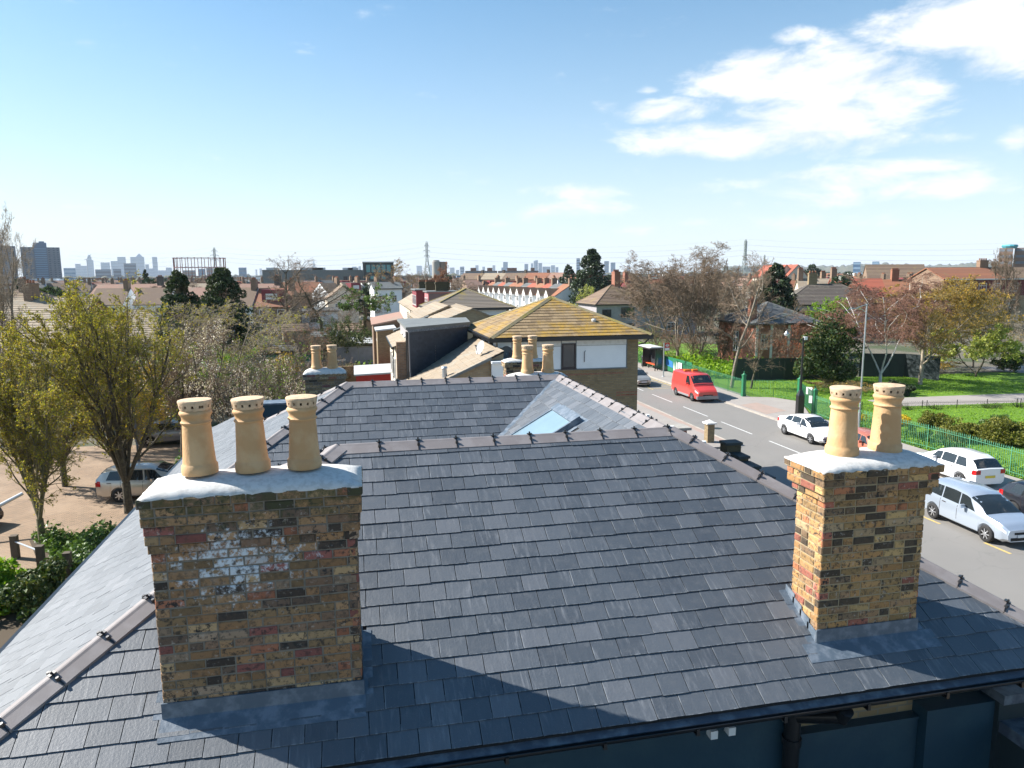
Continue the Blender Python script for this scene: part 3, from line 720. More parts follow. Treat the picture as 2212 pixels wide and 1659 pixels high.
# hopper and downpipe
x = 3.90
mb = MB(); mb.tube((x, 5.60, -3.98), (x, 5.60, -7.2), .075, .075, 14); [mb.tube((x, 5.60, z), (x, 5.60, z - .07), .09, .09, 14) for z in (-4.36, -4.86)]; mb.build('downpipe', 'gutter black', house, sharp=40)
mb = MB(); mb.tube((x + .24, yF - .06, zF - .12), (x + .24, yF + .0, zF - .24), .065, .06, 12); mb.path([(x + .24, yF + .0, zF - .22), (x + .02, 5.58, -4.14)], .06, 12); mb.build('gutter_outlet', 'gutter black', house, sharp=40)
for x, z, w in ((3.06, -4.22, .07), (3.24, -4.21, .07), (4.44, -4.19, .08)):
    mb = MB(); mb.box(x, 5.60, z - .045, x + w, 5.70, z + .035); mb.build('overflow_pipe', 'white plastic', house)
# lower extension behind the front gutter: clad upstand, ledge, and its parapet on the right
mb = MB(); mb.box(3.95, 5.70, -6.6, 5.39, 5.80, -4.44); mb.box(3.95, 5.685, -4.45, 5.39, 5.80, -4.422); mb.box(-3.4, 5.69, -6.6, 3.95, 5.80, -4.21); mb.box(-3.4, 5.675, -4.22, 3.95, 5.80, -4.195); mb.build('upstand_cladding', 'membrane', house)
mb = MB(); mb.box(5.40, 5.60, -6.6, 6.24, 5.80, -4.31); mb.build('upstand_panel', 'membrane', house)
mb = MB(); mb.box(6.2, 5.5, -4.30, 7.6, 5.9, -4.20); mb.box(6.22, 4.2, -4.62, 6.62, 5.62, -4.50); mb.build('parapet_coping', 'dull lead', house)
mb = MB(); mb.box(6.26, 4.2, -6.6, 6.58, 5.60, -4.62); mb.box(6.2, 5.55, -6.6, 7.6, 5.85, -4.30); mb.build('parapet', 'dark hoarding', house)
mb = MB(); mb.box(-2.0, 1.5, -6.0, 6.26, 5.70, -5.25); mb.build('lower_flat_roof', 'roof felt', house)
mb = MB(); mb.box(3.75, 5.62, -5.15, 5.42, 5.70, -5.05); mb.build('flashing_fold', 'membrane', house)
mb = MB(); mb.box(-2.0, 1.6, -H, 7.6, 5.7, -6.0); mb.box(6.6, 1.6, -6.0, 7.6, 5.6, -4.75); mb.build('extension_wall', 'yellow brickwork', house)

# skylight
mb = MB()
def onB(x, y, h): return Vector((x, y, RZ - T_ * (3.80 - x))) + sB.n * h
x0, x1, y0, y1 = SKY[2] - .35, SKY[0], SKY[1], SKY[3]; fr = .075
def bslab(mb, xa, xb, ya, yb, h0, h1): mb.prism([onB(xa, ya, 0), onB(xb, ya, 0), onB(xb, yb, 0), onB(xa, yb, 0)], sB.n * h0, sB.n * h1)
bslab(mb, x0, x0 + fr, y0, y1, .0, .10); bslab(mb, x0 + fr, x1 - .10, y0, y0 + .045, .0, .10); bslab(mb, x0 + fr, x1 - .10, y1 - .045, y1, .0, .10); bslab(mb, x1 - .10, x1 + .04, y0 - .02, y1 + .02, .0, .115)
mb.build('skylight', 'lead', house); sk = bpy.data.objects['skylight']
mb = MB(); bslab(mb, x0 + fr, x1 - .10, y0 + .047, y1 - .047, .055, .085); mb.build('pane', 'skylight glass', sk)
mb = MB(); bslab(mb, x0 - .15, x1 + .16, y0 - .12, y0 - .02, .004, .016); bslab(mb, x0 - .15, x1 + .16, y1 + .02, y1 + .12, .004, .016); bslab(mb, x1 + .04, x1 + .17, y0 - .02, y1 + .02, .004, .018); mb.build('skylight_flashing', 'lead', house)
# white valley edge and little vents that stick up by the right wing ridge
mb = MB(); mb.bar((1.30, CY - 2.5, RZ - T_ * 2.5 + .03), (3.78, CY - .02, RZ + .01), .10, .02); mb.build('valley_lining', 'lead', house)
for y in (11.6, 10.6, 9.5): mb = MB(); mb.tube((4.9, y, -2.62), (4.9, y, -2.42), .035, .035, 8); mb.build('vent_pipe', 'white plastic', house)

def chimney(par_name, x0, x1, y0, y1, zb, zt, corb, mname, mort, pots, parent, seed, single=True, fl=.085, label=None, sides='fl'):
    c = bpy.data.objects.new(par_name, None); COL.objects.link(c); c.parent = parent
    c.location = Vector(((x0 + x1) / 2, (y0 + y1) / 2, zb)) - root_org(parent)
    ORG[c.name] = Vector(((x0 + x1) / 2, (y0 + y1) / 2, zb))
    if label: c['label'] = label
    g = .007; mb = MB(); mb.box(x0 + g, y0 + g, zb, x1 - g, y1 - g, zt - .004)
    for k in range(5):
        o = corb(k)
        if o: mb.box(x0 - o + g, y0 - o + g, zt - (k + 1) * .075 + .001, x1 + o - g, y1 + o - g, zt - k * .075 - .001)
    mb.build('mortar_core', mort, c)
    rest = MB()
    brick_side(c, (x0, y0, 0), (1, 0, 0), x1 - x0, zb, zt, (0, -1, 0), mname, c if single else None, rest, seed, step=corb)
    brick_side(c, (x0, y1, 0), (0, -1, 0), y1 - y0, zb, zt, (-1, 0, 0), mname, c if (single and 'l' in sides) else None, rest, seed + 1, bond_shift=1, step=corb)
    brick_side(c, (x1, y0, 0), (0, 1, 0), y1 - y0, zb, zt, (1, 0, 0), mname, None, rest, seed + 2, bond_shift=1, step=corb)
    brick_side(c, (x1, y1, 0), (-1, 0, 0), x1 - x0, zb, zt, (0, 1, 0), mname, None, rest, seed + 3, step=corb)
    rest.build('bricks', mname, c, kind='stuff')
    o = corb(0)
    flaunching_mb(x0 - o, x1 + o, y0 - o, y1 + o, zt, fl, seed, over=-.004).build('flaunching', 'flaunching', c, smooth=True)
    for i, (px, py, s, lx, ly) in enumerate(pots): pot(c, px, py, zt + fl * (1.25 if single and x0 < 0 else .86), s, (lx, ly), rz=i * .7 + seed)
    return c
cl = chimney('chimney', CH_L[0], CH_L[1], CH_L[2], CH_L[3], -3.62, -1.645, lambda k: (.06, .045, .045, .03, .03, .015, 0)[min(k, 6)], 'chimney brick salted', 'mortar',
             [(-1.255, 5.97, .905, 0, .02), (-.855, 5.97, .90, 0, .025), (-.455, 5.97, .895, 0, .0)], house, 21, label='wide soot and salt stained chimney with three pots on the left', sides='f')
cr = chimney('chimney', CH_R[0], CH_R[1], CH_R[2], CH_R[3], -3.62, -1.785, lambda k: (.095, .07, .07, .035, 0)[min(k, 4)], 'chimney brick yellow', 'yellow mortar',
             [(4.47, 5.90, 1.0, 0, 0), (4.965, 5.93, 1.0, 0, 0)], house, 37, label='narrower yellow brick chimney with two pots on the right')
# lead round the foot of each stack
for c, (x0, x1, y0, y1), dx in ((cl, CH_L, .0), (cr, CH_R, .14)):
    zf = lambda y: RZ - T_ * (AY - y)
    mb = MB(); zb0 = zf(y0)
    mb.box(x0 - .012, y0 - .016, zb0 - .05, x1 + .012, y0 - .004, zb0 + .145)
    a, b, hh = x0 - .02 - dx, x1 + .02 + dx, .017
    mb.prism([sF.P(p, (q - sF.o.y) * cs, 0) for p, q in ((a, y0 - .17), (b, y0 - .17), (b, y0 - .002), (a, y0 - .002))], sF.n * hh, sF.n * (hh + .006))
    mb.build('apron_flashing', 'lead', c)
    for sx, xx in ((-1, x0), (1, x1)):
        for k in range(4):
            ya = y0 - .01 + k * .125; yb = ya + .15; z0_, z1_ = zf(ya) + .0, zf(yb) + .15
            mb = MB(); mb.add([(xx + sx * .012, ya, zf(ya) - .02), (xx + sx * .012, yb, zf(yb) - .02), (xx + sx * .012, yb, zf(ya) + .17), (xx + sx * .012, ya, zf(ya) + .13),
                               (xx + sx * .004, ya, zf(ya) - .02), (xx + sx * .004, yb, zf(yb) - .02), (xx + sx * .004, yb, zf(ya) + .17), (xx + sx * .004, ya, zf(ya) + .13)],
                              [(0, 1, 2, 3), (7, 6, 5, 4), (0, 4, 5, 1), (3, 2, 6, 7), (1, 5, 6, 2), (0, 3, 7, 4)])
            mb.prism([(xx + sx * .012, ya, zf(ya) + .014 + k * .002), (xx + sx * .085, ya, zf(ya) + .014 + k * .002), (xx + sx * .085, yb, zf(yb) + .014 + k * .002), (xx + sx * .012, yb, zf(yb) + .014 + k * .002)], (0, 0, 0), (0, 0, .006))
            mb.build('step_flashing', 'lead', c)
# stacks on the back of the house
flat = lambda k: .045 if k < 2 else 0
chimney('chimney', -1.42, -.36, 20.0, 20.45, -4.1, -2.62, flat, 'chimney brick plain', 'mortar', [(-1.10, 20.2, .98, 0, 0), (-.68, 20.2, .98, 0, .01)], house, 51, single=False, fl=.14, label='small dark chimney with two pots at the rear left')
chimney('chimney', 3.42, 4.70, 15.95, 16.4, -3.7, -2.33, flat, 'chimney brick plain', 'yellow mortar', [(3.83, 16.15, 1.0, 0, 0), (4.32, 16.15, 1.0, 0, 0)], house, 63, single=False, label='rear chimney with two pots just behind the far ridge')
chimney('chimney', 4.10, 5.30, 19.9, 20.35, -4.1, -2.45, flat, 'chimney brick plain', 'yellow mortar', [(4.47, 20.1, 1.0, 0, 0), (4.92, 20.1, 1.0, 0, 0)], house, 75, single=False, label='rearmost chimney with two pots behind the pair of pots by the far ridge')
# ------------------------------------------------------------------ GROUND, ROAD, PAVEMENTS, PARK, CAR PARK
def surface(name, stops_base, f):
    m, T = new_mat(name); f(T); return m
def _asph(T):
    P = pos(T); c = T.mix(T.noise(P, .35, 5, .6), (.165, .155, .143), (.225, .212, .195)); c = T.mix(T.m('MULTIPLY', T.noise(P, 60, 3, .7), .4), c, (.22, .21, .20))
    sp = T.node('ShaderNodeSeparateXYZ', {0: P}); tr = T.m('ABSOLUTE', T.m('SINE', T.m('MULTIPLY', T.m('SUBTRACT', sp.outputs[0], 21.9), 1.9)))
    c = T.mix(T.m('MULTIPLY', tr, .16), c, (.19, .185, .175))
    crk = T.node('ShaderNodeTexVoronoi', {'Vector': T.vm('ADD', P, T.node('ShaderNodeTexNoise', {'Vector': P, 'Scale': 1.3}).outputs[1]), 'Scale': .22}, feature='DISTANCE_TO_EDGE')
    c = T.mix(T.m('MULTIPLY', T.step(crk.outputs[0], .008, .002), .14), c, (.05, .05, .05))
    T.set(T.b.inputs['Base Color'], c); T.set(T.b.inputs['Roughness'], .85); bump(T, T.noise(P, 120, 3), .4, .01)
surface('asphalt', None, _asph)
def _pave(T):
    P = pos(T); c = T.mix(T.noise(P, .6, 5, .6), (.25, .225, .205), (.34, .31, .285)); c = T.mix(T.m('MULTIPLY', T.step(T.noise(P, 2.2, 6, .7), .55, .7), .35), c, (.18, .165, .15))
    T.set(T.b.inputs['Base Color'], c); T.set(T.b.inputs['Roughness'], .9); bump(T, T.noise(P, 80, 3), .3, .01)
surface('footway', None, _pave)
def _blk(T):
    P = pos(T); b = T.node('ShaderNodeTexBrick', {'Vector': P, 'Color1': (.30, .20, .125), 'Color2': (.23, .16, .105), 'Mortar': (.11, .085, .06), 'Scale': 1.0, 'Mortar Size': .010, 'Brick Width': .2, 'Row Height': .1})
    c = T.mix(T.m('MULTIPLY', T.step(T.noise(P, .5, 6, .65), .42, .66), .55), b.outputs[0], (.34, .245, .165)); c = T.mix(T.m('MULTIPLY', T.step(T.noise(P, 1.4, 6, .7), .56, .72), .6), c, (.13, .10, .06))
    T.set(T.b.inputs['Base Color'], c); T.set(T.b.inputs['Roughness'], .9)
surface('block paving', None, _blk)
def _grs(T):
    P = pos(T); c = T.mix(T.noise(P, .5, 6, .65), (.075, .175, .004), (.14, .27, .006)); c = T.mix(T.m('MULTIPLY', T.noise(P, 7, 5, .7), .6), c, (.10, .20, .008))
    c = T.mix(T.m('MULTIPLY', T.step(T.noise(P, .9, 5, .7), .58, .74), .5), c, (.17, .16, .04))
    T.set(T.b.inputs['Base Color'], c); T.set(T.b.inputs['Roughness'], .9); bump(T, T.noise(P, 18, 5, .8), 1.0, .06)
surface('lawn', None, _grs)
def _gnd(T):
    P = pos(T); c = T.mix(T.noise(P, .05, 8, .65), (.09, .085, .055), (.17, .15, .115)); c = T.mix(T.step(T.noise(P, .16, 5, .6), .48, .6), c, (.055, .075, .028))
    T.set(T.b.inputs['Base Color'], c); T.set(T.b.inputs['Roughness'], .95); bump(T, T.noise(P, 4, 5, .8), 1, .1)
surface('garden ground', None, _gnd)
mat('white line', (.62, .62, .60), .7, 0, (.25, .25, .24), 9, .5); mat('yellow line', (.58, .42, .13), .7, 0, (.25, .22, .17), 9, .5)
mat('pink paving', (.34, .25, .21), .85, 0, (.27, .225, .19), 2, .5); mat('kerb stone', (.40, .36, .31), .85, .12, (.24, .21, .18), 3, .5)
mat('bed soil', (.07, .05, .03), .95)
def sheet(name, pts, mname, lvl=1, **pr):
    mb = MB(); z = -H + .004 * lvl; mb.add([(x, y, z) for x, y in pts], [tuple(range(len(pts)))]); o = mb.build(name, mname, kind='structure', **pr); return o
S_ = dict(kind='structure')
n = 60; R0 = 24000; mb = MB(); mb.add([(0, 0, -H)] + [(R0 * math.cos(2 * math.pi * i / n), R0 * math.sin(2 * math.pi * i / n), -H) for i in range(n)], [(0, i + 1, (i + 1) % n + 1) for i in range(n)]); mb.build('ground', 'garden ground', **S_)
sheet('road', [(21.9, -40), (28.4, -40), (28.4, 420), (21.9, 420)], 'asphalt', 1)
KX0, KX1 = 21.9, 28.4
sheet('forecourt', [(13.5, -20), (21.9, -20), (21.9, 38.0), (13.5, 38.0)], 'asphalt', 1)
mb = MB(); mb.box(17.6, 38, -H - .1, 21.3, 420, -H + .12); mb.build('near_pavement', 'footway', **S_)
mb = MB(); mb.box(21.3, 38, -H - .1, 21.75, 420, -H + .118); mb.build('pavement_edge', 'pink paving', **S_)
mb = MB(); mb.box(28.55, -40, -H - .1, 31.62, 45.4, -H + .12); mb.box(28.55, 45.4, -H - .1, 31.62, 53.4, -H + .119); mb.box(28.55, 53.4, -H - .1, 31.62, 420, -H + .12)
mb.add([(31.62, 45.4, -H + .119), (34.2, 50.4, -H + .119), (33.2, 52.7, -H + .119), (31.62, 53.4, -H + .119)], [(0, 1, 2, 3)]); mb.build('far_pavement', 'footway', **S_)
mb = MB()
for a in np.arange(38, 130, .915): mb.box(21.76, a, -H - .1, 21.9, a + .905, -H + .125)
mb.build('near_kerb', 'kerb stone', **S_)
mb = MB()
for a in np.arange(-10, 130, .915): mb.box(28.4, a, -H - .1, 28.54, a + .905, -H + (.03 if 43.5 < a < 52 else .125))
mb.build('far_kerb', 'kerb stone', **S_)
mb = MB(); mb.add([(28.7, 46.3, -H + .124), (30.9, 47.2, -H + .124), (30.6, 50.8, -H + .124), (28.8, 50.2, -H + .124)], [(0, 1, 2, 3)]); mb.build('pavement_patch', 'pink paving', **S_)
def z6(x, y): return ((1500 + x / 3.687) * .8848, (850 + y / 3.687) * .8848)
def z7(x, y): return ((2000 + x / 3.318) * .8848, (950 + y / 3.318) * .8848)
def line(name, a, b, w, m_):
    mb = MB(); a, b = Vector((a[0], a[1], -H + .009)), Vector((b[0], b[1], -H + .009)); d = (b - a).normalized(); s = Vector((-d.y, d.x, 0)) * w / 2
    mb.quad(a - s, b - s, b + s, a + s); mb.build(name, m_, **S_)
for y in np.arange(17.0, 140, 6.02):
    line('centre_dash', (24.52, y), (24.52, y + 4.05), .11, 'white line')
for y in np.arange(14.2, 29, 3.3): line('bay_dash', (23.05, y), (23.05, y + 1.15), .12, 'yellow line')
line('yellow_kerb_line', (28.1, 55), (28.1, 150), .14, 'yellow line')
for k in range(7): line('bus_stop_box_line', (25.7, 60 + k * 1.1), (27.9, 60 + k * 1.1), .10, 'yellow line')
line('bus_stop_box_line', (25.6, 59.5), (25.6, 90), .10, 'yellow line')
mb = MB(); mb.lathe([(.32, 0), (.32, .006)], (23.2, 43.2, -H + .004), 18); mb.build('manhole_cover', 'dark hoarding', **S_)
# the park
sheet('park_grass', [(31.62, 10), (31.62, 45.4), (34.3, 50.4), (33.3, 52.7), (31.62, 53.4), (31.62, 66), (36, 62.3), (80, 61), (140, 62), (140, 10)], 'lawn', 1)
sheet('park_path', [(40, 47.3), (47, 46.6), (60, 45.9), (100, 43.5), (100, 48.2), (60, 49.6), (50, 50.3), (43, 50.6), (40, 50.2)], 'footway', 2)
a_, b_ = atz(2090, 710), atz(2212, 712)
sheet('park_path', [tuple(atz(*p)[:2]) for p in ((2115, 793), (2212, 790), (2212, 806), (2140, 801))] , 'footway', 2)
sheet('waste_ground', [(31.62, 66), (36, 62.3), (48, 61.6), (60, 90), (31.62, 110)], 'lawn', 1)
# car park on the left
sheet('car_park', [(-60, 8), (-4.2, 8), (-4.2, 24.2), (-8.4, 31), (-8.4, 46.5), (-16, 47.5), (-60, 50)], 'block paving', 1)
sheet('shrub_bed', [(-12.9, 30.6), (-9.4, 30.4), (-7.6, 25.2), (-10.3, 25.2), (-11.2, 27.2)], 'bed soil', 2)
sheet('shrub_bed', [(-13, 26.2), (-10.8, 26.2), (-7, 18), (-14, 18)], 'bed soil', 2)
sheet('side_passage', [(-4.2, -20), (13.5, -20), (13.5, 36), (-4.2, 36)], 'concrete', 1)

# ------------------------------------------------------------------ vehicles
def lerp_tab(tab, x):
    if x <= tab[0][0]: return tab[0][1]
    for (a, fa), (b, fb) in zip(tab, tab[1:]):
        if x <= b: t = (x - a) / (b - a); t = t * t * (3 - 2 * t) * .5 + t * .5; return fa + (fb - fa) * t
    return tab[-1][1]
def make_car(name, label, cat, loc, rotz, paint, L, W, belt, top, axles, rw, wtab, wtop, side_win, ws, rwin, alloy='alloy', lights=(.62, .72), tail=(.75, .95), clad=None, plate='sign white', group=None, extra=None):
    """x runs from the tail (0) to the nose (L); belt/top: height tables; the origin is on the ground under the middle"""
    root = thing(name, label, cat, loc, rotz, group, local=True)
    zb = .20
    def sec(x):
        w = W / 2 * lerp_tab(wtab, x / L); b = lerp_tab(belt, x); t = max(lerp_tab(top, x), b + .012); g = min(1, (t - b) / .3)
        wt = w * (wtop * g + .93 * (1 - g)); arch = 0
        for ax in axles:
            if abs(x - ax) < rw + .055: arch = max(arch, rw + math.sqrt((rw + .055) ** 2 - (x - ax) ** 2))
        lo = zb + (.06 if x < .2 or x > L - .2 else 0)
        pts = [(0, lo), (w * .80, lo), (w * .97, max(lo + .10, arch)), (w, max(.52, arch + .02)), (w * .99, b - .10), (w * .955, b), (wt + (w * .955 - wt) * .12, b + (t - b) * .86), (wt * .86, t - .012 * g), (0, t + .02)]
        pts[1] = (w * .80, max(lo, min(arch, .62) if arch else lo)) ; pts[0] = (0, lo)
        if arch: pts[1] = (w * .70, lo)
        pts[4] = (w * .99, max(b - .10, arch + .03)) if arch else pts[4]
        return pts
    xs = sorted(set([0, .03, .09, .18] + [L - .02, L - .07, L - .16, L] + list(np.linspace(.25, L - .25, 30)) + [ax + d for ax in axles for d in (-rw - .056, -rw - .03, -rw * .8, -rw * .45, 0, rw * .45, rw * .8, rw + .03, rw + .056)]))
    def endf(x):            # rounds the plan of nose and tail
        return 1.0
    def S(x, s, side=1):
        p = sec(x); s = min(max(s, 0), 8 - 1e-6); i = int(s); f = s - i; y = p[i][0] + (p[i + 1][0] - p[i][0]) * f; z = p[i][1] + (p[i + 1][1] - p[i][1]) * f
        return Vector((x - L / 2, side * y, z))
    mb = MB(); nx = len(xs); vs = []
    for x in xs:
        p = sec(x); vs += [(x - L / 2, y, z) for y, z in p] + [(x - L / 2, -y, z) for y, z in p[-2:0:-1]]
    k = 16; fs = []
    for i in range(nx - 1):
        for j in range(k): fs.append((i * k + j, i * k + (j + 1) % k, (i + 1) * k + (j + 1) % k, (i + 1) * k + j))
    fs = [f[::-1] for f in fs]
    fs += [tuple(range(k)), tuple(range((nx - 1) * k, nx * k))[::-1]]
    mb.add(vs, fs); mb.build('body', paint, root, sharp=38)
    def patch(nm, x0, x1, s0, s1, side, mname, off=.006, par=root, nxp=6, nsp=4, both=False, x0b=None, x1b=None):
        mb = MB(); vs = []; X0b = x0 if x0b is None else x0b; X1b = x1 if x1b is None else x1b
        ss = [s0 + (s1 - s0) * j / nsp for j in range(nsp + 1)]
        rows = [(s, side) for s in ss] + ([(s, -side) for s in ss[::-1][1:]] if both else [])
        for q, (s, sd_) in enumerate(rows):
            f = (s - s0) / (s1 - s0) if s1 != s0 else 0
            for i in range(nxp + 1):
                x = (x0 + (X0b - x0) * f) + ((x1 + (X1b - x1) * f) - (x0 + (X0b - x0) * f)) * i / nxp
                p = S(x, s, sd_); e = .02; du = S(min(x + e, L), s, sd_) - S(max(x - e, 0), s, sd_); dv = S(x, s + .02, sd_) - S(x, s - .02, sd_); nn = du.cross(dv)
                if nn.length < 1e-9: nn = Vector((0, 0, 1))
                nn.normalize()
                if nn.y * sd_ < 0 and abs(nn.y) > .25: nn = -nn
                elif abs(nn.y) <= .25 and nn.z < 0: nn = -nn
                vs.append(p + nn * off)
        m_ = nxp + 1; fs = [(j * m_ + i, j * m_ + i + 1, (j + 1) * m_ + i + 1, (j + 1) * m_ + i) for j in range(len(rows) - 1) for i in range(nxp)]
        mb.add(vs, fs); return mb.build(nm, mname, par, smooth=True)
    for side in (1, -1):
        for a, b, ab, bb in side_win: patch('side_window', a, b, 5.10, 5.93, side, 'car glass', x0b=ab, x1b=bb)
    if ws: patch('windscreen', ws[0], ws[1], 6.02, 8, 1, 'car glass', both=True, nsp=5)
    if rwin: patch('rear_window', rwin[0], rwin[1], 6.05, 8, 1, 'car glass', both=True, nsp=5)
    for side in (1, -1):
        for ax in axles:
            c = Vector((ax - L / 2, side * (W / 2 - .11), rw)); a = MB()
            d = Vector((0, side, 0)); prof = [(.62 * rw, .10), (.80 * rw, .105), (.97 * rw, .085), (rw, .05), (rw, -.09), (.9 * rw, -.11), (.3 * rw, -.11)]
            n = 28; vs = []
            for r, h in prof: vs += [c + d * h + Vector((math.cos(2 * math.pi * i / n) * r, 0, math.sin(2 * math.pi * i / n) * r)) for i in range(n)]
            a.add(vs, [(j * n + i, j * n + (i + 1) % n, (j + 1) * n + (i + 1) % n, (j + 1) * n + i) for j in range(len(prof) - 1) for i in range(n)])
            tyre = a.build('wheel', 'tyre', root, smooth=True); a = MB(); a.use(alloy)
            a.tube(c + d * .085, c + d * .10, .66 * rw, .62 * rw, 24, cap=False); a.tube(c + d * .06, c + d * .108, .13 * rw, .12 * rw, 10)
            for q in range(7):
                th = q * 2 * math.pi / 7; e = Vector((math.cos(th), 0, math.sin(th))); a.bar(c + d * .093 + e * .08 * rw, c + d * .088 + e * .63 * rw, .07 * rw * 2, .02, up=d)
            a.use('soot'); a.tube(c + d * .02, c + d * .06, .63 * rw, .63 * rw, 20); a.build('rim', None, tyre)
    xf = L - .035
    for side in (1, -1):
        patch('headlight', L - .42, L - .06, 4.05, 4.95, side, 'lamp glass', .007, x0b=L - .50, x1b=L - .08)
        patch('tail_light', .03, .22, 3.6, 4.9, side, 'rear lamp', .007, x0b=.05, x1b=.20)
        zt = tail; m2 = MB(); m2.box(-L / 2 - .012, side * W * .30, tail[0], -L / 2 + .04, side * W * .44, tail[1]); m2.build('tail_light', 'rear lamp', root)
        m2 = MB(); xm = ws[0] - .12 if ws else L * .6; y = side * (W / 2 + .10); zz = lerp_tab(belt, xm) + .06
        m2.obox((xm - L / 2, y, zz + .04), (.055, side * .01, 0), (0, .10, 0), (0, 0, .068)); m2.bar((xm - L / 2, side * W * .46, zz), (xm - L / 2, y, zz), .05, .03); m2.build('door_mirror', paint, root)
    m2 = MB(); m2.box(L / 2 - .01, -W * .30, .30, L / 2 + .012, W * .30, .42); m2.box(L / 2 - .01, -W * .22, .54, L / 2 + .010, W * .22, .62); m2.build('grille', 'soot', root)
    m2 = MB(); m2.box(L / 2 + .012, -.26, .42, L / 2 + .024, .26, .53); pl = m2.build('number_plate', 'sign white', root)
    m2 = MB(); m2.box(-L / 2 - .024, -.26, .56, -L / 2 - .002, .26, .67); m2.build('number_plate', 'plate yellow', root)
    for side in (1, -1):          # door shut lines and handles
        m2 = MB()
        for a, b, ab, bb in side_win[:2]:
            x = b - .02
            if x < (ws[0] if ws else L): 
                for q in range(4):
                    s0_, s1_ = 2.6 + q * .6, 3.2 + q * .6; pa, pb = S(x, s0_, side), S(x, s1_, side); o_ = Vector((0, side * .003, 0)); m2.bar(pa + o_, pb + o_, .014, .006, up=(0, 1, 0))
            ph = S(a + .14, 4.1, side); m2.box(ph.x - .09, ph.y - .012, ph.z, ph.x + .09, ph.y + .02 * side, ph.z + .03)
        if m2.v: m2.build('door_seam', 'dark frame', root)
    if clad: m2 = MB(); [m2.bar(S(x0_, 2.2, sd_) + Vector((0, sd_ * .012, .03)), S(x1_, 2.2, sd_) + Vector((0, sd_ * .012, .03)), .02, .16) for sd_ in (1, -1) for x0_, x1_ in clad]; m2.build('side_trim', 'galvanised', root)
    if extra: extra(root, S, L, W)
    return root
for nm, c, me_ in (('white car paint', (.80, .80, .81), 0), ('silver blue paint', (.50, .57, .66), .55), ('champagne paint', (.50, .47, .42), .6), ('black car paint', (.012, .014, .02), 0), ('van red', (.62, .055, .045), 0), ('salmon paint', (.50, .16, .10), .2), ('grey car paint', (.20, .21, .23), .4)):
    mat(nm, c, .28, metal=me_, coat=.8)
HB = [(0, .86), (.07, .95), (.25, .99), (.6, 1), (.85, .98), (.94, .90), (1, .74)]
def heading(dx, dy): return math.atan2(dy, dx)
G0 = -H + .006
# white fastback hybrid, coming towards the viewer
make_car('parked_car', 'white fastback car facing the camera beside the black lamp post', 'car', (27.28, 39.15, G0), heading(0, -1), 'white car paint', 4.54, 1.76,
         [(0, .98), (.5, 1.0), (2.6, .93), (3.6, .88), (4.2, .72), (4.54, .55)], [(0, 1.02), (.35, 1.14), (1.1, 1.34), (1.9, 1.47), (2.5, 1.45), (3.0, 1.28), (3.62, .94), (4.3, .80), (4.54, .62)],
         (.86, 3.62), .315, HB, .70, [(.85, 1.55, 1.05, 1.55), (1.60, 2.45, 1.60, 2.42), (2.50, 3.25, 2.47, 2.72)], (2.62, 3.52), (.20, 1.0), extra=None)
def beacon(root, S, L, W):
    m2 = MB(); m2.box(-.9, -.62, 2.13, -.62, .62, 2.16); m2.build('beacon_base', 'dark frame', root); m2 = MB()
    m2.box(-.89, -.60, 2.16, -.63, -.12, 2.27); m2.box(-.89, .12, 2.16, -.63, .60, 2.27); m2.build('beacon', 'amber lamp', root)
    m2 = MB(); m2.box(L / 2 - .22, -W * .46, .26, L / 2 + .03, W * .46, .52); m2.box(-L / 2 - .03, -W * .46, .3, -L / 2 + .1, W * .46, .5); m2.build('bumper', 'grey car paint', root)
make_car('parked_van', 'faded red panel van with an amber light bar on its roof', 'van', (27.2, 54.75, G0), heading(0, -1), 'van red', 4.85, 1.98,
         [(0, 1.30), (3.2, 1.28), (3.9, 1.12), (4.4, .95), (4.85, .78)], [(0, 2.04), (.2, 2.12), (3.1, 2.12), (3.35, 2.05), (4.0, 1.42), (4.15, 1.20), (4.7, .98), (4.85, .84)],
         (.95, 3.92), .33, [(0, .94), (.05, 1), (.8, 1), (.93, .94), (1, .84)], .86, [(2.72, 3.62, 2.78, 3.22)], (3.42, 4.06), None, alloy='grey car paint', clad=((.35, .55), (1.4, 3.4)), extra=beacon)
make_car('parked_car', 'silver blue people carrier with dark alloy wheels beside the right hand chimney', 'car', (24.05, 23.35, G0), heading(-.05, -1), 'silver blue paint', 4.40, 1.78,
         [(0, 1.05), (2.6, .98), (3.5, .92), (4.1, .80), (4.40, .62)], [(0, 1.25), (.18, 1.50), (.5, 1.62), (1.8, 1.66), (2.4, 1.60), (2.9, 1.40), (3.55, 1.0), (4.15, .88), (4.40, .70)],
         (.83, 3.58), .325, HB, .78, [(.42, 1.22, .55, 1.22), (1.28, 2.14, 1.28, 2.12), (2.2, 2.98, 2.17, 2.60)], (2.62, 3.46), (.02, .16))
make_car('parked_car', 'white estate car seen from behind, half hidden by the right hand chimney', 'car', (28.9, 29.7, G0 + .05), heading(.03, 1), 'white car paint', 4.45, 1.80,
         [(0, .95), (2.4, .93), (3.4, .90), (4.1, .78), (4.45, .58)], [(0, .98), (.42, 1.40), (.8, 1.50), (1.9, 1.52), (2.4, 1.46), (2.9, 1.25), (3.4, .96), (4.1, .84), (4.45, .64)],
         (.85, 3.50), .32, HB, .74, [(.55, 1.2, .75, 1.2), (1.26, 2.1, 1.26, 2.08), (2.15, 2.9, 2.13, 2.5)], (2.55, 3.32), (.06, .40))
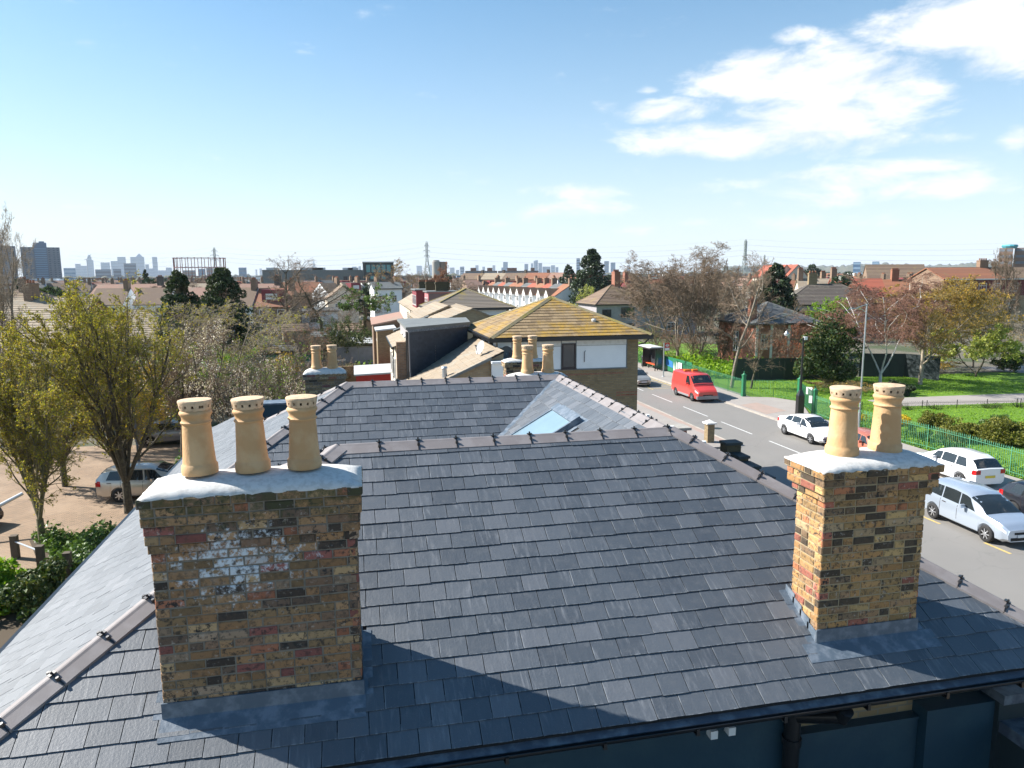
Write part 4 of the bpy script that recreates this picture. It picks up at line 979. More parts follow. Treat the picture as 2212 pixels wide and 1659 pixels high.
make_car('parked_car', 'black hatchback parked beyond the silver people carrier at the edge of view', 'car', (27.55, 22.9, G0), heading(0, -1), 'black car paint', 4.20, 1.76,
         [(0, .98), (2.4, .94), (3.2, .90), (3.9, .78), (4.20, .58)], [(0, 1.02), (.30, 1.36), (.7, 1.48), (1.7, 1.50), (2.3, 1.44), (2.8, 1.22), (3.25, .95), (3.9, .84), (4.20, .64)],
         (.78, 3.36), .315, HB, .74, [(.5, 1.15, .7, 1.15), (1.2, 2.0, 1.2, 1.98), (2.05, 2.8, 2.03, 2.4)], (2.45, 3.2), (.05, .32))
make_car('parked_car', 'salmon coloured car glimpsed between the two pots of the right hand chimney', 'car', (27.7, 34.1, G0), heading(0, -1), 'salmon paint', 3.90, 1.68,
         [(0, .95), (2.3, .92), (3.0, .88), (3.6, .76), (3.9, .58)], [(0, 1.0), (.28, 1.34), (.7, 1.46), (1.6, 1.47), (2.2, 1.40), (2.6, 1.2), (3.05, .92), (3.6, .82), (3.9, .62)],
         (.70, 3.1), .30, HB, .74, [(.45, 1.1, .62, 1.1), (1.15, 1.9, 1.15, 1.88), (1.95, 2.6, 1.93, 2.25)], (2.3, 3.0), (.05, .30))
make_car('parked_car', 'lilac silver hatchback half hidden by the corner of the mossy roofed block', 'car', (25.35, 63.0, G0), heading(0, -1), 'champagne paint', 4.0, 1.72,
         [(0, .95), (2.3, .92), (3.1, .88), (3.7, .76), (4.0, .58)], [(0, 1.0), (.28, 1.34), (.7, 1.46), (1.6, 1.47), (2.2, 1.40), (2.6, 1.2), (3.1, .92), (3.7, .82), (4.0, .62)],
         (.72, 3.2), .30, HB, .74, [(.45, 1.1, .62, 1.1), (1.15, 1.9, 1.15, 1.88), (1.95, 2.6, 1.93, 2.25)], (2.3, 3.05), (.05, .30))
make_car('parked_car', 'champagne silver people carrier in the block paved car park behind the left pots', 'car', (-9.45, 35.75, G0), heading(.99, -.05), 'champagne paint', 4.75, 1.80,
         [(0, 1.02), (.8, .98), (3.0, .92), (3.8, .86), (4.4, .74), (4.75, .56)], [(0, 1.10), (.25, 1.40), (.6, 1.52), (1.6, 1.58), (2.4, 1.56), (3.0, 1.36), (3.75, .96), (4.4, .82), (4.75, .62)],
         (1.0, 3.83), .325, HB, .76, [(.45, 1.10, .62, 1.12), (1.18, 2.05, 1.20, 2.02), (2.12, 3.05, 2.1, 2.55)], (2.6, 3.65), (.04, .28))
for lab, x, y, pm, hx in (('white saloon at the far side of the car park behind the tree crowns', -20.0, 50.2, 'white car paint', (.94, .33)), ('dark blue grey car under the far trees of the car park', -11.2, 47.4, 'grey car paint', (1, .05)), ('black car in the car park at the far left edge of the view', -17.0, 33.0, 'black car paint', (.9, -.3))):
    make_car('parked_car', lab, 'car', (x, y, G0), heading(*hx), pm, 4.4, 1.76,
         [(0, .95), (2.4, .93), (3.4, .90), (4.1, .78), (4.4, .58)], [(0, .98), (.55, 1.10), (1.1, 1.42), (1.9, 1.45), (2.4, 1.40), (2.9, 1.2), (3.4, .94), (4.1, .82), (4.4, .62)],
         (.85, 3.50), .31, HB, .74, [(1.1, 1.75, 1.3, 1.75), (1.80, 2.8, 1.80, 2.4)], (2.5, 3.3), (.55, 1.05))

# ------------------------------------------------------------------ street furniture
P0 = -H + .12
# park railings
RAIL_H = 1.30
fence = thing('park_railings', 'long green spear topped iron railings between the pavement and the park', 'railings', (31.6, 50, P0))
fpts = [(31.30, 16.0), (31.95, 31.9), (31.9, 34.75), (31.30, 39.93), (31.98, 45.47)]
fpts2 = [(33.22, 52.70), (31.14, 53.79), (31.62, 70.1), (31.4, 84)]
mbr = MB(); mbr.tube((0, 0, 0), (0, 0, RAIL_H), .011, .011, 5); mbr.tube((0, 0, RAIL_H), (0, 0, RAIL_H + .05), .022, .018, 4); mbr.tube((0, 0, RAIL_H + .05), (0, 0, RAIL_H + .14), .018, .001, 4)
bar_me = mbr.mesh('railing_bar', 'pale green paint'); bars = []
def rails(par, pts, mname, sp=.125, h=RAIL_H, zb=P0, posts=2.75, pw=.035, barl=None):
    for a, b in zip(pts, pts[1:]):
        a3, b3 = Vector((*a, zb)), Vector((*b, zb)); L = (b3 - a3).length; d = (b3 - a3) / L; n = max(1, round(L / posts)); 
        for i in range(n):
            p = a3 + d * L * i / n; q = a3 + d * L * (i + 1) / n
            m2 = MB(); m2.bar(p + Vector((0, 0, h - .08)), q + Vector((0, 0, h - .08)), .04, .012, up=(0, 0, 1)); m2.bar(p + Vector((0, 0, .15)), q + Vector((0, 0, .15)), .04, .012); m2.build('rail', mname, par)
            m2 = MB(); m2.bar(p, p + Vector((0, 0, h + .05)), pw, pw, up=d); m2.tube(p + Vector((0, 0, h + .05)), p + Vector((0, 0, h + .16)), pw * .9, .004, 6); m2.bar(p + Vector((0, 0, h - .25)), p + Vector((d.y * .5, -d.x * .5, 0)), .014, .014); m2.build('fence_post', mname, par)
        k = int(L / sp)
        for i in range(1, k):
            if (i * sp) % (L / n) > .05: barl.append(a3 + d * (i * sp))
rails(fence, fpts, 'pale green paint', barl=bars); rails(fence, fpts2, 'park green paint', barl=bars)
bars.sort(key=lambda p: p.length if p.y > 25 else 1e3 + p.length)
for p in bars[:298]: put('railing_bar', bar_me, fence, p, rot=Euler((rnd.uniform(-.01, .01), rnd.uniform(-.01, .01), 0)).to_matrix())
rest = MB()
for p in bars[298:]: rest.tube(p, p + Vector((0, 0, RAIL_H + .1)), .011, .006, 4)
rest.build('railing_bars', 'pale green paint', fence, kind='stuff')
gate = thing('park_gate', 'green iron gates and railings set back from the pavement between square posts', 'gate', (33, 49, P0))
gb = []; rails(gate, [(31.98, 45.47), (34.16, 50.58), (33.22, 52.70)], 'park green paint', sp=.13, h=1.45, barl=gb)
gm = MB(); gm.tube((0, 0, 0), (0, 0, 1.5), .012, .012, 5); gm.tube((0, 0, 1.5), (0, 0, 1.6), .016, .001, 4); gme = gm.mesh('gate_bar', 'park green paint')
for p in gb: put('gate_bar', gme, gate, p)
for lab, x, y in (('square green cast iron post at the end of the railings by the red van', 31.14, 53.79), ('square green cast iron gate post behind the black lamp post', 34.16, 50.58), ('square green cast iron gate post to the right of the black lamp post', 31.98, 45.47)):
    g = thing('gate_post', lab, 'post', (x, y, P0), group='square green posts of the park entrance'); w = .16
    m2 = MB(); m2.box(x - w, y - w, P0, x + w, y + w, P0 + .25); m2.box(x - w * .8, y - w * .8, P0 + .25, x + w * .8, y + w * .8, P0 + 1.72); m2.box(x - w, y - w, P0 + 1.72, x + w, y + w, P0 + 1.80); m2.build('post', 'park green paint', g)
    m2 = MB(); m2.lathe([(w * 1.1, 1.80), (.05, 1.93), (.03, 1.95), (.06, 2.0), (.05, 2.06), (.003, 2.09)], (x, y, P0), 8); m2.build('finial', 'park green paint', g)
for lab, x, y, z in (('upper white notice fixed to the railings beside the gate', 33.0, 47.6, 1.35), ('lower white notice on the railings right of the black lamp post', 32.3, 46.2, .95), ('white notice on the hoarding by the bus shelter', 31.5, 66.6, 1.0)):
    m2 = MB(); m2.obox((x - .05, y - .03, P0 + z), (-.12, .20, 0) if x > 32 else (0, .4, 0), (.01, .006, 0), (0, 0, .27)); o = solo(m2, 'notice_board', 'sign white', lab, 'notice', (x, y, P0 + z), 'white notices on the park railings')
# green sheeting and graffiti on the far part of the railings
m2 = MB(); m2.box(31.56, 64.2, P0 + .1, 31.6, 76, P0 + 1.55); hb = thing('green_hoarding', 'green sheeting with pale blue graffiti behind the bus stop', 'hoarding', (31.6, 68, P0)); m2.build('sheeting', 'park green paint', hb)
for y0_, y1_, z0_, z1_, mn in ((66.9, 67.8, .3, 1.3, 'satellite grey'), (68.4, 70.2, .5, 1.35, 'blue plastic'), (68.0, 68.3, .2, 1.2, 'sign white')):
    m2 = MB(); m2.prism([(31.55, y0_, P0 + z0_), (31.55, y1_, P0 + z0_ + .15), (31.55, y1_ - .1, P0 + z1_), (31.55, y0_ + .15, P0 + z1_ - .2)], (0, 0, 0), (-.006, 0, 0)); m2.build('graffiti', mn, hb)
# bus shelter
sh = thing('bus_shelter', 'dark framed glass bus shelter with a red roof edge and orange bench', 'bus shelter', (30.9, 71.6, P0)); X0, X1, Y0, Y1 = 29.9, 31.2, 70.3, 73.6
m2 = MB(); m2.box(X0 - .2, Y0 - .1, P0 + 2.40, X1 + .05, Y1 + .1, P0 + 2.46); m2.box(X0, Y0, P0 + 2.46, X1, Y1, P0 + 2.52); m2.build('roof', 'satellite grey', sh)
m2 = MB(); m2.box(X0 - .22, Y0 - .12, P0 + 2.30, X0 - .15, Y1 + .12, P0 + 2.42); m2.box(X0 - .2, Y0 - .13, P0 + 2.30, X1, Y0 - .10, P0 + 2.42); m2.build('roof_edge', 'dark frame', sh)
for x, y in ((X1, Y0), (X1, Y1), (X1, (Y0 + Y1) / 2), (X0 + .5, Y0), (X0 + .5, Y1)): m2 = MB(); m2.box(x - .04, y - .04, P0, x + .04, y + .04, P0 + 2.40); m2.build('post', 'black iron', sh)
for ya, yb in ((Y0 + .05, (Y0 + Y1) / 2 - .05), ((Y0 + Y1) / 2 + .05, Y1 - .05)): m2 = MB(); m2.box(X1 - .015, ya, P0 + .35, X1 + .005, yb, P0 + 2.2); m2.build('pane', 'window glass', sh)
for y in (Y0, Y1): m2 = MB(); m2.box(X0 + .55, y - .01, P0 + .35, X1 - .05, y + .01, P0 + 2.2); m2.build('pane', 'window glass', sh)
m2 = MB(); m2.box(X1 - .55, Y0 + .2, P0 + .50, X1 - .15, Y1 - .2, P0 + .57); m2.build('bench', 'orange seat', sh)
m2 = MB(); [m2.box(X1 - .4, y, P0, X1 - .3, y + .06, P0 + .5) for y in (Y0 + .4, Y1 - .5)]; m2.build('bench_leg', 'black iron', sh)
# bus stop flag
bx, by = 29.59, 66.35; bs = thing('bus_stop', 'tall pale bus stop post with a red ring sign at its top', 'bus stop', (bx, by, P0))
m2 = MB(); m2.tube((bx, by, P0), (bx, by, P0 + 3.35), .07, .06, 12); m2.tube((bx, by, P0), (bx, by, P0 + .05), .14, .12, 12); m2.build('pole', 'galvanised', bs, smooth=False)
m2 = MB(); m2.box(bx + .08, by - .02, P0 + 2.55, bx + .58, by + .02, P0 + 3.32); fl = m2.build('flag', 'sign red', bs)
m2 = MB(); c = Vector((bx + .33, by - .026, P0 + 3.08)); n = 24
vs = [c + Vector((math.cos(2 * math.pi * i / n) * r, 0, math.sin(2 * math.pi * i / n) * r)) for r in (.155, .10) for i in range(n)]
m2.add(vs, [(i, (i + 1) % n, n + (i + 1) % n, n + i) for i in range(n)]); m2.box(c.x - .20, c.y - .003, c.z - .03, c.x + .20, c.y, c.z + .03); m2.build('ring_sign', 'sign white', fl)
m2 = MB(); m2.box(bx + .1, by - .026, P0 + 2.58, bx + .56, by - .022, P0 + 2.84); m2.build('sign_panel', 'sign white', fl)
# litter bin
m2 = MB(); m2.lathe([(.30, 0), (.33, .05), (.33, .30), (.26, .34), (.28, .9), (.34, .95), (.36, 1.05), (.30, 1.2), (.05, 1.28)], (30.9, 74.4, P0), 16); solo(m2, 'litter_bin', 'black iron', 'round black litter bin on the pavement left of the bus shelter', 'bin', (30.9, 74.4, P0), smooth=False)
# site fencing beyond the shelter
sf = thing('mesh_fence', 'leaning galvanised site fence panels beyond the bus shelter', 'fence', (31.2, 80, P0))
for k in range(4):
    ya, yb = 77 + k * 2.6, 79.5 + k * 2.6; m2 = MB(); zt = P0 + 2.0
    for a, b in (((31.0, ya, P0 + .1), (31.2, ya, zt)), ((31.0, yb, P0 + .1), (31.2, yb, zt)), ((31.0, ya, P0 + .15), (31.0, yb, P0 + .15)), ((31.2, ya, zt), (31.2, yb, zt))): m2.tube(a, b, .025, .025, 6)
    m2.build('panel_frame', 'galvanised', sf); m2 = MB()
    for q in range(1, 16): y = ya + (yb - ya) * q / 16; m2.tube((31.0, y, P0 + .15), (31.2, y, zt), .006, .006, 4)
    for q in range(1, 8): z = q / 8; m2.tube((31.0 + .2 * z, ya, P0 + .15 + (zt - P0 - .15) * z), (31.0 + .2 * z, yb, P0 + .15 + (zt - P0 - .15) * z), .006, .006, 4)
    m2.build('wire_mesh', 'galvanised', sf, kind='stuff')
# black heritage style lamp post
bx, by = 31.1, 45.9; lp = thing('lamp_post', 'black lamp post with a wide pedestal and a hooked hanging lantern', 'lamp post', (bx, by, P0))
m2 = MB(); m2.box(bx - .24, by - .17, P0, bx + .24, by + .17, P0 + 1.35); m2.add([(bx - .24, by - .17, P0 + 1.35), (bx + .24, by - .17, P0 + 1.35), (bx + .24, by + .17, P0 + 1.35), (bx - .24, by + .17, P0 + 1.35), (bx - .09, by - .07, P0 + 1.75), (bx + .09, by - .07, P0 + 1.75), (bx + .09, by + .07, P0 + 1.75), (bx - .09, by + .07, P0 + 1.75)], [(0, 1, 5, 4), (1, 2, 6, 5), (2, 3, 7, 6), (3, 0, 4, 7), (4, 5, 6, 7)]); m2.build('pedestal', 'black iron', lp)
m2 = MB(); m2.box(bx - .16, by - .182, P0 + .35, bx + .12, by - .171, P0 + 1.15); m2.build('access_panel', 'dark frame', lp)
m2 = MB(); m2.tube((bx, by, P0 + 1.7), (bx, by, P0 + 5.55), .085, .06, 14); m2.tube((bx, by, P0 + 3.2), (bx, by, P0 + 3.28), .10, .10, 12); m2.build('column', 'black iron', lp, sharp=40)
m2 = MB(); m2.path([(bx, by, P0 + 5.42), (bx - 1.05, by, P0 + 5.42)], .03); m2.path([(bx - .55, by, P0 + 5.42), (bx - .1, by, P0 + 5.1)], .018)
m2.path([(bx - .98 + .0, by, P0 + 5.42), (bx - .98, by, P0 + 5.95), (bx - 1.03, by, P0 + 6.12), (bx - 1.16, by, P0 + 6.2), (bx - 1.3, by, P0 + 6.14), (bx - 1.36, by, P0 + 6.02)], .022); m2.build('bracket', 'black iron', lp)
m2 = MB(); m2.lathe([(.02, 6.04), (.07, 6.0), (.09, 5.92), (.19, 5.84), (.20, 5.81)], (bx - 1.36, by, P0), 16); m2.build('lantern_hood', 'galvanised', lp, smooth=True)
m2 = MB(); m2.lathe([(.17, 5.81), (.14, 5.72), (.06, 5.66), (.004, 5.65)], (bx - 1.36, by, P0), 16, cap=False); m2.build('lantern_glass', 'lamp glass', lp, smooth=True)
m2 = MB(); m2.box(bx + .02, by - .1, P0 + 5.36, bx + .26, by + .1, P0 + 5.58); m2.build('camera_box', 'sign white', lp)
# tall slim silver lamp post
bx, by = 31.2, 39.7; lp = thing('lamp_post', 'tall slim silver lamp post with a swept arm in front of the birch', 'lamp post', (bx, by, P0))
m2 = MB(); m2.tube((bx, by, P0), (bx, by, P0 + 1.25), .085, .085, 14); m2.tube((bx, by, P0 + 1.25), (bx, by, P0 + 8.15), .058, .045, 14); m2.build('column', 'galvanised', lp, sharp=40)
m2 = MB(); pts = [(bx, by, P0 + 8.1), (bx - .35, by - .02, P0 + 8.02), (bx - .8, by - .05, P0 + 7.88), (bx - 1.25, by - .08, P0 + 7.86)]; m2.path(pts, .028, 8); m2.path([(bx, by, P0 + 7.62), (bx - .3, by - .02, P0 + 7.78), (bx - .75, by - .05, P0 + 7.86)], .018, 6); m2.build('arm', 'galvanised', lp)
m2 = MB(); m2.lathe([(.004, -.02), (.12, -.015), (.17, .02), (.14, .055), (.004, .07)], (0, 0, 0), 14); o = m2.build('lamp_head', 'galvanised', lp, smooth=True); o.location = Vector((bx - 1.6, by - .1, P0 + 7.84)) - ORG[lp.name]; o.scale = (2.2, .9, 1)
# plain post in the car park
bx, by = -10.61, 37.48; lp = thing('lamp_post', 'dark slim post standing behind the champagne car in the car park', 'lamp post', (bx, by, -H)); m2 = MB(); m2.tube((bx, by, -H), (bx - .1, by, -H + 4.6), .07, .05, 10); m2.build('column', 'dull lead', lp); m2 = MB(); m2.tube((bx - .1, by, -H + 4.55), (bx - .1, by, -H + 5.0), .10, .13, 10); m2.build('lamp_head', 'dark frame', lp)
m2 = MB(); a_ = Vector((-16.5, 30.2, -H + .1)); m2.tube(a_, (-13.4, 31.7, -H + 1.6), .09, .07, 10); solo(m2, 'leaning_pole', 'galvanised', 'thick grey pole leaning across the left edge of the car park', 'pole', tuple(a_))
# bollard rail
for lab, x, y in (('left wooden bollard of the knee rail', -12.55, 28.61), ('middle wooden bollard at the near end of the rail', -11.19, 27.26), ('short wooden bollard by the eaves, right of the rail', -10.0, 26.34)):
    m2 = MB(); m2.box(x - .11, y - .11, -H, x + .11, y + .11, -H + .85); m2.box(x - .12, y - .12, -H + .85, x + .12, y + .12, -H + .88); solo(m2, 'wooden_bollard', 'old timber', lab, 'bollard', (x, y, -H), 'bollards round the planted bed')
m2 = MB(); m2.tube((-12.5, 28.55, -H + .66), (-11.25, 27.33, -H + .66), .035, .035, 8); solo(m2, 'knee_rail', 'galvanised', 'white metal rail joining the two bollards', 'rail', (-11.9, 27.9, -H + .66))
# low hoop fence along the park path
hf = thing('hoop_fence', 'low black hoop top fence along the park path', 'fence', (45, 45.6, -H)); hp = [(34.5, 47.0), (42, 46.1), (49.42, 45.04), (62, 43.8)]
for a, b in zip(hp, hp[1:]):
    a3, b3 = Vector((*a, -H)), Vector((*b, -H)); L = (b3 - a3).length; d = (b3 - a3) / L; m2 = MB()
    for z in (.12, .42): m2.bar(a3 + Vector((0, 0, z)), b3 + Vector((0, 0, z)), .02, .02)
    m2.build('rail', 'black iron', hf); m2 = MB(); n = int(L / .16)
    for i in range(n):
        p = a3 + d * (i * .16); q = p + d * .09; m2.tube(p, p + Vector((0, 0, .5)), .006, .006, 4); m2.tube(q, q + Vector((0, 0, .5)), .006, .006, 4); m2.tube(p + Vector((0, 0, .5)), (p + q) / 2 + Vector((0, 0, .55)), .006, .006, 4); m2.tube((p + q) / 2 + Vector((0, 0, .55)), q + Vector((0, 0, .5)), .006, .006, 4)
    m2.build('hoops', 'black iron', hf, kind='stuff'); m2 = MB()
    for i in range(int(L / 2.4) + 1): p = a3 + d * (i * 2.4); m2 = MB(); m2.bar(p, p + Vector((0, 0, .62)), .04, .04); m2.build('fence_post', 'black iron', hf)
# dark hoarding round the empty brick house, and the panels behind the birch
hd = thing('site_hoarding', 'dark green black board hoarding in front of the empty brick house', 'hoarding', (39, 62, -H)); 
hx = [(35.2, 62.9), (42.7, 61.7), (46.5, 61.4)]
for a, b in zip(hx, hx[1:]):
    n = int(math.dist(a, b) / 1.22)
    for i in range(n):
        p = Vector((*a, -H)).lerp(Vector((*b, -H)), i / n); q = Vector((*a, -H)).lerp(Vector((*b, -H)), (i + .985) / n); m2 = MB(); m2.prism([p, q, q + Vector((0, 0, 2.1)), p + Vector((0, 0, 2.1))], (0, 0, 0), (0, .03, 0)); m2.build('board', 'dark hoarding', hd)
hd = thing('dark_fence', 'dark panel fence behind the birch and the pale trunk', 'fence', (52, 60, -H))
hx = [(48.5, 62.2), (52.6, 60.9), (53.9, 57.9)]
for a, b in zip(hx, hx[1:]):
    n = int(math.dist(a, b) / 1.1)
    for i in range(n):
        p = Vector((*a, -H)).lerp(Vector((*b, -H)), i / n); q = Vector((*a, -H)).lerp(Vector((*b, -H)), (i + .985) / n); m2 = MB(); m2.prism([p, q, q + Vector((0, 0, 2.3)), p + Vector((0, 0, 2.3))], (0, 0, 0), (0, .04, 0)); m2.build('board', 'dark hoarding', hd)
# garden wall piers by the near pavement, seen just over the hips
m2 = MB(); x, y = 20.6, 39.3; m2.use('yellow brickwork'); m2.box(x - .22, y - .22, -H, x + .22, y + .22, -H + 1.25); o = thing('gate_pier', 'brick gate pier with a white pyramid cap at the near pavement', 'gate pier', (x, y, -H)); m2.build('pier', None, o)
m2 = MB(); m2.box(x - .32, y - .32, -H + 1.25, x + .32, y + .32, -H + 1.33); m2.add([(x - .28, y - .28, -H + 1.33), (x + .28, y - .28, -H + 1.33), (x + .28, y + .28, -H + 1.33), (x - .28, y + .28, -H + 1.33), (x, y, -H + 1.5)], [(0, 1, 4), (1, 2, 4), (2, 3, 4), (3, 0, 4)]); m2.build('cap', 'white trim', o)

o = thing('garden_wall', 'old pier and stepped wall coloured near black for shade, just beyond the right hip', 'wall', (18, 31.5, -H))
for x0, y0, x1, y1, zt in ((17.6, 31.7, 18.35, 32.4, -8.25), (17.8, 30.8, 18.25, 31.7, -8.72), (17.85, 29.8, 18.25, 30.8, -8.95), (17.85, 28.6, 18.25, 29.8, -9.15)):
    m2 = MB(); m2.box(x0, y0, -H, x1, y1, zt - .12); m2.build('wall_section', 'mossy shaded brick', o); m2 = MB(); m2.box(x0 - .07, y0 - .05, zt - .119, x1 + .07, y1 - .01, zt); m2.build('coping', 'dark hoarding', o)  # shade on the facing sides put into the near black brick and coping
o = thing('gate_pier', 'low red brown pier with a wide stone slab beyond the ridge end', 'gate pier', (18.0, 38.4, -H)); m2 = MB(); m2.box(17.5, 38.0, -H, 18.5, 38.8, -8.95); m2.build('pier', 'red brickwork', o); m2 = MB(); m2.box(17.3, 37.8, -8.95, 18.7, 39.0, -8.8); m2.build('cap', 'concrete', o)
# ------------------------------------------------------------------ BUILDINGS
def row_roof(mb, sl, conv, gauge, t=.03, tilt=.03):
    vs = [p[1] for p in conv]; us = [p[0] for p in conv]; v = min(vs)
    mb.prism([sl.P(a, b, 0) for a, b in conv], sl.n * -.06, sl.n * 0)
    while v < max(vs) - .01:
        pol = clip_poly([(min(us) - 1, v), (max(us) + 1, v), (max(us) + 1, v + gauge * 1.02), (min(us) - 1, v + gauge * 1.02)], conv)
        if pol and poly_area(pol) > .01:
            k = len(pol); zt = lambda q: tilt * max(0, 1 - (q - v) / gauge) + .004
            top = [sl.P(a, b, zt(b) + t) for a, b in pol]; bot = [sl.P(a, b, 0) for a, b in pol]
            ar = sum(pol[i][0] * pol[(i + 1) % k][1] - pol[(i + 1) % k][0] * pol[i][1] for i in range(k)); fs = [tuple(range(k))] + [(i, k + i, k + (i + 1) % k, (i + 1) % k) for i in range(k)]
            if ar < 0: fs = [f[::-1] for f in fs]
            mb.add(top + bot, fs)
        v += gauge
def roof_slopes(w, d, ez, rz, kind, ov=.25, ridge='x'):
    """slopes of a gabled or hipped roof centred on 0,0; returns (Slope, outline) and the ridge ends"""
    if ridge == 'y': 
        r, e = roof_slopes(d, w, ez, rz, kind, ov, 'x'); q = Matrix.Rotation(math.pi / 2, 3, 'Z')
        return [(Slope(q @ s.o, q @ s.u, q @ s.v), c) for s, c in r], [q @ a for a in e]
    a, b = w / 2 + ov, d / 2 + ov; h = rz - ez; cs_ = math.hypot(b, h); hip_ = b if kind == 'hip' else 0; rx = max(a - hip_, 0)
    out = [(Slope((0, -b, ez), (1, 0, 0), (0, b, h)), [(-a, 0), (a, 0), (rx, cs_), (-rx, cs_)] if rx > .01 else [(-a, 0), (a, 0), (0, cs_)]),
           (Slope((0, b, ez), (-1, 0, 0), (0, -b, h)), [(-a, 0), (a, 0), (rx, cs_), (-rx, cs_)] if rx > .01 else [(-a, 0), (a, 0), (0, cs_)])]
    if kind == 'hip':
        run = a - rx; c2 = math.hypot(run, h)
        out += [(Slope((-a, 0, ez), (0, -1, 0), (run, 0, h)), [(-b, 0), (b, 0), (0, c2)]), (Slope((a, 0, ez), (0, 1, 0), (-run, 0, h)), [(-b, 0), (b, 0), (0, c2)])]
    return out, [Vector((-rx, 0, rz)), Vector((rx, 0, rz))]
def window(par, c, w, h, n, frame='white trim', gl='window glass', mull=1, trans=True, t=.05):
    """c centre on the wall face, n outward normal (horizontal)"""
    c, n = Vector(c), Vector(n).normalized(); u = Vector((0, 0, 1)).cross(n).normalized(); z = Vector((0, 0, 1)); mb = MB(); f = min(.07, w * .1)
    for s in (-1, 1):
        mb.obox(c + u * s * (w / 2 - f / 2) + n * .02, u * f / 2, n * t, z * h / 2); mb.obox(c + z * s * (h / 2 - f / 2) + n * .02, u * (w / 2 - f), n * t, z * f / 2)
    for i in range(1, mull + 1): mb.obox(c + u * (w * i / (mull + 1) - w / 2) + n * .015, u * f / 2.4, n * t * .9, z * (h / 2 - f))
    if trans: mb.obox(c + z * h * .18 + n * .012, u * (w / 2 - f), n * t * .8, z * f / 2.6)
    mb.obox(c - z * (h / 2 + .03) + n * .04, u * (w / 2 + .05), n * .07, z * .03)
    o = mb.build('window', frame, par); mb = MB(); mb.obox(c + n * .012, u * (w / 2 - f), n * .02, z * (h / 2 - f)); mb.build('pane', gl, o); return o
def stack(par, x, y, z0, z1, w=.9, d=.45, m_='brown brickwork', pots=2, name='chimney'):
    mb = MB(); mb.box(x - w / 2, y - d / 2, z0, x + w / 2, y + d / 2, z1); mb.box(x - w / 2 - .05, y - d / 2 - .05, z1 - .22, x + w / 2 + .05, y + d / 2 + .05, z1 - .08); o = mb.build(name, m_, par)
    for i in range(pots): px = x + w * ((i + .5) / pots - .5); m2 = MB(); m2.lathe([(.13, z1), (.11, z1 + .28), (.14, z1 + .34)], (px, y, 0), 8); m2.build('chimney_pot', 'orange tile', o)
    return o
def house_at(name, label, x, y, rot, w, d, eave, ridge_h, kind='gable', rdir='x', wall='brown brickwork', roof='brown tile', gauge=.33, wins=(), stacks=(), group=None, trim='white trim', ov=.25, cat='house', gut=True):
    """heights are above the ground; wins: (face, offset along the face, sill height, w, h[, frame])"""
    t = thing(name, label, cat, (x, y, -H), rot, group, local=True)
    mb = MB(); mb.box(-w / 2, -d / 2, 0, w / 2, d / 2, eave)
    if kind == 'gable':
        if rdir == 'x':
            for s in (-1, 1): mb.prism([(s * w / 2, -d / 2, eave), (s * w / 2, d / 2, eave), (s * w / 2, 0, ridge_h - .06)], (0, 0, 0), (-s * .2, 0, 0))
        else:
            for s in (-1, 1): mb.prism([(-w / 2, s * d / 2, eave), (w / 2, s * d / 2, eave), (0, s * d / 2, ridge_h - .06)], (0, 0, 0), (0, -s * .2, 0))
    mb.build('wall', wall, t); mb = MB(); sl, ends = roof_slopes(w, d, eave, ridge_h, kind, ov, rdir)
    for s, c in sl: row_roof(mb, s, c, gauge, .02 + gauge * .03, gauge * .10)
    r = mb.build('roof', roof, t); mb = MB()
    if (ends[1] - ends[0]).length > .1: mb.tube(ends[0] + Vector((0, 0, .02)), ends[1] + Vector((0, 0, .02)), .10, .10, 6)
    if kind == 'hip':
        a, b = w / 2 + ov, d / 2 + ov
        for i, e in enumerate(ends):
            if rdir == 'x': cs2 = [(-a if i == 0 else a, s * b) for s in (-1, 1)]
            else: cs2 = [(s * a, -b if (e.y < 0 or (e.y == 0 and i == 0)) else b) for s in (-1, 1)]
            for cx_, cy_ in cs2: mb.tube(e + Vector((0, 0, .02)), (cx_, cy_, eave + .04), .09, .09, 6)
    if mb.v: mb.build('ridge', roof, r)
    if gut:
        a, b = w / 2 + ov + .04, d / 2 + ov + .04; mb = MB()
        for s in (-1, 1):
            if kind == 'hip' or rdir == 'x': mb.box(-a, s * b - .05, eave - .14, a, s * b + .05, eave - .0)
            if kind == 'hip' or rdir == 'y': mb.box(s * a - .05, -b, eave - .14, s * a + .05, b, eave - .0)
        mb.build('gutter', 'gutter black', t)
    for wn in wins:
        f, o_, z, ww, hh = wn[:5]; fr = wn[5] if len(wn) > 5 else trim
        c, n = {'f': ((o_, -d / 2, z + hh / 2), (0, -1, 0)), 'b': ((o_, d / 2, z + hh / 2), (0, 1, 0)), 'l': ((-w / 2, o_, z + hh / 2), (-1, 0, 0)), 'r': ((w / 2, o_, z + hh / 2), (1, 0, 0))}[f]
        window(t, c, ww, hh, n, frame=fr, mull=1 if ww < 1.4 else 2)
    for s_ in stacks: stack(t, *s_)
    return t

GZ = -H / .82; KB = .82      # this group was surveyed at 1 and stands at 0.82 of it
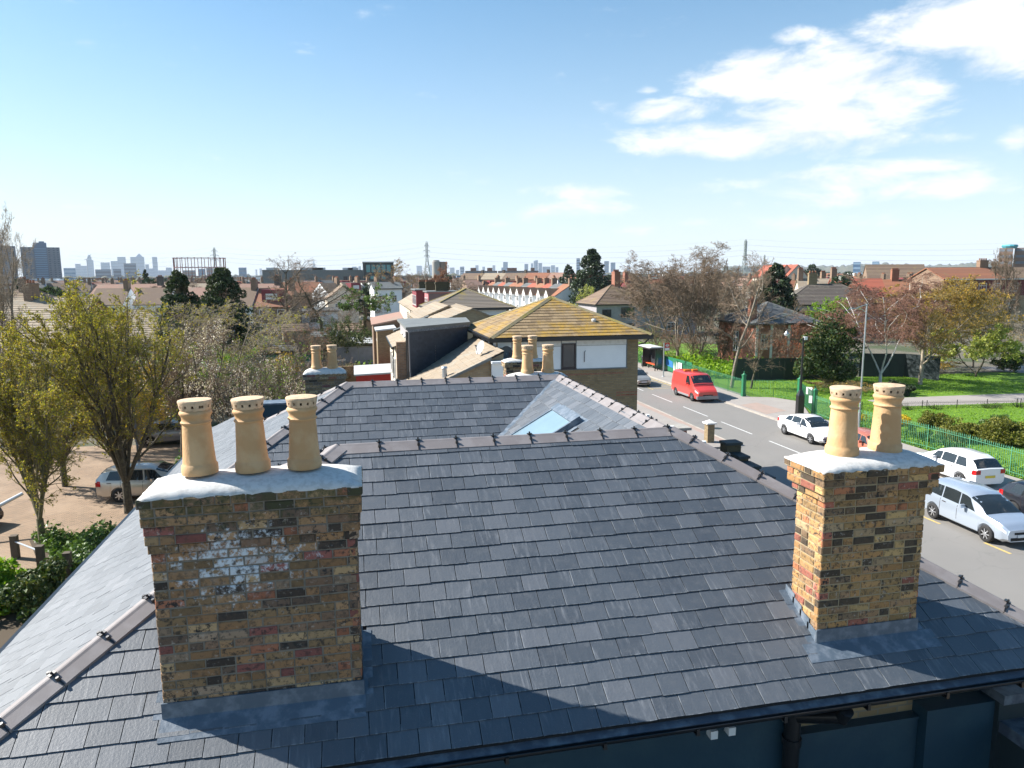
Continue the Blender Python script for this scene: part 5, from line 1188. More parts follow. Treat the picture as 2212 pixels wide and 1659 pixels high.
# --- the lichen covered hipped block beside the road, and its twin further on
def hip_block(label, X0, X1, Y0, name='hip_roofed_block', near=True):
    W_ = X1 - X0; ez = -3.30; az_ = -1.36 if near else -1.45; cx, cy = (X0 + X1) / 2, Y0 + W_ / 2
    t = thing(name, label, 'building', (cx, cy, GZ)); h = az_ - ez; b = W_ / 2; cs_ = math.hypot(b, h); tile = 'mossy tile' if near else 'grey brown tile'
    S4 = [Slope((cx, Y0, ez), (1, 0, 0), (0, b, h)), Slope((X0, cy, ez), (0, -1, 0), (b, 0, h)), Slope((X1, cy, ez), (0, 1, 0), (-b, 0, h)), Slope((cx, Y0 + W_, ez), (-1, 0, 0), (0, -b, h))]
    tri = [(-b, 0), (b, 0), (0, cs_)]
    if near:
        pl = []
        for i, s in enumerate(S4): pl += lay(s, tri, .345, .30, .018, .030, None, None, seed=30 + i, lap=.04, gap=.008)
        emit_pieces(t, pl, tile, 'roof_tile', 'roof_tiles', 300, chip=.008)
    else:
        mb = MB(); [row_roof(mb, s, tri, .345, .02, .035) for s in S4]; mb.build('roof', tile, t)
    mb = MB(); [mb.prism([s.P(a, c, 0) for a, c in tri], s.n * -.05, s.n * .001) for s in S4]; mb.build('roof_boarding', 'underlay', t)
    for sx, sy in ((-1, -1), (1, -1), (-1, 1), (1, 1)):
        e = Vector((cx + sx * (b + .02), cy + sy * (b + .02), ez + .03)); top = Vector((cx, cy, az_ + .05)); up = Vector((sx * h / b, sy * h / b, 2)).normalized()
        if near: ridge_run(t, e, top, .17, .075, up=up, mname='mossy ridge', lift=.045, clip=False)
        else: mb = MB(); mb.bar(e, top, .30, .09, up=up); mb.build('hip_ridge', 'mossy ridge', t)
    mb = MB(); mb.box(X0 - .08, Y0 - .10, ez - .20, X1 + .08, Y0 + .03, ez + .0); mb.box(X0 - .10, Y0 + .03, ez - .16, X0 + .03, Y0 + W_, ez + .0); mb.box(X1 - .03, Y0 + .03, ez - .16, X1 + .10, Y0 + W_, ez); mb.box(X0 + .03, Y0 + .03, ez - .14, X1 - .03, Y0 + W_ - .03, ez - .06); mb.build('gutter', 'gutter black', t)
    wx0, wx1, wy0 = X0 + .42, X1 - .60, Y0 + .42; bm_ = 'yellow brickwork'
    mb = MB(); mb.box(wx0, wy0, GZ, wx1, Y0 + W_ - .4, ez - .14); mb.build('wall', bm_, t)
    return t, wx0, wx1, wy0
blk, wx0, wx1, wy0 = hip_block('brick and white panel block with a hipped roof thick with yellow lichen', 6.81, 15.76, 37.0)
zt_, zp = -3.46, -5.08
mb = MB(); mb.box(8.02, wy0 - .05, zt_ - .36, 14.45, wy0 - .002, zt_); mb.build('top_panel', 'white trim', blk)
bl_white = 'white render'
for x0, x1 in ((8.02, 9.25), (9.28, 10.72), (11.60, 14.44)): mb = MB(); mb.box(x0, wy0 - .045, zp, x1, wy0 - .003, zt_ - .38); mb.build('white_panel', bl_white, blk)
mb = MB(); mb.box(10.72, wy0 - .07, zp - .02, 10.76, wy0 - .01, zt_); mb.box(11.55, wy0 - .07, zp - .02, 11.59, wy0 - .01, zt_); mb.box(14.45, wy0 - .06, zp - .02, 14.50, wy0 - .01, zt_); mb.box(8.0, wy0 - .09, zp - .07, 14.52, wy0 - .004, zp - .005); mb.build('panel_trim', 'grey roofing', blk)
window(blk, (11.155, wy0 - .03, -4.36), .76, 1.36, (0, -1, 0), frame='dark frame', mull=0, trans=False)
mb = MB(); mb.box(7.25, wy0 - .03, zt_ - .36, 8.0, wy0 - .004, zt_); mb.box(7.20, wy0 - .04, -5.5, 7.36, wy0 - .003, zt_ - .36); mb.build('corner_panel', bl_white, blk)
mb = MB(); mb.box(12.02, wy0 - .09, -4.72, 12.05, wy0 - .06, -4.16); mb.bar((12.03, wy0 - .075, -4.18), (12.10, wy0 - .075, -4.10), .025); mb.build('hook_rail', 'dark frame', blk)
mb = MB(); mb.box(9.15, wy0 - .012, -5.43, 14.35, wy0 - .003, -5.36); mb.box(13.9, wy0 - .012, -6.52, 15.15, wy0 - .003, -6.45); mb.box(13.9, wy0 - .012, -6.68, 15.15, wy0 - .003, -6.61); mb.build('brick_band', 'red brickwork', blk)
for y0, y1 in ((37.6, 38.3), (39.2, 39.9), (40.8, 42.2), (43.1, 44.8)): mb = MB(); mb.box(7.19, y0, zp, 7.232, y1, zt_); mb.build('white_panel', bl_white, blk)
for y in (38.75, 40.35, 42.65): window(blk, (7.22, y, -4.3), .82, 1.5, (-1, 0, 0), frame='dark frame', mull=1, trans=False)
mb = MB(); mb.box(6.9, 37.35, -5.25, 7.235, 45, -5.12); mb.build('sill', 'white trim', blk)
mb = MB(); mb.path([(15.7, 37.0, -3.42), (15.45, 37.2, -3.75), (15.2, 37.45, -3.85)], .04, 8); mb.build('downpipe', 'gutter black', blk)
mb = MB(); p = Vector((12.95, 38.55, -3.30 + .436 * 1.55)); mb.lathe([(.12, 0), (.14, .10), (.10, .16), (.004, .18)], p, 12); mb.build('roof_vent', 'satellite grey', blk)
GZ = -H
blk2, ax0, ax1, ay0 = hip_block('grey tiled twin block further back with an orange lichen patch at its apex', 6.95, 15.85, 72.0, near=False)
mb = MB(); mb.box(7.5, ay0 - .03, -4.1, 8.6, ay0 - .004, -3.5); mb.box(11.2, ay0 - .03, -4.05, 15.0, ay0 - .004, -3.5); mb.build('white_panel', bl_white, blk2)
for y in (73.6, 75.0, 77.0): window(blk2, (7.35, y, -4.5), .9, 1.4, (-1, 0, 0), mull=1)
mb = MB(); mb.box(7.33, 72.4, -6.5, 7.366, 79.8, -3.5); mb.build('white_panel', bl_white, blk2)
GZ = -H / .82
def dish(label, p, r, aim, m_, arm_to):
    p = Vector(p); aim = Vector(aim).normalized(); t = thing('satellite_dish', label, 'satellite dish', tuple(p)); q = aim.to_track_quat('Z', 'Y').to_matrix(); mb = MB()
    prof = [(r * k / 6, .10 * (k / 6) ** 2) for k in range(1, 7)]; n = 20; vs = [p + q @ Vector((0, 0, 0))]
    for rr_, z in prof: vs += [p + q @ Vector((rr_ * math.cos(2 * math.pi * i / n), rr_ * 1.12 * math.sin(2 * math.pi * i / n), z)) for i in range(n)]
    fs = [(0, 1 + i, 1 + (i + 1) % n) for i in range(n)] + [(1 + j * n + i, 1 + (j + 1) * n + i, 1 + (j + 1) * n + (i + 1) % n, 1 + j * n + (i + 1) % n) for j in range(5) for i in range(n)]
    mb.add(vs, fs); mb.build('reflector', m_, t, smooth=True); mb = MB(); f = p + aim * r * 1.1; mb.tube(p + q @ Vector((0, -r * 1.1, .1)), f, .02, .02, 6); mb.tube(f - aim * .06, f + aim * .05, .04, .03, 8); mb.build('receiver_arm', 'dark frame', t); mb = MB(); mb.path([p, Vector(arm_to)], .022, 6); mb.build('mount', 'galvanised', t)
dish('grey satellite dish standing on the tan roof left of the white panels', (6.25, 36.6, -3.72), .34, (-.85, -.35, .35), 'satellite grey', (6.3, 36.9, -4.15))
dish('dark satellite dish on a pole against the brick pier by the white panels', (7.62, 36.9, -4.10), .36, (.25, -.9, .3), 'satellite dark', (7.62, 37.35, -4.3))
mb = MB(); mb.tube((7.62, 37.0, -7.5), (7.62, 37.0, -4.2), .03, .03, 8); solo(mb, 'aerial_pole', 'galvanised', 'thin grey pole carrying the dark satellite dish', 'pole', (7.62, 37.0, -7.5))

# --- terrace house with the dark dormer, beside the lichen block
n1 = thing('dormer_house', 'house with a tan tiled roof and a big dormer hung with dark slates', 'house', (5, 41, GZ))
zr = lambda x: -5.86 + .45 * (x - 2.41); k_ = math.hypot(1, .45)
s1 = Slope((2.25, 0, zr(2.25)), (0, -1, 0), (1, 0, .45)); pl = lay(s1, [(-34.9, 0), (-34.9, 4.85 * k_), (-43.8, 4.85 * k_), (-43.8, 4.2), (-39.7, 0)], .34, .42, .016, .028, None, None, seed=71, lap=.05, gap=.008)
emit_pieces(n1, pl, 'tan tile', 'roof_tile', 'roof_tiles', 290, chip=.006)
mb = MB(); mb.prism([(2.25, 34.95, zr(2.25)), (7.1, 34.95, zr(7.1)), (7.1, 44, zr(7.1)), (2.25, 44, zr(2.25))], (0, 0, -.08), (0, 0, -.002)); mb.build('roof_boarding', 'underlay', n1)
mb = MB(); mb.prism([(2.5, 35.1, GZ), (7.1, 35.1, GZ), (7.1, 35.1, zr(7.1) - .1), (2.5, 35.1, zr(2.5) - .1)], (0, 0, 0), (0, 5.8, 0)); mb.build('wall', 'buff brickwork', n1)
mb = MB(); mb.prism([(2.22, 34.86, zr(2.22) + .04), (6.45, 34.86, zr(6.45) + .04), (6.45, 34.86, zr(6.45) - .10), (2.22, 34.86, zr(2.22) - .10)], (0, 0, 0), (0, .09, 0)); mb.build('verge', 'grey roofing', n1)
mb = MB(); mb.box(6.45, 34.8, -7.5, 7.12, 35.0, -4.30); mb.box(6.42, 34.6, -4.32, 7.3, 37.4, -4.22); mb.build('white_panel', bl_white, n1)
mb = MB(); mb.box(2.12, 34.9, zr(2.25) - .10, 2.26, 39.9, zr(2.25) + .0); mb.build('gutter', 'gutter black', n1)
FP = [(2.83, 40.0), (6.55, 43.4), (7.0, 48.0), (2.83, 48.0)]; dtop = -2.97
dr_ = MB(); dr_.prism([(x, y, -6.0) for x, y in FP], (0, 0, 0), (0, 0, 6.0 + dtop)); dorm = dr_.build('dormer', 'tile hung slate', n1)
cu = Vector((3.72, 3.4, 0)).normalized(); cn_ = Vector((cu.y, -cu.x, 0)); sd1 = Slope(Vector((2.83, 40.0, -6.0)) + cn_ * .005, cu, (0, 0, 1)); sd1.n = cn_; Lc = math.hypot(3.72, 3.4)
rows = lay(sd1, [(0, zr(2.83) + 5.95), (Lc, zr(6.55) + 5.95), (Lc, 6.0 + dtop - .02), (0, 6.0 + dtop - .02)], .145, .26, .008, .014, None, None, seed=77, lap=.02, gap=.008)
emit_pieces(n1, rows, 'tile hung slate', 'hung_slate', 'hung_slates', 58)
mb = MB(); FQ = [(2.62, 39.72), (6.75, 43.45), (7.2, 48.1), (2.62, 48.1)]; mb.prism([(x, y, dtop + .01) for x, y in FQ], (0, 0, 0), (0, 0, .15)); mb.build('flat_roof', 'grey roofing', n1)
mb = MB(); mb.bar(Vector((2.75, 39.84, dtop - .06)), Vector((6.72, 43.47, dtop - .06)), .05, .13); mb.build('fascia_board', 'lead', n1)
mb = MB(); mb.box(2.79, 40.1, -5.3, 2.825, 47.9, dtop - .01); mb.build('dormer_cheek', 'grey render', n1)
for y in (41.2, 43.4, 45.6): window(n1, (2.785, y, -4.1), 1.0, 1.1, (-1, 0, 0), mull=1)
mb = MB(); mb.tube((2.72, 39.9, -6.0), (2.72, 39.9, dtop - .1), .045, .045, 8); mb.tube((2.66, 40.2, -6.0), (2.66, 40.2, dtop - .1), .035, .035, 8); mb.build('downpipe', 'gutter black', n1)
mb = MB(); p = Vector((4.2, 35.6, zr(4.2))); mb.tube(p, p + Vector((0, 0, .48)), .13, .12, 12); mb.tube(p + Vector((0, 0, .48)), p + Vector((0, 0, .56)), .17, .12, 12); mb.build('flue', 'galvanised', n1)
# next unit, cream rear wall with brick pier, its eaves a little higher
n2 = thing('rear_wing', 'cream walled rear wing with a brick pier and sloping tan roof left of the dormer', 'house', (3, 45, GZ))
zr2 = lambda x: -4.02 + .43 * (x - 2.0); s2 = Slope((1.95, 0, zr2(1.95)), (0, -1, 0), (1, 0, .43)); pl = lay(s2, [(-41.2, 0), (-41.2, 2.3), (-49, 2.3), (-49, 0)], .34, .42, .016, .028, None, None, seed=81, lap=.05, gap=.008); emit_pieces(n2, pl, 'tan tile', 'roof_tile', 'roof_tiles', 120, chip=.006)
mb = MB(); mb.box(2.15, 41.4, GZ, 4.4, 49, -4.0); mb.build('wall', 'cream render', n2); mb = MB(); mb.box(2.15, 40.95, GZ, 2.85, 41.38, -3.72); mb.build('brick_pier', 'brown brickwork', n2)
mb = MB(); mb.box(1.88, 41.2, -4.14, 1.98, 49, -4.02); mb.tube((2.08, 43.2, GZ), (2.08, 43.2, -4.1), .045, .045, 8); mb.build('gutter', 'gutter black', n2)
for y in (42.4, 44.6, 46.6): window(n2, (2.14, y, -5.4), .9, 1.3, (-1, 0, 0), mull=1)
for o in list(SC.objects):
    if o.parent is None and (o in (blk, n1, n2) or o.name.startswith(('satellite_dish', 'aerial_pole'))):
        o.scale = (KB, KB, KB); o.location = o.location * KB
# brick gable between the two hipped blocks
def gable_front(label, y, pl_, pa, pr, depth, wall, roof, name='gabled_house'):
    L_, A_, R__ = aty(*pl_, y), aty(*pa, y), aty(*pr, y); t = thing(name, label, 'house', ((L_.x + R__.x) / 2, y, -H)); mb = MB()
    mb.prism([(L_.x, y, -H), (R__.x, y, -H), (R__.x, y, R__.z), (A_.x, y, A_.z), (L_.x, y, L_.z)], (0, 0, 0), (0, depth, 0)); mb.build('wall', wall, t); mb = MB()
    for q in (L_, R__):
        v = Vector((A_.x - q.x, 0, A_.z - q.z)); ln = v.length; s = Slope((q.x, y - .12, q.z + .02), (0, 1, 0), v); row_roof(mb, s, [(0, -.25), (depth, -.25), (depth, ln), (0, ln)], .36, .02, .03)
    mb.build('roof', roof, t); return t
gable_front('plain brick gable with grey tiles between the two hipped blocks', 53.0, (946, 697), (1021, 667), (1100, 700), 9, 'buff brickwork', 'tan tile')
gable_front('low tan tiled gable roof in front of the twin block', 60.0, (905, 690), (968, 661), (1010, 678), 10, 'buff brickwork', 'tan tile')
def slab_px(name, label, cat, px0, py0, px1, py1, y, depth, wall, roof_m=None, lean=0.0, zb=-H, roof_t=.12, ov=.15, sub='flat_roof', group=None):
    """a plain box placed by its front face, with a slightly sloping roof sheet"""
    a, b = aty(px0, py0, y), aty(px1, py1, y); t = thing(name, label, cat, ((a.x + b.x) / 2, y, max(zb, -H)), group=group); mb = MB()
    mb.prism([(a.x, y, zb), (b.x, y, zb), (b.x, y, b.z), (a.x, y, a.z)], (0, 0, 0), (0, depth, 0)); mb.build('wall', wall, t)
    if roof_m: mb = MB(); mb.prism([(a.x - ov, y - ov, a.z + .003), (b.x + ov, y - ov, b.z + .003), (b.x + ov, y + depth, b.z + lean + .003), (a.x - ov, y + depth, a.z + lean + .003)], (0, 0, 0), (0, 0, roof_t)); mb.build(sub, roof_m, t)
    return t
slab_px('rear_extension', 'brick extension with a sloping pinkish roof left of the twin block', 'extension', 806, 704, 868, 690, 66, 5, 'brown brickwork', 'pinkish roof', .35)
slab_px('rear_extension', 'lower extension with a pale green edged flat roof', 'extension', 815, 716, 852, 711, 62, 4, 'yellow brickwork', 'satellite grey', 0)
slab_px('garden_room', 'white flat roofed lean-to beside the cream rear wing', 'extension', 818, 738, 846, 736, 64, 7, 'cream render', 'satellite grey', .1)
slab_px('parapet_wall', 'stepped party wall running up to the twin block', 'wall', 851, 716, 925, 684, 58, .5, 'brown brickwork', 'grey roofing', 0, roof_t=.08, ov=.05, sub='coping')
t = slab_px('garden_shed', 'maroon garden shed under a whitish corrugated roof with a blue tub on it', 'shed', 769, 812, 860, 806, 57, 3.4, 'red paint', 'satellite grey', .28); t2 = aty(850, 799, 59)
mb = MB(); mb.lathe([(.18, 0), (.22, .22)], (t2.x, 58.5, aty(850, 804, 58.5).z - .05), 12); solo(mb, 'plastic_tub', 'blue plastic', 'blue tub on the corner of the corrugated shed roof', 'tub', (t2.x, 58.5, aty(850, 804, 58.5).z - .05))
def wallrun(name, label, cat, pts, h, th, m_, cap=None, post=None, panel=1.83, board=False):
    t = thing(name, label, cat, (pts[0][0], pts[0][1], -H))
    for a, b in zip(pts, pts[1:]):
        a3, b3 = Vector((*a, -H)), Vector((*b, -H)); L = (b3 - a3).length; d = (b3 - a3) / L; n = max(1, round(L / panel))
        if post:
            for i in range(n):
                p, q = a3 + d * L * i / n, a3 + d * L * (i + .985) / n; mb = MB(); dz = rnd.uniform(-.03, .03); mb.bar(p + Vector((0, 0, h / 2 + dz)), q + Vector((0, 0, h / 2 + dz)), th, h); mb.build('fence_panel', m_, t)
                mb = MB(); mb.bar(p, p + Vector((0, 0, h + .1)), .1, .1, up=d); mb.build('fence_post', post, t)
        else:
            mb = MB(); mb.bar(a3 + Vector((0, 0, h / 2)), b3 + Vector((0, 0, h / 2)), th, h); mb.build('wall', m_, t)
        if cap: mb = MB(); mb.bar(a3 + Vector((0, 0, h + .03)), b3 + Vector((0, 0, h + .03)), th + .08, .06); mb.build('coping', cap, t)
    return t
wallrun('garden_wall', 'yellow brown garden wall with a mossy coping beyond the small rear chimney', 'wall', [(-3.2, 67), (3.4, 67)], 2.0, .22, 'yellow brickwork', 'mossy tile')
wallrun('panel_fence', 'pale concrete panel fence with tall posts across the gardens', 'fence', [(-3.4, 86.5), (3.6, 86)], 1.9, .06, 'grey render', post='concrete', cap='concrete')
wallrun('panel_fence', 'teal green panel fence behind the bare shrubs', 'fence', [(-11.5, 76.5), (-4, 76)], 2.25, .06, 'park green paint', post='concrete')
wallrun('garden_wall', 'long grey garden wall below the teal fence', 'wall', [(-13, 75.4), (-1.2, 74.8)], 1.75, .22, 'concrete')
wallrun('panel_fence', 'brown timber fence running away along the back gardens', 'fence', [(-3.2, 67), (-5, 120)], 1.8, .05, 'timber fence', post='old timber')
wallrun('panel_fence', 'weathered fence along the back of the car park', 'fence', [(-60, 56), (-30, 56), (-14, 55)], 1.8, .05, 'timber fence', post='old timber')
wallrun('panel_fence', 'grey fence beyond the dark trees on the left', 'fence', [(-30, 88), (-14, 90), (-4, 92)], 1.8, .05, 'timber fence', post='concrete')
wallrun('panel_fence', 'old timber fence by the ivy clad tree', 'fence', [(-12, 118), (6, 120)], 1.8, .05, 'timber fence', post='concrete')
sheds = [('dark roofed garden shed by the bare shrubs', -8.5, 84, .2, 3, 2.4, 2.0, 2.6, 'timber fence', 'slate roof old'), ('grey felt roofed shed among the bare trees', -4, 101, -.1, 3.5, 2.6, 2.1, 2.7, 'timber fence', 'grey roofing'), ('pale roofed garage left of the garden wall', -13.5, 66, .1, 4.5, 3, 2.3, 2.9, 'concrete', 'satellite grey'),
         ('low brick garage with a white edged flat roof beyond the ivy tree', 4.5, 128, 0, 7, 5, 2.8, 3.0, 'brown brickwork', 'grey roofing'), ('shed with a mossy roof beside the teal fence', -10, 82.5, .3, 2.6, 2.2, 1.9, 2.5, 'old timber', 'mossy tile'), ('small glazed shed near the panel fence', 1.0, 92, .05, 3, 2.2, 1.9, 2.5, 'old timber', 'satellite grey'),
         ('brown pitched shed in the far gardens', -9, 112, .15, 3.5, 3, 2.2, 3.2, 'timber fence', 'brown tile'), ('garden studio with a timber gable near the gnarled tree', -1, 108, -.2, 3.6, 3, 2.2, 3.3, 'buff brickwork', 'brown tile')]
for lab, x, y, r, w, d, e, rg, wl, rf in sheds: house_at('garden_shed', lab, x, y, r, w, d, e, rg, 'gable', 'x', wl, rf, .5, group='sheds in the back gardens', cat='shed', gut=False)
# flat grey roof just behind the three pots
house_at('bin_store', 'low grey roofed store half hidden behind the third pot', -4.9, 44.5, .1, 3.4, 2.2, 2.0, 2.15, 'gable', 'x', 'concrete', 'grey roofing', .8, cat='shed', gut=False)

# --- terrace beyond with red and pink dormers and the row of big stacks
tr = thing('rear_terrace', 'terrace seen end on with red and pink box dormers and dark stacks', 'terrace', (11, 95, -H))
mb = MB(); mb.box(7.6, 82, -H, 16, 130, -4.6); mb.build('wall', 'cream render', tr); mb = MB()
for s_, v_ in ((Slope((7.3, 0, -4.7), (0, -1, 0), (4.5, 0, 2.6)), 5.2), (Slope((16.3, 0, -4.7), (0, 1, 0), (-4.5, 0, 2.6)), 5.2)):
    row_roof(mb, s_, [(-130, 0), (-82, 0), (-82, v_), (-130, v_)] if s_.u.y < 0 else [(82, 0), (130, 0), (130, v_), (82, v_)], .36, .02, .03)
mb.build('roof', 'tan tile', tr); mb = MB(); mb.prism([(7.6, 82, -4.7), (16, 82, -4.7), (11.8, 82, -2.2)], (0, 0, 0), (0, .2, 0)); mb.build('gable', 'buff brickwork', tr)
for y0, y1, x0, m_, lab in ((85, 89.5, 8.3, 'pink', None), (97, 104, 7.9, 'red', None)):
    mb = MB(); mb.box(x0, y0, -5.2, 11.8, y1, -2.0); o = mb.build('dormer', 'dormer pink' if m_ == 'pink' else 'dormer red', tr) if ('dormer pink' in MATS) else None
    if o is None: mat('dormer pink', (.50, .17, .18), .7, 0, (.42, .14, .15), 3, .4); mat('dormer red', (.20, .025, .035), .7); mat('dormer brown', (.17, .12, .12), .6); o = mb.build('dormer', 'dormer pink' if m_ == 'pink' else 'dormer red', tr)
    mb = MB(); mb.box(x0 - .2, y0 - .2, -2.0, 12, y1 + .2, -1.86); mb.build('dormer_roof', 'grey roofing', o); 
    if m_ == 'pink': mb = MB(); mb.box(x0 + .1, y0 - .02, -4.8, 11.6, y0 - .003, -2.1); mb.build('dormer_cheek', 'dormer brown', o)
    for y in np.arange(y0 + 1.0, y1, 2.0): window(tr, (x0 - .01, y, -3.3), 1.0, 1.3, (-1, 0, 0), mull=1)
for y in (83.5, 85.5, 91, 93.5, 95.5, 105, 109): window(tr, (7.59, y, -5.9), .9, 1.2, (-1, 0, 0), mull=1)
for y in (84.3, 90, 96, 103): mb = MB(); mb.tube((7.5, y, -H), (7.5, y, -4.7), .05, .05, 6); mb.build('downpipe', 'gutter black', tr)
for (px0, px1, y) in ((941, 969, 86), (920, 940, 93), (905, 920, 103)):
    a, b = aty(px0, 609, y), aty(px1, 609, y); st = MB(); st.box(a.x, y, -3.6, b.x, y + .6, a.z); st.box(a.x - .08, y - .08, a.z - .25, b.x + .08, y + .68, a.z - .08); o = st.build('chimney', 'mossy shaded brick' if 'mossy shaded brick' in MATS else wall_brick('mossy shaded brick', (.06, .05, .025), (.09, .075, .035), (.07, .06, .04)) or 'mossy shaded brick', tr)
    for i in range(5): m2 = MB(); m2.lathe([(.13, a.z), (.11, a.z + .22), (.14, a.z + .28)], (a.x + (b.x - a.x) * (i + .5) / 5, y + .3, 0), 8); m2.build('chimney_pot', 'orange tile', o)

# --- white fronted terrace marching away on the far side of the gap
pA = atd(1191, 640, 171); pB = atd(1031, 640, 236); dR = Vector((pB.x - pA.x, pB.y - pA.y, 0)); LR = dR.length; dR.normalize(); rot = math.atan2(dR.y, dR.x)
def bay_house(label, roof, i, wd=5.6):
    t = thing('bay_fronted_house', label, 'house', (0, 0, -H), .001, 'white fronted terrace houses with gabled bays', local=True)
    w, d, e, rg = wd, 8.0, 5.2, 7.9; mb = MB(); mb.box(-w / 2, 0, 0, w / 2 - .003, d, e); [mb.prism([(s * (w / 2 - .003), 0, e), (s * (w / 2 - .003), d, e), (s * (w / 2 - .003), d / 2, rg - .1)], (0, 0, 0), (-s * .2, 0, 0)) for s in (-1, 1)]; mb.build('wall', 'white render', t); mb = MB()
    for s in roof_slopes(w - .5, d, e, rg, 'gable', .25)[0]: s[0].o.y += d / 2; row_roof(mb, s[0], s[1], .5, .02, .05)
    r = mb.build('roof', roof, t); mb = MB(); b = 2.6; x0 = -w / 2 + .4
    mb.add([(x0, 0, 0), (x0 + .4, -.8, 0), (x0 + b - .4, -.8, 0), (x0 + b, 0, 0), (x0, 0, 5.1), (x0 + .4, -.8, 5.1), (x0 + b - .4, -.8, 5.1), (x0 + b, 0, 5.1)], [(0, 1, 5, 4), (1, 2, 6, 5), (2, 3, 7, 6)]); mb.build('bay', 'white render', t); mb = MB()
    cx = x0 + b / 2; mb.prism([(x0 - .15, -.95, 5.05), (x0 + b + .15, -.95, 5.05), (cx, -.95, 6.75)], (0, 0, 0), (0, .12, 0)); mb.build('gable_board', 'white trim', t); mb = MB()
    for s in (-1, 1): mb.prism([(cx, -1.05, 6.85), (cx + s * (b / 2 + .3), -1.05, 5.05), (cx + s * (b / 2 + .3), 2.4, 5.05), (cx, 2.4, 6.85)], (0, 0, 0), (0, 0, .1))
    mb.build('bay_roof', 'brown tile', t)
    for z in (.9, 3.3): window(t, (x0 + b / 2, -.81, z + .75), 1.5, 1.5, (0, -1, 0), mull=2); window(t, (w / 2 - 1.0, -.01, z + .75), .9, 1.4, (0, -1, 0), mull=0)
    if i % 2 == 0: stack(t, w / 2 - .3, d / 2, 6.8, 9.3, .8, 1.3, 'brown brickwork', 3)
    return t
prs = [bay_house('white fronted bay house with an orange tiled roof, nearest of its row', 'orange tile', 0), bay_house('white fronted bay house with a grey slate roof, second of its row', 'slate roof old', 1), bay_house('white fronted bay house with a red tiled roof, third of its row', 'red tile', 2)]
k = 0; nrow = 12; ordw = 'nearest second third fourth fifth sixth seventh eighth ninth tenth eleventh farthest'.split(); seq = [0, 1, 2, 0, 2, 1, 0, 0, 1, 2, 1, 0]; rfw = ['orange', 'grey slate', 'red']; used = {0: False, 1: False, 2: False}
for i in range(nrow):
    p = pA + dR * (i * 5.6); q = seq[i]
    # fronts face left (west); local -y is the front
    rz_ = rot + math.pi; fx = (p.x, p.y, -H)
    if not used[q]: used[q] = True; o = prs[q]; o.location = fx; o.rotation_euler = (0, 0, rz_); o['label'] = f'white fronted bay house with {rfw[q]} roof, {ordw[i]} of its row'
    else: copy_tree(prs[q], fx, rz_, f'white fronted bay house with {rfw[q]} roof, {ordw[i]} of its row')
# --- semi detached house with a hipped brown roof right of it
c = atd(1302, 640, 118); house_at('semi_detached_house', 'grey rendered house with a hipped brown roof and big red brick stack', c.x + 3, c.y + 3, .05, 9.5, 8.5, 5.4, 8.4, 'hip', 'x', 'grey render', 'brown tile', .4,
    wins=(('f', -3.0, 3.4, 1.5, 1.2, 'dark frame'), ('f', .6, 3.4, 2.3, 1.5, 'dark frame'), ('f', .6, .8, 2.3, 1.5, 'dark frame')), stacks=((.4, .2, 7.2, 10.6, 1.0, 1.3, 'red brickwork', 4),))
house_at('semi_detached_house', 'adjoining house with a mottled brown roof behind the bare trees', c.x + 12.5, c.y + 5, .05, 9.0, 8, 5.4, 8.4, 'gable', 'x', 'grey render', 'brown tile', .4, wins=(('f', 0, 3.2, 2.2, 1.4), ('f', 0, .8, 2.2, 1.4)))
# --- the empty brick house in the trees
bh = house_at('empty_house', 'empty red brick house with a worn slate hipped roof behind the dark hoarding', 46.1, 75.2, .02, 7.6, 8.0, 4.75, 6.9, 'hip', 'x', 'red brickwork', 'slate roof old', .28,
    wins=(('f', -2.8, 2.0, .8, 1.6), ('l', 0, 1.5, 1.0, 2.2)), stacks=((-3.5, -2.6, 4.0, 7.4, .75, .6, 'red brickwork', 1),), cat='house', ov=.35)
mb = MB(); mb.box(.8, -4.06, .1, 2.3, -4.005, 2.4); mb.build('boarded_opening', 'buff brickwork', bh)
for x in (-3.82, -2.05, .1): mb = MB(); mb.box(x, -4.05, 0, x + .28, -4.003, 4.7); mb.build('quoin', 'white trim', bh)
mat('maroon wall', (.15, .035, .035), .8)
# --- long row of flats with orange roofs at the right
ordn = 'first second third fourth fifth sixth seventh eighth'.split()
base = atd(2062, 640, 150); base.z = 0; dx = Vector((.955, -.10, 0)).normalized(); ra = math.atan2(dx.y, dx.x)
rfs = ['orange tile', 'brown tile', 'orange tile', 'red tile', 'orange tile', 'tan tile', 'orange tile', 'brown tile']
for i in range(4):
    p = base + dx * (i * 11.2); t = house_at('flats', f'{ordn[i]} section from the left of the maroon and cream flats under orange roofs', p.x, p.y, ra, 11.15, 9, 9.0, 10.9, 'gable', 'x', 'brown brickwork', rfs[i], .5,
        wins=tuple(('f', x, z, ww, 1.4) for z in (4.1, 6.9) for x, ww in ((-3.9, 1.4), (-1.2, .8), (1.5, 1.4), (4.2, 1.2))), stacks=((5.0, .3, 10.0, 12.2, 1.6, .9, 'brown brickwork', 4),), group='maroon and cream flats')
    mb = MB(); mb.box(-5.57, -4.56, 0, 5.57, -4.505, 6.2); mb.build('lower_wall', 'buff brickwork', t); mb = MB(); mb.box(-5.57, -4.55, 6.2, 5.57, -4.505, 8.8); mb.build('upper_cladding', 'maroon wall', t); mb = MB(); mb.box(-5.57, -4.95, 8.85, 5.57, -4.5, 9.05); mb.build('eaves_board', 'white trim', t)
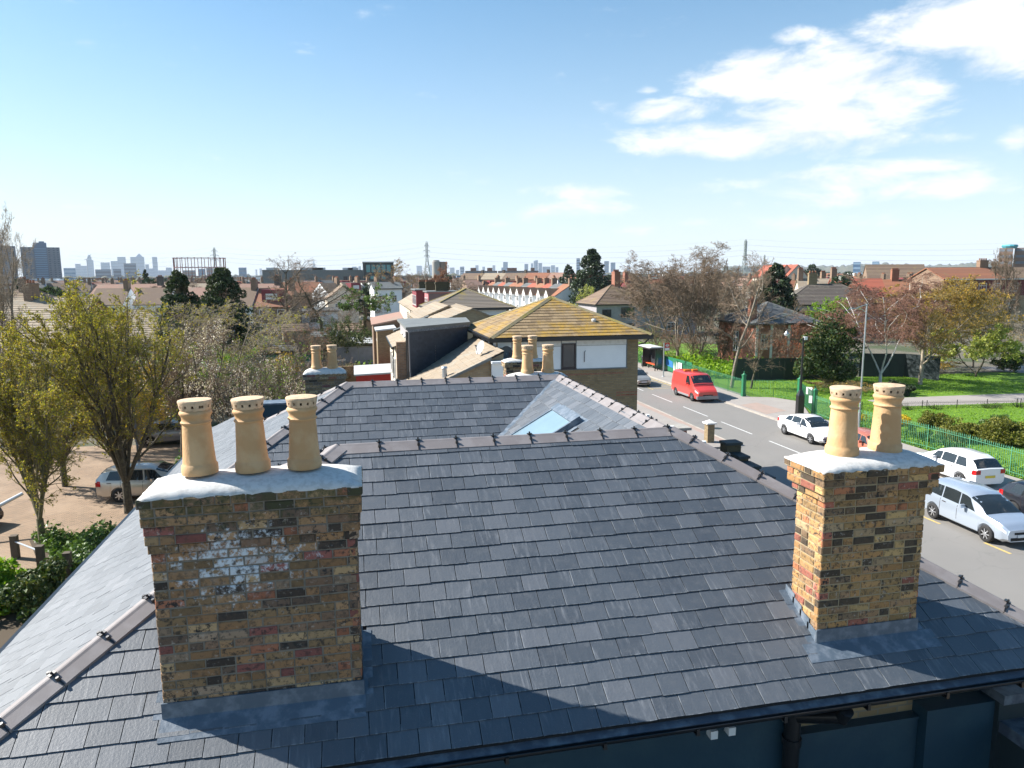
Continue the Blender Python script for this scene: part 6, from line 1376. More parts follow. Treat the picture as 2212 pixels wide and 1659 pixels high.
# --- mixed houses right of centre
def pxh(label, px, D, w, d, e, r, rot_, kind, rd, wl, rf, g=.5, wins=(), stk=(), name='house', group=None): 
    c = atd(px, 700, D); return house_at(name, label, c.x, c.y, rot_, w, d, e, r, kind, rd, wl, rf, g, wins, stk, group)
pxh('house with a long dark brown tiled roof and one yellowish stack', 1778, 130, 15, 10, 5.2, 8.3, -.35, 'hip', 'x', 'grey render', 'dark tile', .42, stk=((-2.0, .3, 7.6, 10.2, 1.3, .9, 'yellow brickwork', 3),))
pxh('house with a bright new orange red roof and a white gable', 1842, 165, 9.5, 9, 5.4, 8.9, -.4, 'gable', 'x', 'white render', 'red tile', .42, wins=(('f', -2, 3.2, 1.6, 1.3),), stk=((-4.3, 0, 8, 11, 1.0, 1.4, 'brown brickwork', 4),))
pxh('tan roofed house left of the bright red roof', 1786, 172, 13, 9, 5.4, 8.9, -.4, 'gable', 'x', 'cream render', 'tan tile', .42, stk=((-6, 0, 8, 11, 1.0, 1.4, 'brown brickwork', 4),))
pxh('white gabled cottage front under the tan roof', 1790, 152, 4.5, 5, 4.2, 6.5, -.4, 'gable', 'y', 'white render', 'orange tile', .42, wins=(('f', 0, 2.5, 1.6, 1.2),))
pxh('pale orange roofed house by the dark conifer', 1735, 190, 10, 8, 5.4, 8.3, -.3, 'gable', 'x', 'cream render', 'orange tile', .5, stk=((4, 0, 7.6, 10.4, 1.0, 1.2, 'brown brickwork', 4),))
pxh('house with an orange brown roof behind the birch', 1925, 178, 12, 9, 5.4, 8.6, -.4, 'gable', 'x', 'brown brickwork', 'orange tile', .5, stk=((0, 0, 8, 10.8, 1.4, 1.2, 'orange tile', 5),))
pxh('hall with a tall plain brown roof on the skyline', 1923, 330, 21, 13, 6, 13.2, -.45, 'gable', 'x', 'brown brickwork', 'brown tile', .8, name='hall')
for i, (px, D, w) in enumerate(((1655, 300, 9), (1682, 298, 8), (1706, 296, 8))):
    pxh(f'{ordn[i]} from the left of three half timbered gables with red roofs on the skyline', px, D, w, 10, 8.5, 13.2, -.2, 'gable', 'y', 'cream render', 'red tile', .8, group='half timbered gables')
pxh('brick house with a red tiled roof and dormers behind the tall conifer', 1395, 190, 13, 9, 5.4, 8.6, .1, 'gable', 'x', 'dormer red', 'orange tile', .5, wins=(('f', -3, 3.2, 1.5, 1.3), ('f', 0, 3.2, 1.5, 1.3), ('f', 3, 3.2, 1.5, 1.3)), stk=((-6, 0, 8, 10.8, 1.0, 1.2, 'red brickwork', 3),))
pxh('grey slate hipped roof in front of the tall conifer', 1268, 205, 9, 8, 5.4, 8.2, .2, 'hip', 'x', 'grey render', 'slate roof old', .5)
# left side houses
pxh('house with a corrugated looking brown roof behind the yellow green trees', 300, 80, 9.5, 8, 4.2, 7.0, -.1, 'hip', 'x', 'cream render', 'tan tile', .34, name='bungalow')
pxh('low hipped roof just left of the blossom tree', 330, 66, 6.5, 6, 2.8, 4.4, .25, 'hip', 'x', 'grey render', 'grey brown tile', .34, name='bungalow')
pxh('wide tan and grey pantiled roof at the far left edge', 10, 64, 13, 9, 4.4, 7.2, -.3, 'gable', 'x', 'cream render', 'tan tile', .34, name='bungalow')
pxh('second tan roof behind the far left edge', 75, 95, 14, 9, 5.0, 8.0, -.25, 'gable', 'x', 'red brickwork', 'tan tile', .4, stk=((0, 0, 7.2, 9.6, 1, 1.2, 'brown brickwork', 3),))
pxh('dark brown hipped roof behind the tower blocks foot', 60, 140, 13, 9, 5.2, 8.2, -.2, 'hip', 'x', 'brown brickwork', 'brown tile', .45, stk=((0, 0, 7.5, 10, 1, 1.2, 'brown brickwork', 3),))
t3 = [('long mauve brown roof with a dark stack left of the conifers', 290, 215, 17, 'pinkish roof'), ('long tan roof beyond the left conifer', 405, 218, 16, 'tan tile'), ('brown roof right of the two conifers', 545, 190, 15, 'pinkish roof')]
for lab, px, D, w, rf in t3: pxh(lab, px, D, w, 9, 5.3, 8.3, -.25, 'gable', 'x', 'brown brickwork', rf, .5, stk=((w / 2 - .6, 0, 7.6, 10.3, 1.2, 1.3, 'dark tile', 4),))
pxh('cream gabled house among the bare trees', 935 - 195, 165, 6.5, 8, 5.2, 8.0, .1, 'gable', 'y', 'cream render', 'brown tile', .45, wins=(('f', -1.2, 3, 1.1, 1.2), ('f', 1.4, 3, 1.1, 1.2)))
pxh('tall pale rendered house end beside the bare trees', 835, 150, 5.5, 7, 7.6, 8.8, .1, 'gable', 'x', 'white render', 'grey roofing', .6, wins=(('f', -1.2, 5.0, 1.0, 1.3), ('f', 1.2, 5.0, 1.0, 1.3)))
pxh('wide white walled low building in the gardens', 668, 150, 11, 7, 3.4, 3.9, .05, 'gable', 'x', 'white render', 'grey roofing', .6, wins=(('f', -3, 1.2, 1.6, 1.2), ('f', 1, 1.2, 1.6, 1.2)))
pxh('ochre roofed house beyond the first bare tree', 655, 230, 12, 9, 5.2, 8.2, 0, 'gable', 'x', 'brown brickwork', 'orange tile', .6)
# large grey industrial hall and the teal glazed block
ih = slab_px('industrial_hall', 'long grey industrial hall with roof plant on the horizon', 'industrial building', 566, 583, 785, 583, 440, 40, 'grey roofing', None)
for i, px in enumerate((575, 650, 675, 740, 752)):
    a = aty(px, 583, 450); mb = MB(); mb.box(a.x, 450, a.z - .01, a.x + (6 if i != 1 else 14), 455, a.z + 1.3); mb.build('roof_plant', 'satellite grey', ih)
for px in (770, 757, 742, 790 - 70): a = aty(px, 599, 439.9); mb = MB(); mb.box(a.x, 439.8, a.z - 3, a.x + 2.2, 439.99, a.z + .5); mb.build('opening', 'dark frame', ih)
gb_ = slab_px('glass_block', 'dark framed office block with teal glazing', 'office building', 784, 567, 850, 566, 430, 25, 'dark hoarding', None)
for i in range(5):
    a = aty(791 + i * 11, 572, 429.9); b = aty(800 + i * 11, 588, 429.9); mb = MB(); mb.box(a.x, 429.7, b.z, b.x, 429.98, a.z); mb.build('window', 'teal glass', gb_)
for i in range(3):
    a = aty(800 + i * 12, 595, 429.9); b = aty(809 + i * 12, 603, 429.9); mb = MB(); mb.box(a.x, 429.7, b.z, b.x, 429.98, a.z); mb.build('window', 'teal glass', gb_)
a = aty(784, 567, 430); b = aty(850, 566, 430); mb = MB(); mb.box(a.x - .5, 429, a.z, b.x + .5, 456, a.z + .5); mb.build('roof_edge', 'white trim', gb_)
cx_ = atd(942, 562, 640); t = thing('round_tower', 'squat round brown tower top behind the dense brown tree', 'tower', (cx_.x, cx_.y, -H)); mb = MB(); mb.lathe([(3.6, -H), (3.6, cx_.z - 1.2), (2.8, cx_.z - 1), (2.8, cx_.z), (.1, cx_.z + .1)], (cx_.x, cx_.y, 0), 20); mb.build('drum', 'concrete', t); mb = MB(); mb.box(cx_.x + 3.7, cx_.y - 3, -H, cx_.x + 9, cx_.y + 6, cx_.z - 1.4); mb.build('side_wing', 'brown brickwork', t)
A_, B_ = atd(1003, 640, 350), atd(1292, 640, 318); n_ = 6; an = math.atan2(B_.y - A_.y, B_.x - A_.x); L6 = math.hypot(B_.x - A_.x, B_.y - A_.y) / n_
for i in range(n_):
    p = A_.lerp(B_, (i + .5) / n_); house_at('long_terrace', f'{ordn[i]} section from the left of the long brown roofed terrace behind the bay houses', p.x, p.y, an, L6 - .02, 9, 8.0, 10.9, 'gable' if i < n_ - 1 else 'hip', 'x', 'brown brickwork', ['brown tile', 'mossy brown', 'brown tile', 'orange tile', 'pinkish roof', 'orange tile'][i] if 'mossy brown' in MATS else ['brown tile', 'tan tile', 'brown tile', 'orange tile', 'pinkish roof', 'orange tile'][i], .6,
        wins=tuple(('f', x, 5.6, 1.5, 1.3) for x in (-3.4, -.6, 2.4)), stacks=((L6 / 2 - 1.2, .3, 9.8, 12.4, 1.0, 1.0, 'dark tile', 0),), group='long brown roofed terrace', gut=False)
# --- far terraces, small in the picture: one house each, sharing a few meshes
def far_proto(roof, wall, seed):
    rr = random.Random(seed); mb = MB(); w, d, e, r = 6.4, 8.5, 5.2, 8.2
    mb.use(wall); mb.box(-w / 2, -d / 2, 0, w / 2 - .01, d / 2, e); [mb.prism([(s * (w / 2 - .01), -d / 2, e), (s * (w / 2 - .01), d / 2, e), (s * (w / 2 - .01), 0, r)], (0, 0, 0), (-s * .1, 0, 0)) for s in (-1, 1)]
    mb.use(roof)
    for s in (-1, 1): mb.prism([(-w / 2, 0, r), (w / 2, 0, r), (w / 2, s * (d / 2 + .3), e - .15), (-w / 2, s * (d / 2 + .3), e - .15)], (0, 0, 0), (0, 0, .12))
    mb.use('brown brickwork'); mb.box(w / 2 - 1.1, -.7, r - .6, w / 2 - .2, .7, r + 1.6); mb.use('orange tile'); [mb.box(w / 2 - .8, y - .12, r + 1.6, w / 2 - .5, y + .12, r + 1.95) for y in (-.5, 0, .5)]
    mb.use('white trim'); [mb.box(x - .6, -d / 2 - .05, z, x + .6, -d / 2 - .003, z + 1.2) for x in (-1.6, 1.5) for z in (1.0, 3.5)]; mb.use('window glass'); [mb.box(x - .48, -d / 2 - .07, z + .12, x + .48, -d / 2 - .04, z + 1.08) for x in (-1.6, 1.5) for z in (1.0, 3.5)]
    if seed % 3 == 0: mb.use('dormer red'); mb.box(-1.9, -d / 2 + .9, e + .8, 1.4, 1, r - .1); mb.use('white trim'); mb.box(-1.2, -d / 2 + .85, e + 1.2, .8, -d / 2 + .89, e + 2.2)
    return mb.mesh('far_house', None)
protos = [far_proto(r_, w_2, i) for i, (r_, w_2) in enumerate((('orange tile', 'brown brickwork'), ('brown tile', 'white render'), ('red tile', 'red brickwork'), ('tan tile', 'cream render'), ('pinkish roof', 'brown brickwork'), ('slate roof old', 'white render'), ('orange tile', 'cream render')))]
rf = random.Random(5); cnt = 0; FARW = ['orange roof and brown brick walls', 'brown roof and white walls', 'red roof and red brick walls', 'tan roof and cream walls', 'pinkish roof and brown brick walls', 'grey slate roof and white walls', 'orange roof and cream walls']
rows = [(1000, 1240, 262, .25), (1290, 1560, 260, .2), (1300, 1620, 420, 0), (0, 300, 300, -.1), (150, 560, 345, 0), (450, 800, 300, .1), (690, 860, 215, .3), (850, 1010, 300, 0), (1560, 1760, 330, -.3), (1720, 2212, 250, -.35), (1900, 2212, 330, -.3), (1480, 1720, 235, -.2), (30, 520, 500, 0), (520, 1000, 560, 0), (1700, 2200, 480, -.2), (1250, 1700, 620, 0), (200, 480, 165, -.2), (480, 640, 140, -.1)]
for a, b, D, r_ in rows:
    A_, B_ = atd(a, 650, D), atd(b, 650, D * (1 + r_ * .25)); L = math.hypot(B_.x - A_.x, B_.y - A_.y); an = math.atan2(B_.y - A_.y, B_.x - A_.x); n = int(L / 6.4)
    for i in range(n):
        if rf.random() < .08 or (n > 26 and i % 2 and D > 400): continue
        x = A_.x + (B_.x - A_.x) * (i + .5) / n; y = A_.y + (B_.y - A_.y) * (i + .5) / n; me = protos[rf.choice([0, 0, 1, 2, 3, 4, 5, 6] if (a + b) / 2 > 1050 else [1, 1, 3, 4, 4, 5, 0])]
        if cnt > 285: break
        o = bpy.data.objects.new('far_house', me); COL.objects.link(o); o.location = (x, y + rf.uniform(-.4, .4), -H + rf.uniform(-.3, .1)); o.rotation_euler = (0, 0, an); ORG[o.name] = Vector(o.location); cnt += 1
        pi = protos.index(me); props(o, f'small house with {FARW[pi]} in the distant rows', 'house', f'distant terraced houses with {FARW[pi]}')
# ------------------------------------------------------------------ TREES, SHRUBS, HEDGES
def np_mesh(name, V, F4, mats_, mi=None):
    """mesh from numpy vertices and quads"""
    me = bpy.data.meshes.new(name); nv, nf = len(V), len(F4)
    me.vertices.add(nv); me.vertices.foreach_set('co', np.asarray(V, np.float32).ravel())
    me.loops.add(nf * 4); me.loops.foreach_set('vertex_index', np.asarray(F4, np.int32).ravel())
    me.polygons.add(nf); me.polygons.foreach_set('loop_start', np.arange(0, nf * 4, 4, dtype=np.int32)); 
    for m_ in mats_: me.materials.append(MATS[m_])
    if mi is not None: me.polygons.foreach_set('material_index', np.asarray(mi, np.int32))
    me.update(calc_edges=True); return me
def prisms(segs, n=3):
    A = np.array([s[0] for s in segs]); B = np.array([s[1] for s in segs]); r0 = np.array([s[2] for s in segs])[:, None]; r1 = np.array([s[3] for s in segs])[:, None]
    d = B - A; d /= np.maximum(np.linalg.norm(d, axis=1, keepdims=True), 1e-9); h = np.where(np.abs(d[:, 2:3]) > .9, np.array([[1., 0, 0]]), np.array([[0, 0, 1.]]))
    u = np.cross(d, h); u /= np.linalg.norm(u, axis=1, keepdims=True); w = np.cross(d, u); V = []
    for P_, r in ((A, r0), (B, r1)):
        for i in range(n): a = 2 * math.pi * i / n; V.append(P_ + (u * math.cos(a) + w * math.sin(a)) * r)
    V = np.stack(V, 1).reshape(-1, 3); base = (np.arange(len(segs)) * 2 * n)[:, None]
    F = np.concatenate([base + np.array([[i, (i + 1) % n, n + (i + 1) % n, n + i]]) for i in range(n)], 0)
    return V, F
def leaves(P, size, rg, flat=0.0, asp=1.0):
    n = len(P); a = rg.normal(size=(n, 3)); a[:, 2] *= (1 - flat); a /= np.linalg.norm(a, axis=1, keepdims=True); b = rg.normal(size=(n, 3)); b[:, 2] *= (1 - flat); b -= (a * b).sum(1, keepdims=True) * a; b /= np.linalg.norm(b, axis=1, keepdims=True)
    s = size * rg.uniform(.6, 1.35, (n, 1)); a = a * s * asp; b = b * s * .62
    V = np.stack([P - a, P - b * .9 + a * .1, P + a, P + b * .9 + a * .1], 1).reshape(-1, 3); return V, np.arange(n * 4).reshape(n, 4)
class TP:
    def __init__(s, **k):
        s.n = (9, 7, 6, 5); s.seg = (7, 5, 4, 3, 2); s.ratio = (.62, .55, .5, .5); s.ang = (38, 42, 45, 50); s.wob = (.06, .12, .16, .2, .22); s.trop = (.02, .05, .04, .02, 0); s.start = .3; s.r0 = .20; s.rr = .55; s.lev = 4; s.fork = 1; s.forkang = 20; s.trunk = .2; s.tip = .35
        s.__dict__.update(k)
def skeleton(P, seed):
    rr = random.Random(seed); segs = []; tips = []; sin, cos = math.sin, math.cos
    def grow(x, y, z, dx, dy, dz, L, r, lev):
        n = P.seg[lev]; st = L / n; rt = r * P.tip; nc = P.n[lev] if lev < P.lev else 0; k0 = 0 if lev else P.start
        spawn = sorted(rr.uniform(k0, 1.0) if lev == 0 else rr.uniform(.12, 1.0) for _ in range(nc)); si = 0
        for i in range(n):
            w = P.wob[lev]; dx += rr.gauss(0, w); dy += rr.gauss(0, w); dz += rr.gauss(0, w) + P.trop[lev]; m = math.sqrt(dx * dx + dy * dy + dz * dz); dx /= m; dy /= m; dz /= m
            x1, y1, z1 = x + dx * st, y + dy * st, z + dz * st; ra = r + (rt - r) * i / n; rb = r + (rt - r) * (i + 1) / n
            segs.append(((x, y, z), (x1, y1, z1), ra, rb, lev))
            while si < nc and spawn[si] <= (i + 1) / n:
                f = spawn[si] * n - i; si += 1; an = math.radians(P.ang[lev] * rr.uniform(.7, 1.25)); az_ = rr.uniform(0, 2 * math.pi)
                ux, uy, uz = (0, 0, 1) if abs(dz) < .9 else (1, 0, 0)
                ax, ay, az2 = dy * uz - dz * uy, dz * ux - dx * uz, dx * uy - dy * ux; m = math.sqrt(ax * ax + ay * ay + az2 * az2); ax /= m; ay /= m; az2 /= m
                bx, by, bz = dy * az2 - dz * ay, dz * ax - dx * az2, dx * ay - dy * ax; s_, c_ = sin(an), cos(an); ca, sa = cos(az_), sin(az_)
                grow(x + (x1 - x) * f, y + (y1 - y) * f, z + (z1 - z) * f, dx * c_ + (ax * ca + bx * sa) * s_, dy * c_ + (ay * ca + by * sa) * s_, dz * c_ + (az2 * ca + bz * sa) * s_,
                     L * P.ratio[lev] * rr.uniform(.7, 1.2) * (1.15 - .55 * spawn[si - 1]), (ra + (rb - ra) * f) * P.rr, lev + 1)
            x, y, z = x1, y1, z1
        if lev >= P.lev - 1: tips.append((x, y, z))
    if P.fork > 1:
        L0 = P.trunk; segs.append(((0, 0, 0), (0, 0, L0), P.r0 * 1.15, P.r0, 0))
        for k in range(P.fork):
            a = 2 * math.pi * (k + rr.uniform(-.3, .3)) / P.fork; t = math.radians(P.forkang * rr.uniform(.25, 1.2)); grow(0, 0, L0 * .95, sin(t) * cos(a), sin(t) * sin(a), cos(t), 1 - L0, P.r0 * .6, 0)
    else: grow(0, 0, 0, rr.gauss(0, .04), rr.gauss(0, .04), 1, 1.0, P.r0, 0)
    return segs, tips
SKEL = {}
def tree_mesh(P, seed, height, width, barkm, twigm, leafm=None, nleaf=0, lsize=.08, wood=1.0, spread=.25, lean=(0, 0), twr=1.0):
    """trunk mesh and crown mesh in local coordinates, scaled to the height and crown width asked for"""
    segs, tips = skeleton(P, seed); E = np.array([s[1] for s in segs]); lo, hi = np.percentile(E, 2, axis=0), np.percentile(E, 98.5, axis=0)
    sx = width / max(hi[0] - lo[0], hi[1] - lo[1], .05); sz = height / E[:, 2].max(); M_ = np.array([sx, sx, sz]); rs = height * .1 * wood
    def tr(p): q = np.array(p) * M_; k = q[2] / height; q[0] += lean[0] * k * k; q[1] += lean[1] * k * k; return q
    S0 = [(tr(s[0]), tr(s[1]), max(s[2] * rs, .012), max(s[3] * rs, .010)) for s in segs if s[4] <= 1]
    S1 = [(tr(s[0]), tr(s[1]), max(s[2] * rs, .0075 * twr), max(s[3] * rs, .0055 * twr)) for s in segs if s[4] > 1]
    V, F = prisms(S0, 6); trunk = np_mesh('trunk', V, F, [barkm]); trunk.polygons.foreach_set('use_smooth', [True] * len(F))
    V, F = prisms(S1, 3); mi = np.zeros(len(F), int); ms = [twigm]
    if leafm:
        rg = np.random.default_rng(seed); A = np.array([s[0] for s in S1]); B = np.array([s[1] for s in S1]); i = rg.integers(0, len(A), nleaf); t = rg.uniform(0, 1, (nleaf, 1)); P_ = A[i] * (1 - t) + B[i] * t + rg.normal(0, spread * lsize * 3, (nleaf, 3))
        V2, F2 = leaves(P_, lsize, rg); F = np.concatenate([F, F2 + len(V)]); V = np.concatenate([V, V2]); mi = np.concatenate([mi, np.ones(len(F2), int)]); ms.append(leafm)
    return trunk, np_mesh('crown', V, F, ms, mi)
def plant(name, label, cat, x, y, meshes, rz=0.0, sc=None, group=None, z=-H):
    t = thing(name, label, cat, (x, y, z), rz or .001, group, local=True)
    for nm, me in meshes:
        o = bpy.data.objects.new(nm, me); COL.objects.link(o); o.parent = t
        if nm == 'crown': o['kind'] = 'thing'
    if sc: t.scale = sc
    return t
def px_dims(px, py_top, D, wpx):
    b = atd(px, 700, D); top = atd(px, py_top, D).z; depth = b.dot(_f); return b.x, b.y, top + H, wpx / 1562 * depth
VASE = TP(n=(11, 7, 5, 4), fork=8, forkang=34, trunk=.16, ratio=(.42, .5, .5, .5), ang=(30, 38, 42, 45), wob=(.05, .09, .12, .15, .2), trop=(.03, .05, .04, .02, 0), r0=.17, start=.12, lev=4, rr=.6)
OPEN = TP(n=(10, 8, 6, 5), ratio=(.52, .55, .5, .5), ang=(48, 45, 45, 50), trop=(.0, .07, .05, .03, 0), wob=(.06, .14, .2, .24, .25), r0=.22, start=.28, rr=.6)
MULTI = TP(n=(10, 8, 6, 5), fork=4, forkang=22, trunk=.10, ratio=(.42, .5, .5, .5), ang=(40, 42, 45, 50), trop=(.02, .06, .05, .03, 0), wob=(.06, .12, .18, .22, .25), r0=.16, start=.22, rr=.6)
SHRUB = TP(n=(7, 6, 5), fork=11, forkang=48, trunk=.03, ratio=(.5, .5, .5), ang=(34, 38, 42), trop=(.05, .04, .03, 0, 0), wob=(.10, .16, .2, .25, .2), r0=.07, start=.1, lev=3, rr=.6)
WEEP = TP(n=(10, 8, 9, 6), fork=3, forkang=20, trunk=.12, ratio=(.45, .48, .62, .8), ang=(36, 45, 60, 35), trop=(.03, .02, -.12, -.40, -.3), wob=(.06, .12, .16, .16, .1), r0=.15, start=.3, rr=.55, seg=(7, 5, 4, 4, 3))
GNARL = TP(n=(7, 6, 5, 4), ratio=(.6, .55, .5, .5), ang=(62, 55, 50, 50), trop=(0, .04, .04, .02, 0), wob=(.16, .28, .3, .3, .3), r0=.38, start=.35, rr=.62)
def tree(label, px, top, D, w, P, seed, barkm='grey bark', twigm='brown twig', leafm=None, nleaf=0, lsize=.07, xy=None, name='bare_tree', group=None, wood=1.0, lean=0.0, cat='tree', twr=1.0, spread=.25):
    x, y, h, wd = px_dims(px, top, D, w)
    if xy: x, y = xy
    L_ = (lean * math.cos(R_(YAW)), -lean * math.sin(R_(YAW)))
    tm, cm = tree_mesh(P, seed, h, wd, barkm, twigm, leafm, nleaf, lsize, wood, spread, L_, twr); return plant(name, label, cat, x, y, [('trunk', tm), ('crown', cm)], group=group)
# left
tree('multi stemmed tree in yellow green leaf rising from the ivy bed', 90, 712, 32, 285, VASE, 101, 'mossy bark', 'olive twig', 'spring leaf', 26000, .036, xy=(-12.11, 29.8), name='hornbeam', wood=.85, lean=-.6, twr=.85)
tree('tallest yellow green leafed tree, its stem beside the champagne car', 215, 583, 35, 285, VASE, 102, 'dark bark', 'olive twig', 'spring leaf', 36000, .038, xy=(-10.04, 33.33), name='hornbeam', wood=.95, lean=-1.3, twr=.85)
tree('yellow green leafed tree behind and left of the tallest one', 105, 655, 41, 250, VASE, 103, 'dark bark', 'olive twig', 'spring leaf', 34000, .042, name='hornbeam', wood=.8, twr=.9)
tree('tall pale bare tree at the far left edge with thin upright branches', -8, 432, 52, 130, MULTI, 104, 'grey bark', 'pale twig', wood=.55, twr=.8)
tree('second bare tree at the left edge, just behind the tall pale one', 35, 500, 60, 110, OPEN, 105, 'grey bark', 'pale twig', wood=.4, twr=.8)
tree('white blossom tree with upright grey stems behind the left pot', 395, 690, 43, 230, MULTI, 106, 'dark bark', 'brown twig', 'blossom', 4600, .045, name='blossom_tree', wood=.9)
tree('large spreading blossom tree with long pale shoots', 490, 640, 50, 290, MULTI, 107, 'grey bark', 'pale twig', 'spring leaf', 5200, .05, name='blossom_tree', wood=.95)
tree('low blossom thicket just behind the middle pot', 520, 765, 40, 220, SHRUB, 108, 'dark bark', 'brown twig', 'blossom', 4200, .04, name='blossom_bush', wood=1.3)
tree('dark leaning bare stem between the car park and the left pot', 372, 770, 40.5, 90, OPEN, 109, 'dark bark', 'brown twig', xy=(-9.3, 40.3), wood=1.1)
tree('pale twiggy thicket behind the right of the three pots', 590, 740, 47, 210, SHRUB, 110, 'grey bark', 'brown twig', 'bright leaf', 3500, .045, name='bare_bush', wood=1.2)
tree('loose bright green shrub under the blossom trees', 450, 735, 58, 260, SHRUB, 111, 'grey bark', 'pale twig', 'bright leaf', 15000, .08, name='green_bush', cat='bush')
tree('yellow flowering shrub seen through the tall tree', 285, 755, 48, 150, SHRUB, 112, 'grey bark', 'olive twig', 'forsythia', 5200, .07, name='forsythia_bush', cat='bush')
tree('small yellow flowering shrub among the bare twigs', 610, 757, 62, 62, SHRUB, 113, 'grey bark', 'olive twig', 'forsythia', 1500, .07, name='forsythia_bush', cat='bush')
tree('green shrubs in front of the left houses', 330, 745, 55, 160, SHRUB, 114, 'grey bark', 'olive twig', 'bright leaf', 5000, .08, name='green_bush', cat='bush')
# middle left
tree('tall round headed bare tree standing against the grey hall', 617, 545, 118, 112, OPEN, 120, 'dark bark', 'brown twig', wood=.95, twr=1.5)
tree('broad dark bare oak in front of the grey hall', 705, 574, 108, 158, GNARL, 121, 'dark bark', 'brown twig', wood=.8, twr=1.5)
tree('gnarled tree with ivy covered trunk and twisted limbs', 797, 612, 112, 125, GNARL, 122, 'dark bark', 'brown twig', 'ivy leaf', 2600, .16, name='ivy_clad_tree', wood=1.25, twr=1.4)
def shr(label, px, top, D, w, seed, tw='brown twig', lf=None, nl=0, ls=.08, nm='bare_bush', cat='bush', wood=1.2, twr=1.2): tree(label, px, top, D, w, SHRUB, seed, 'dark bark', tw, lf, nl, ls, name=nm, cat=cat, wood=wood, twr=twr)
shr('reddish brown bare thicket behind the small rear chimney', 662, 695, 84, 150, 123, 'brown twig', 'red bud', 900, .05)
shr('olive grey shrub mass left of the ivy clad tree', 735, 682, 88, 120, 124, 'olive twig', 'evergreen leaf', 5200, .10, 'olive_bush')
shr('tangle of bare twigs left of the round headed tree', 560, 690, 92, 120, 125, 'brown twig')
shr('pale bare shrub left of the two small pots', 625, 745, 60, 105, 126, 'pale twig')
shr('brown shrubs above the grey garden wall', 700, 752, 66, 120, 127, 'brown twig', 'evergreen leaf', 1200, .06)
shr('leafy green hedge beside the panel fence', 800, 716, 96, 52, 128, 'olive twig', 'evergreen leaf', 7000, .12, 'green_bush')
shr('silvery shrub left of the leafy hedge', 775, 712, 101, 44, 129, 'pale twig', 'ivy leaf', 2500, .09, 'green_bush')
shr('thicket of bare brown stems in the far gardens', 650, 655, 135, 150, 130, 'brown twig')
shr('wide bare bush at the foot of the oak', 745, 645, 140, 120, 131, 'brown twig')
shr('low green shrub by the garden wall', 722, 792, 68, 60, 132, 'olive twig', 'bright leaf', 1500, .07, 'green_bush')
shr('pale tangle in front of the garden wall', 560, 790, 46, 160, 133, 'pale twig', 'blossom', 800, .035)
m_ = tree_mesh(SHRUB, 140, 6.5, 6, 'dark bark', 'brown twig', None, 0, .1, 1.2)
tree('soft brown bare crown left of the lattice pylon', 868, 556, 175, 118, OPEN, 134, 'grey bark', 'brown twig', 'golden bud', 1500, .10, wood=.8, twr=2.8)
tree('thin bare tree beside the pylon foot', 912, 572, 195, 70, OPEN, 135, 'grey bark', 'brown twig', wood=.8, twr=2.0)
tree('dense rounded brown bare tree in front of the round tower', 945, 566, 215, 62, OPEN, 136, 'dark bark', 'red twig', 'birch catkin', 5000, .16, wood=.8, twr=3.2)
tree('broad bare brown tree behind the red dormer', 845, 596, 150, 90, MULTI, 137, 'dark bark', 'brown twig', wood=.8, twr=1.8)
# right
tree('tall bare tree of the clump behind the green railings, its broad top highest', 1470, 524, 88, 215, MULTI, 141, 'grey bark', 'brown twig', xy=(37.2, 79.5), wood=.8, twr=1.9)
tree('bare tree at the left of the roadside clump', 1420, 570, 95, 150, MULTI, 142, 'grey bark', 'brown twig', wood=.7, twr=1.9)
tree('bare tree at the right of the roadside clump', 1530, 560, 87, 150, MULTI, 143, 'grey bark', 'brown twig', xy=(38.6, 76.5), wood=.75, twr=1.9)
tree('grey stemmed bare tree just behind the railings by the red van', 1578, 540, 68, 190, OPEN, 144, 'grey bark', 'brown twig', xy=(32.9, 58.9), wood=.6, twr=1.5)
tree('small bare tree with dark twigs in front of the empty house', 1622, 700, 67, 115, OPEN, 145, 'dark bark', 'brown twig', xy=(34.3, 58.0), wood=.8)
tree('bare tree crowding the middle of the roadside clump', 1500, 545, 92, 150, MULTI, 172, 'grey bark', 'brown twig', wood=.7, twr=1.8)
tree('bare tree above the roadside clump towards the lamp', 1600, 556, 97, 140, MULTI, 173, 'grey bark', 'brown twig', wood=.7, twr=1.8)
tree('bare bushy tree behind the empty house', 1640, 590, 102, 120, MULTI, 146, 'grey bark', 'pale twig', wood=.8, twr=1.2)
tree('tree with rusty red buds before the empty house', 1718, 702, 76, 75, SHRUB, 147, 'dark bark', 'brown twig', 'red bud', 2600, .055, name='red_budded_tree')
shr('brown undergrowth on the waste ground by the clump', 1490, 700, 84, 160, 148, 'brown twig', 'red bud', 800, .05)
shr('grey brown bramble thicket left of the empty house', 1560, 665, 88, 150, 149, 'brown twig')
shr('bramble thicket behind the bus shelter', 1420, 690, 92, 110, 150, 'brown twig', 'bright leaf', 700, .06)
tree('weeping birch with white stems and russet hanging twigs', 1905, 588, 74, 265, WEEP, 151, 'birch bark', 'red twig', 'birch catkin', 3600, .045, xy=(46.8, 57.1), name='birch', wood=.85, twr=1.5)
tree('big golden budded tree behind the birch', 2010, 592, 84, 320, MULTI, 152, 'grey bark', 'olive twig', 'golden bud', 15000, .075, name='budding_tree', wood=.75, twr=1.2)
tree('second golden budded tree towards the right edge', 2110, 618, 92, 210, MULTI, 153, 'grey bark', 'olive twig', 'golden bud', 9000, .075, name='budding_tree', wood=.7, twr=1.2)
tree('pale trunked tree with fine twigs right of the birch', 1958, 640, 75.5, 150, OPEN, 154, 'pale twig', 'olive twig', 'golden bud', 4000, .06, xy=(50.3, 56.2), name='budding_tree', wood=1.1)
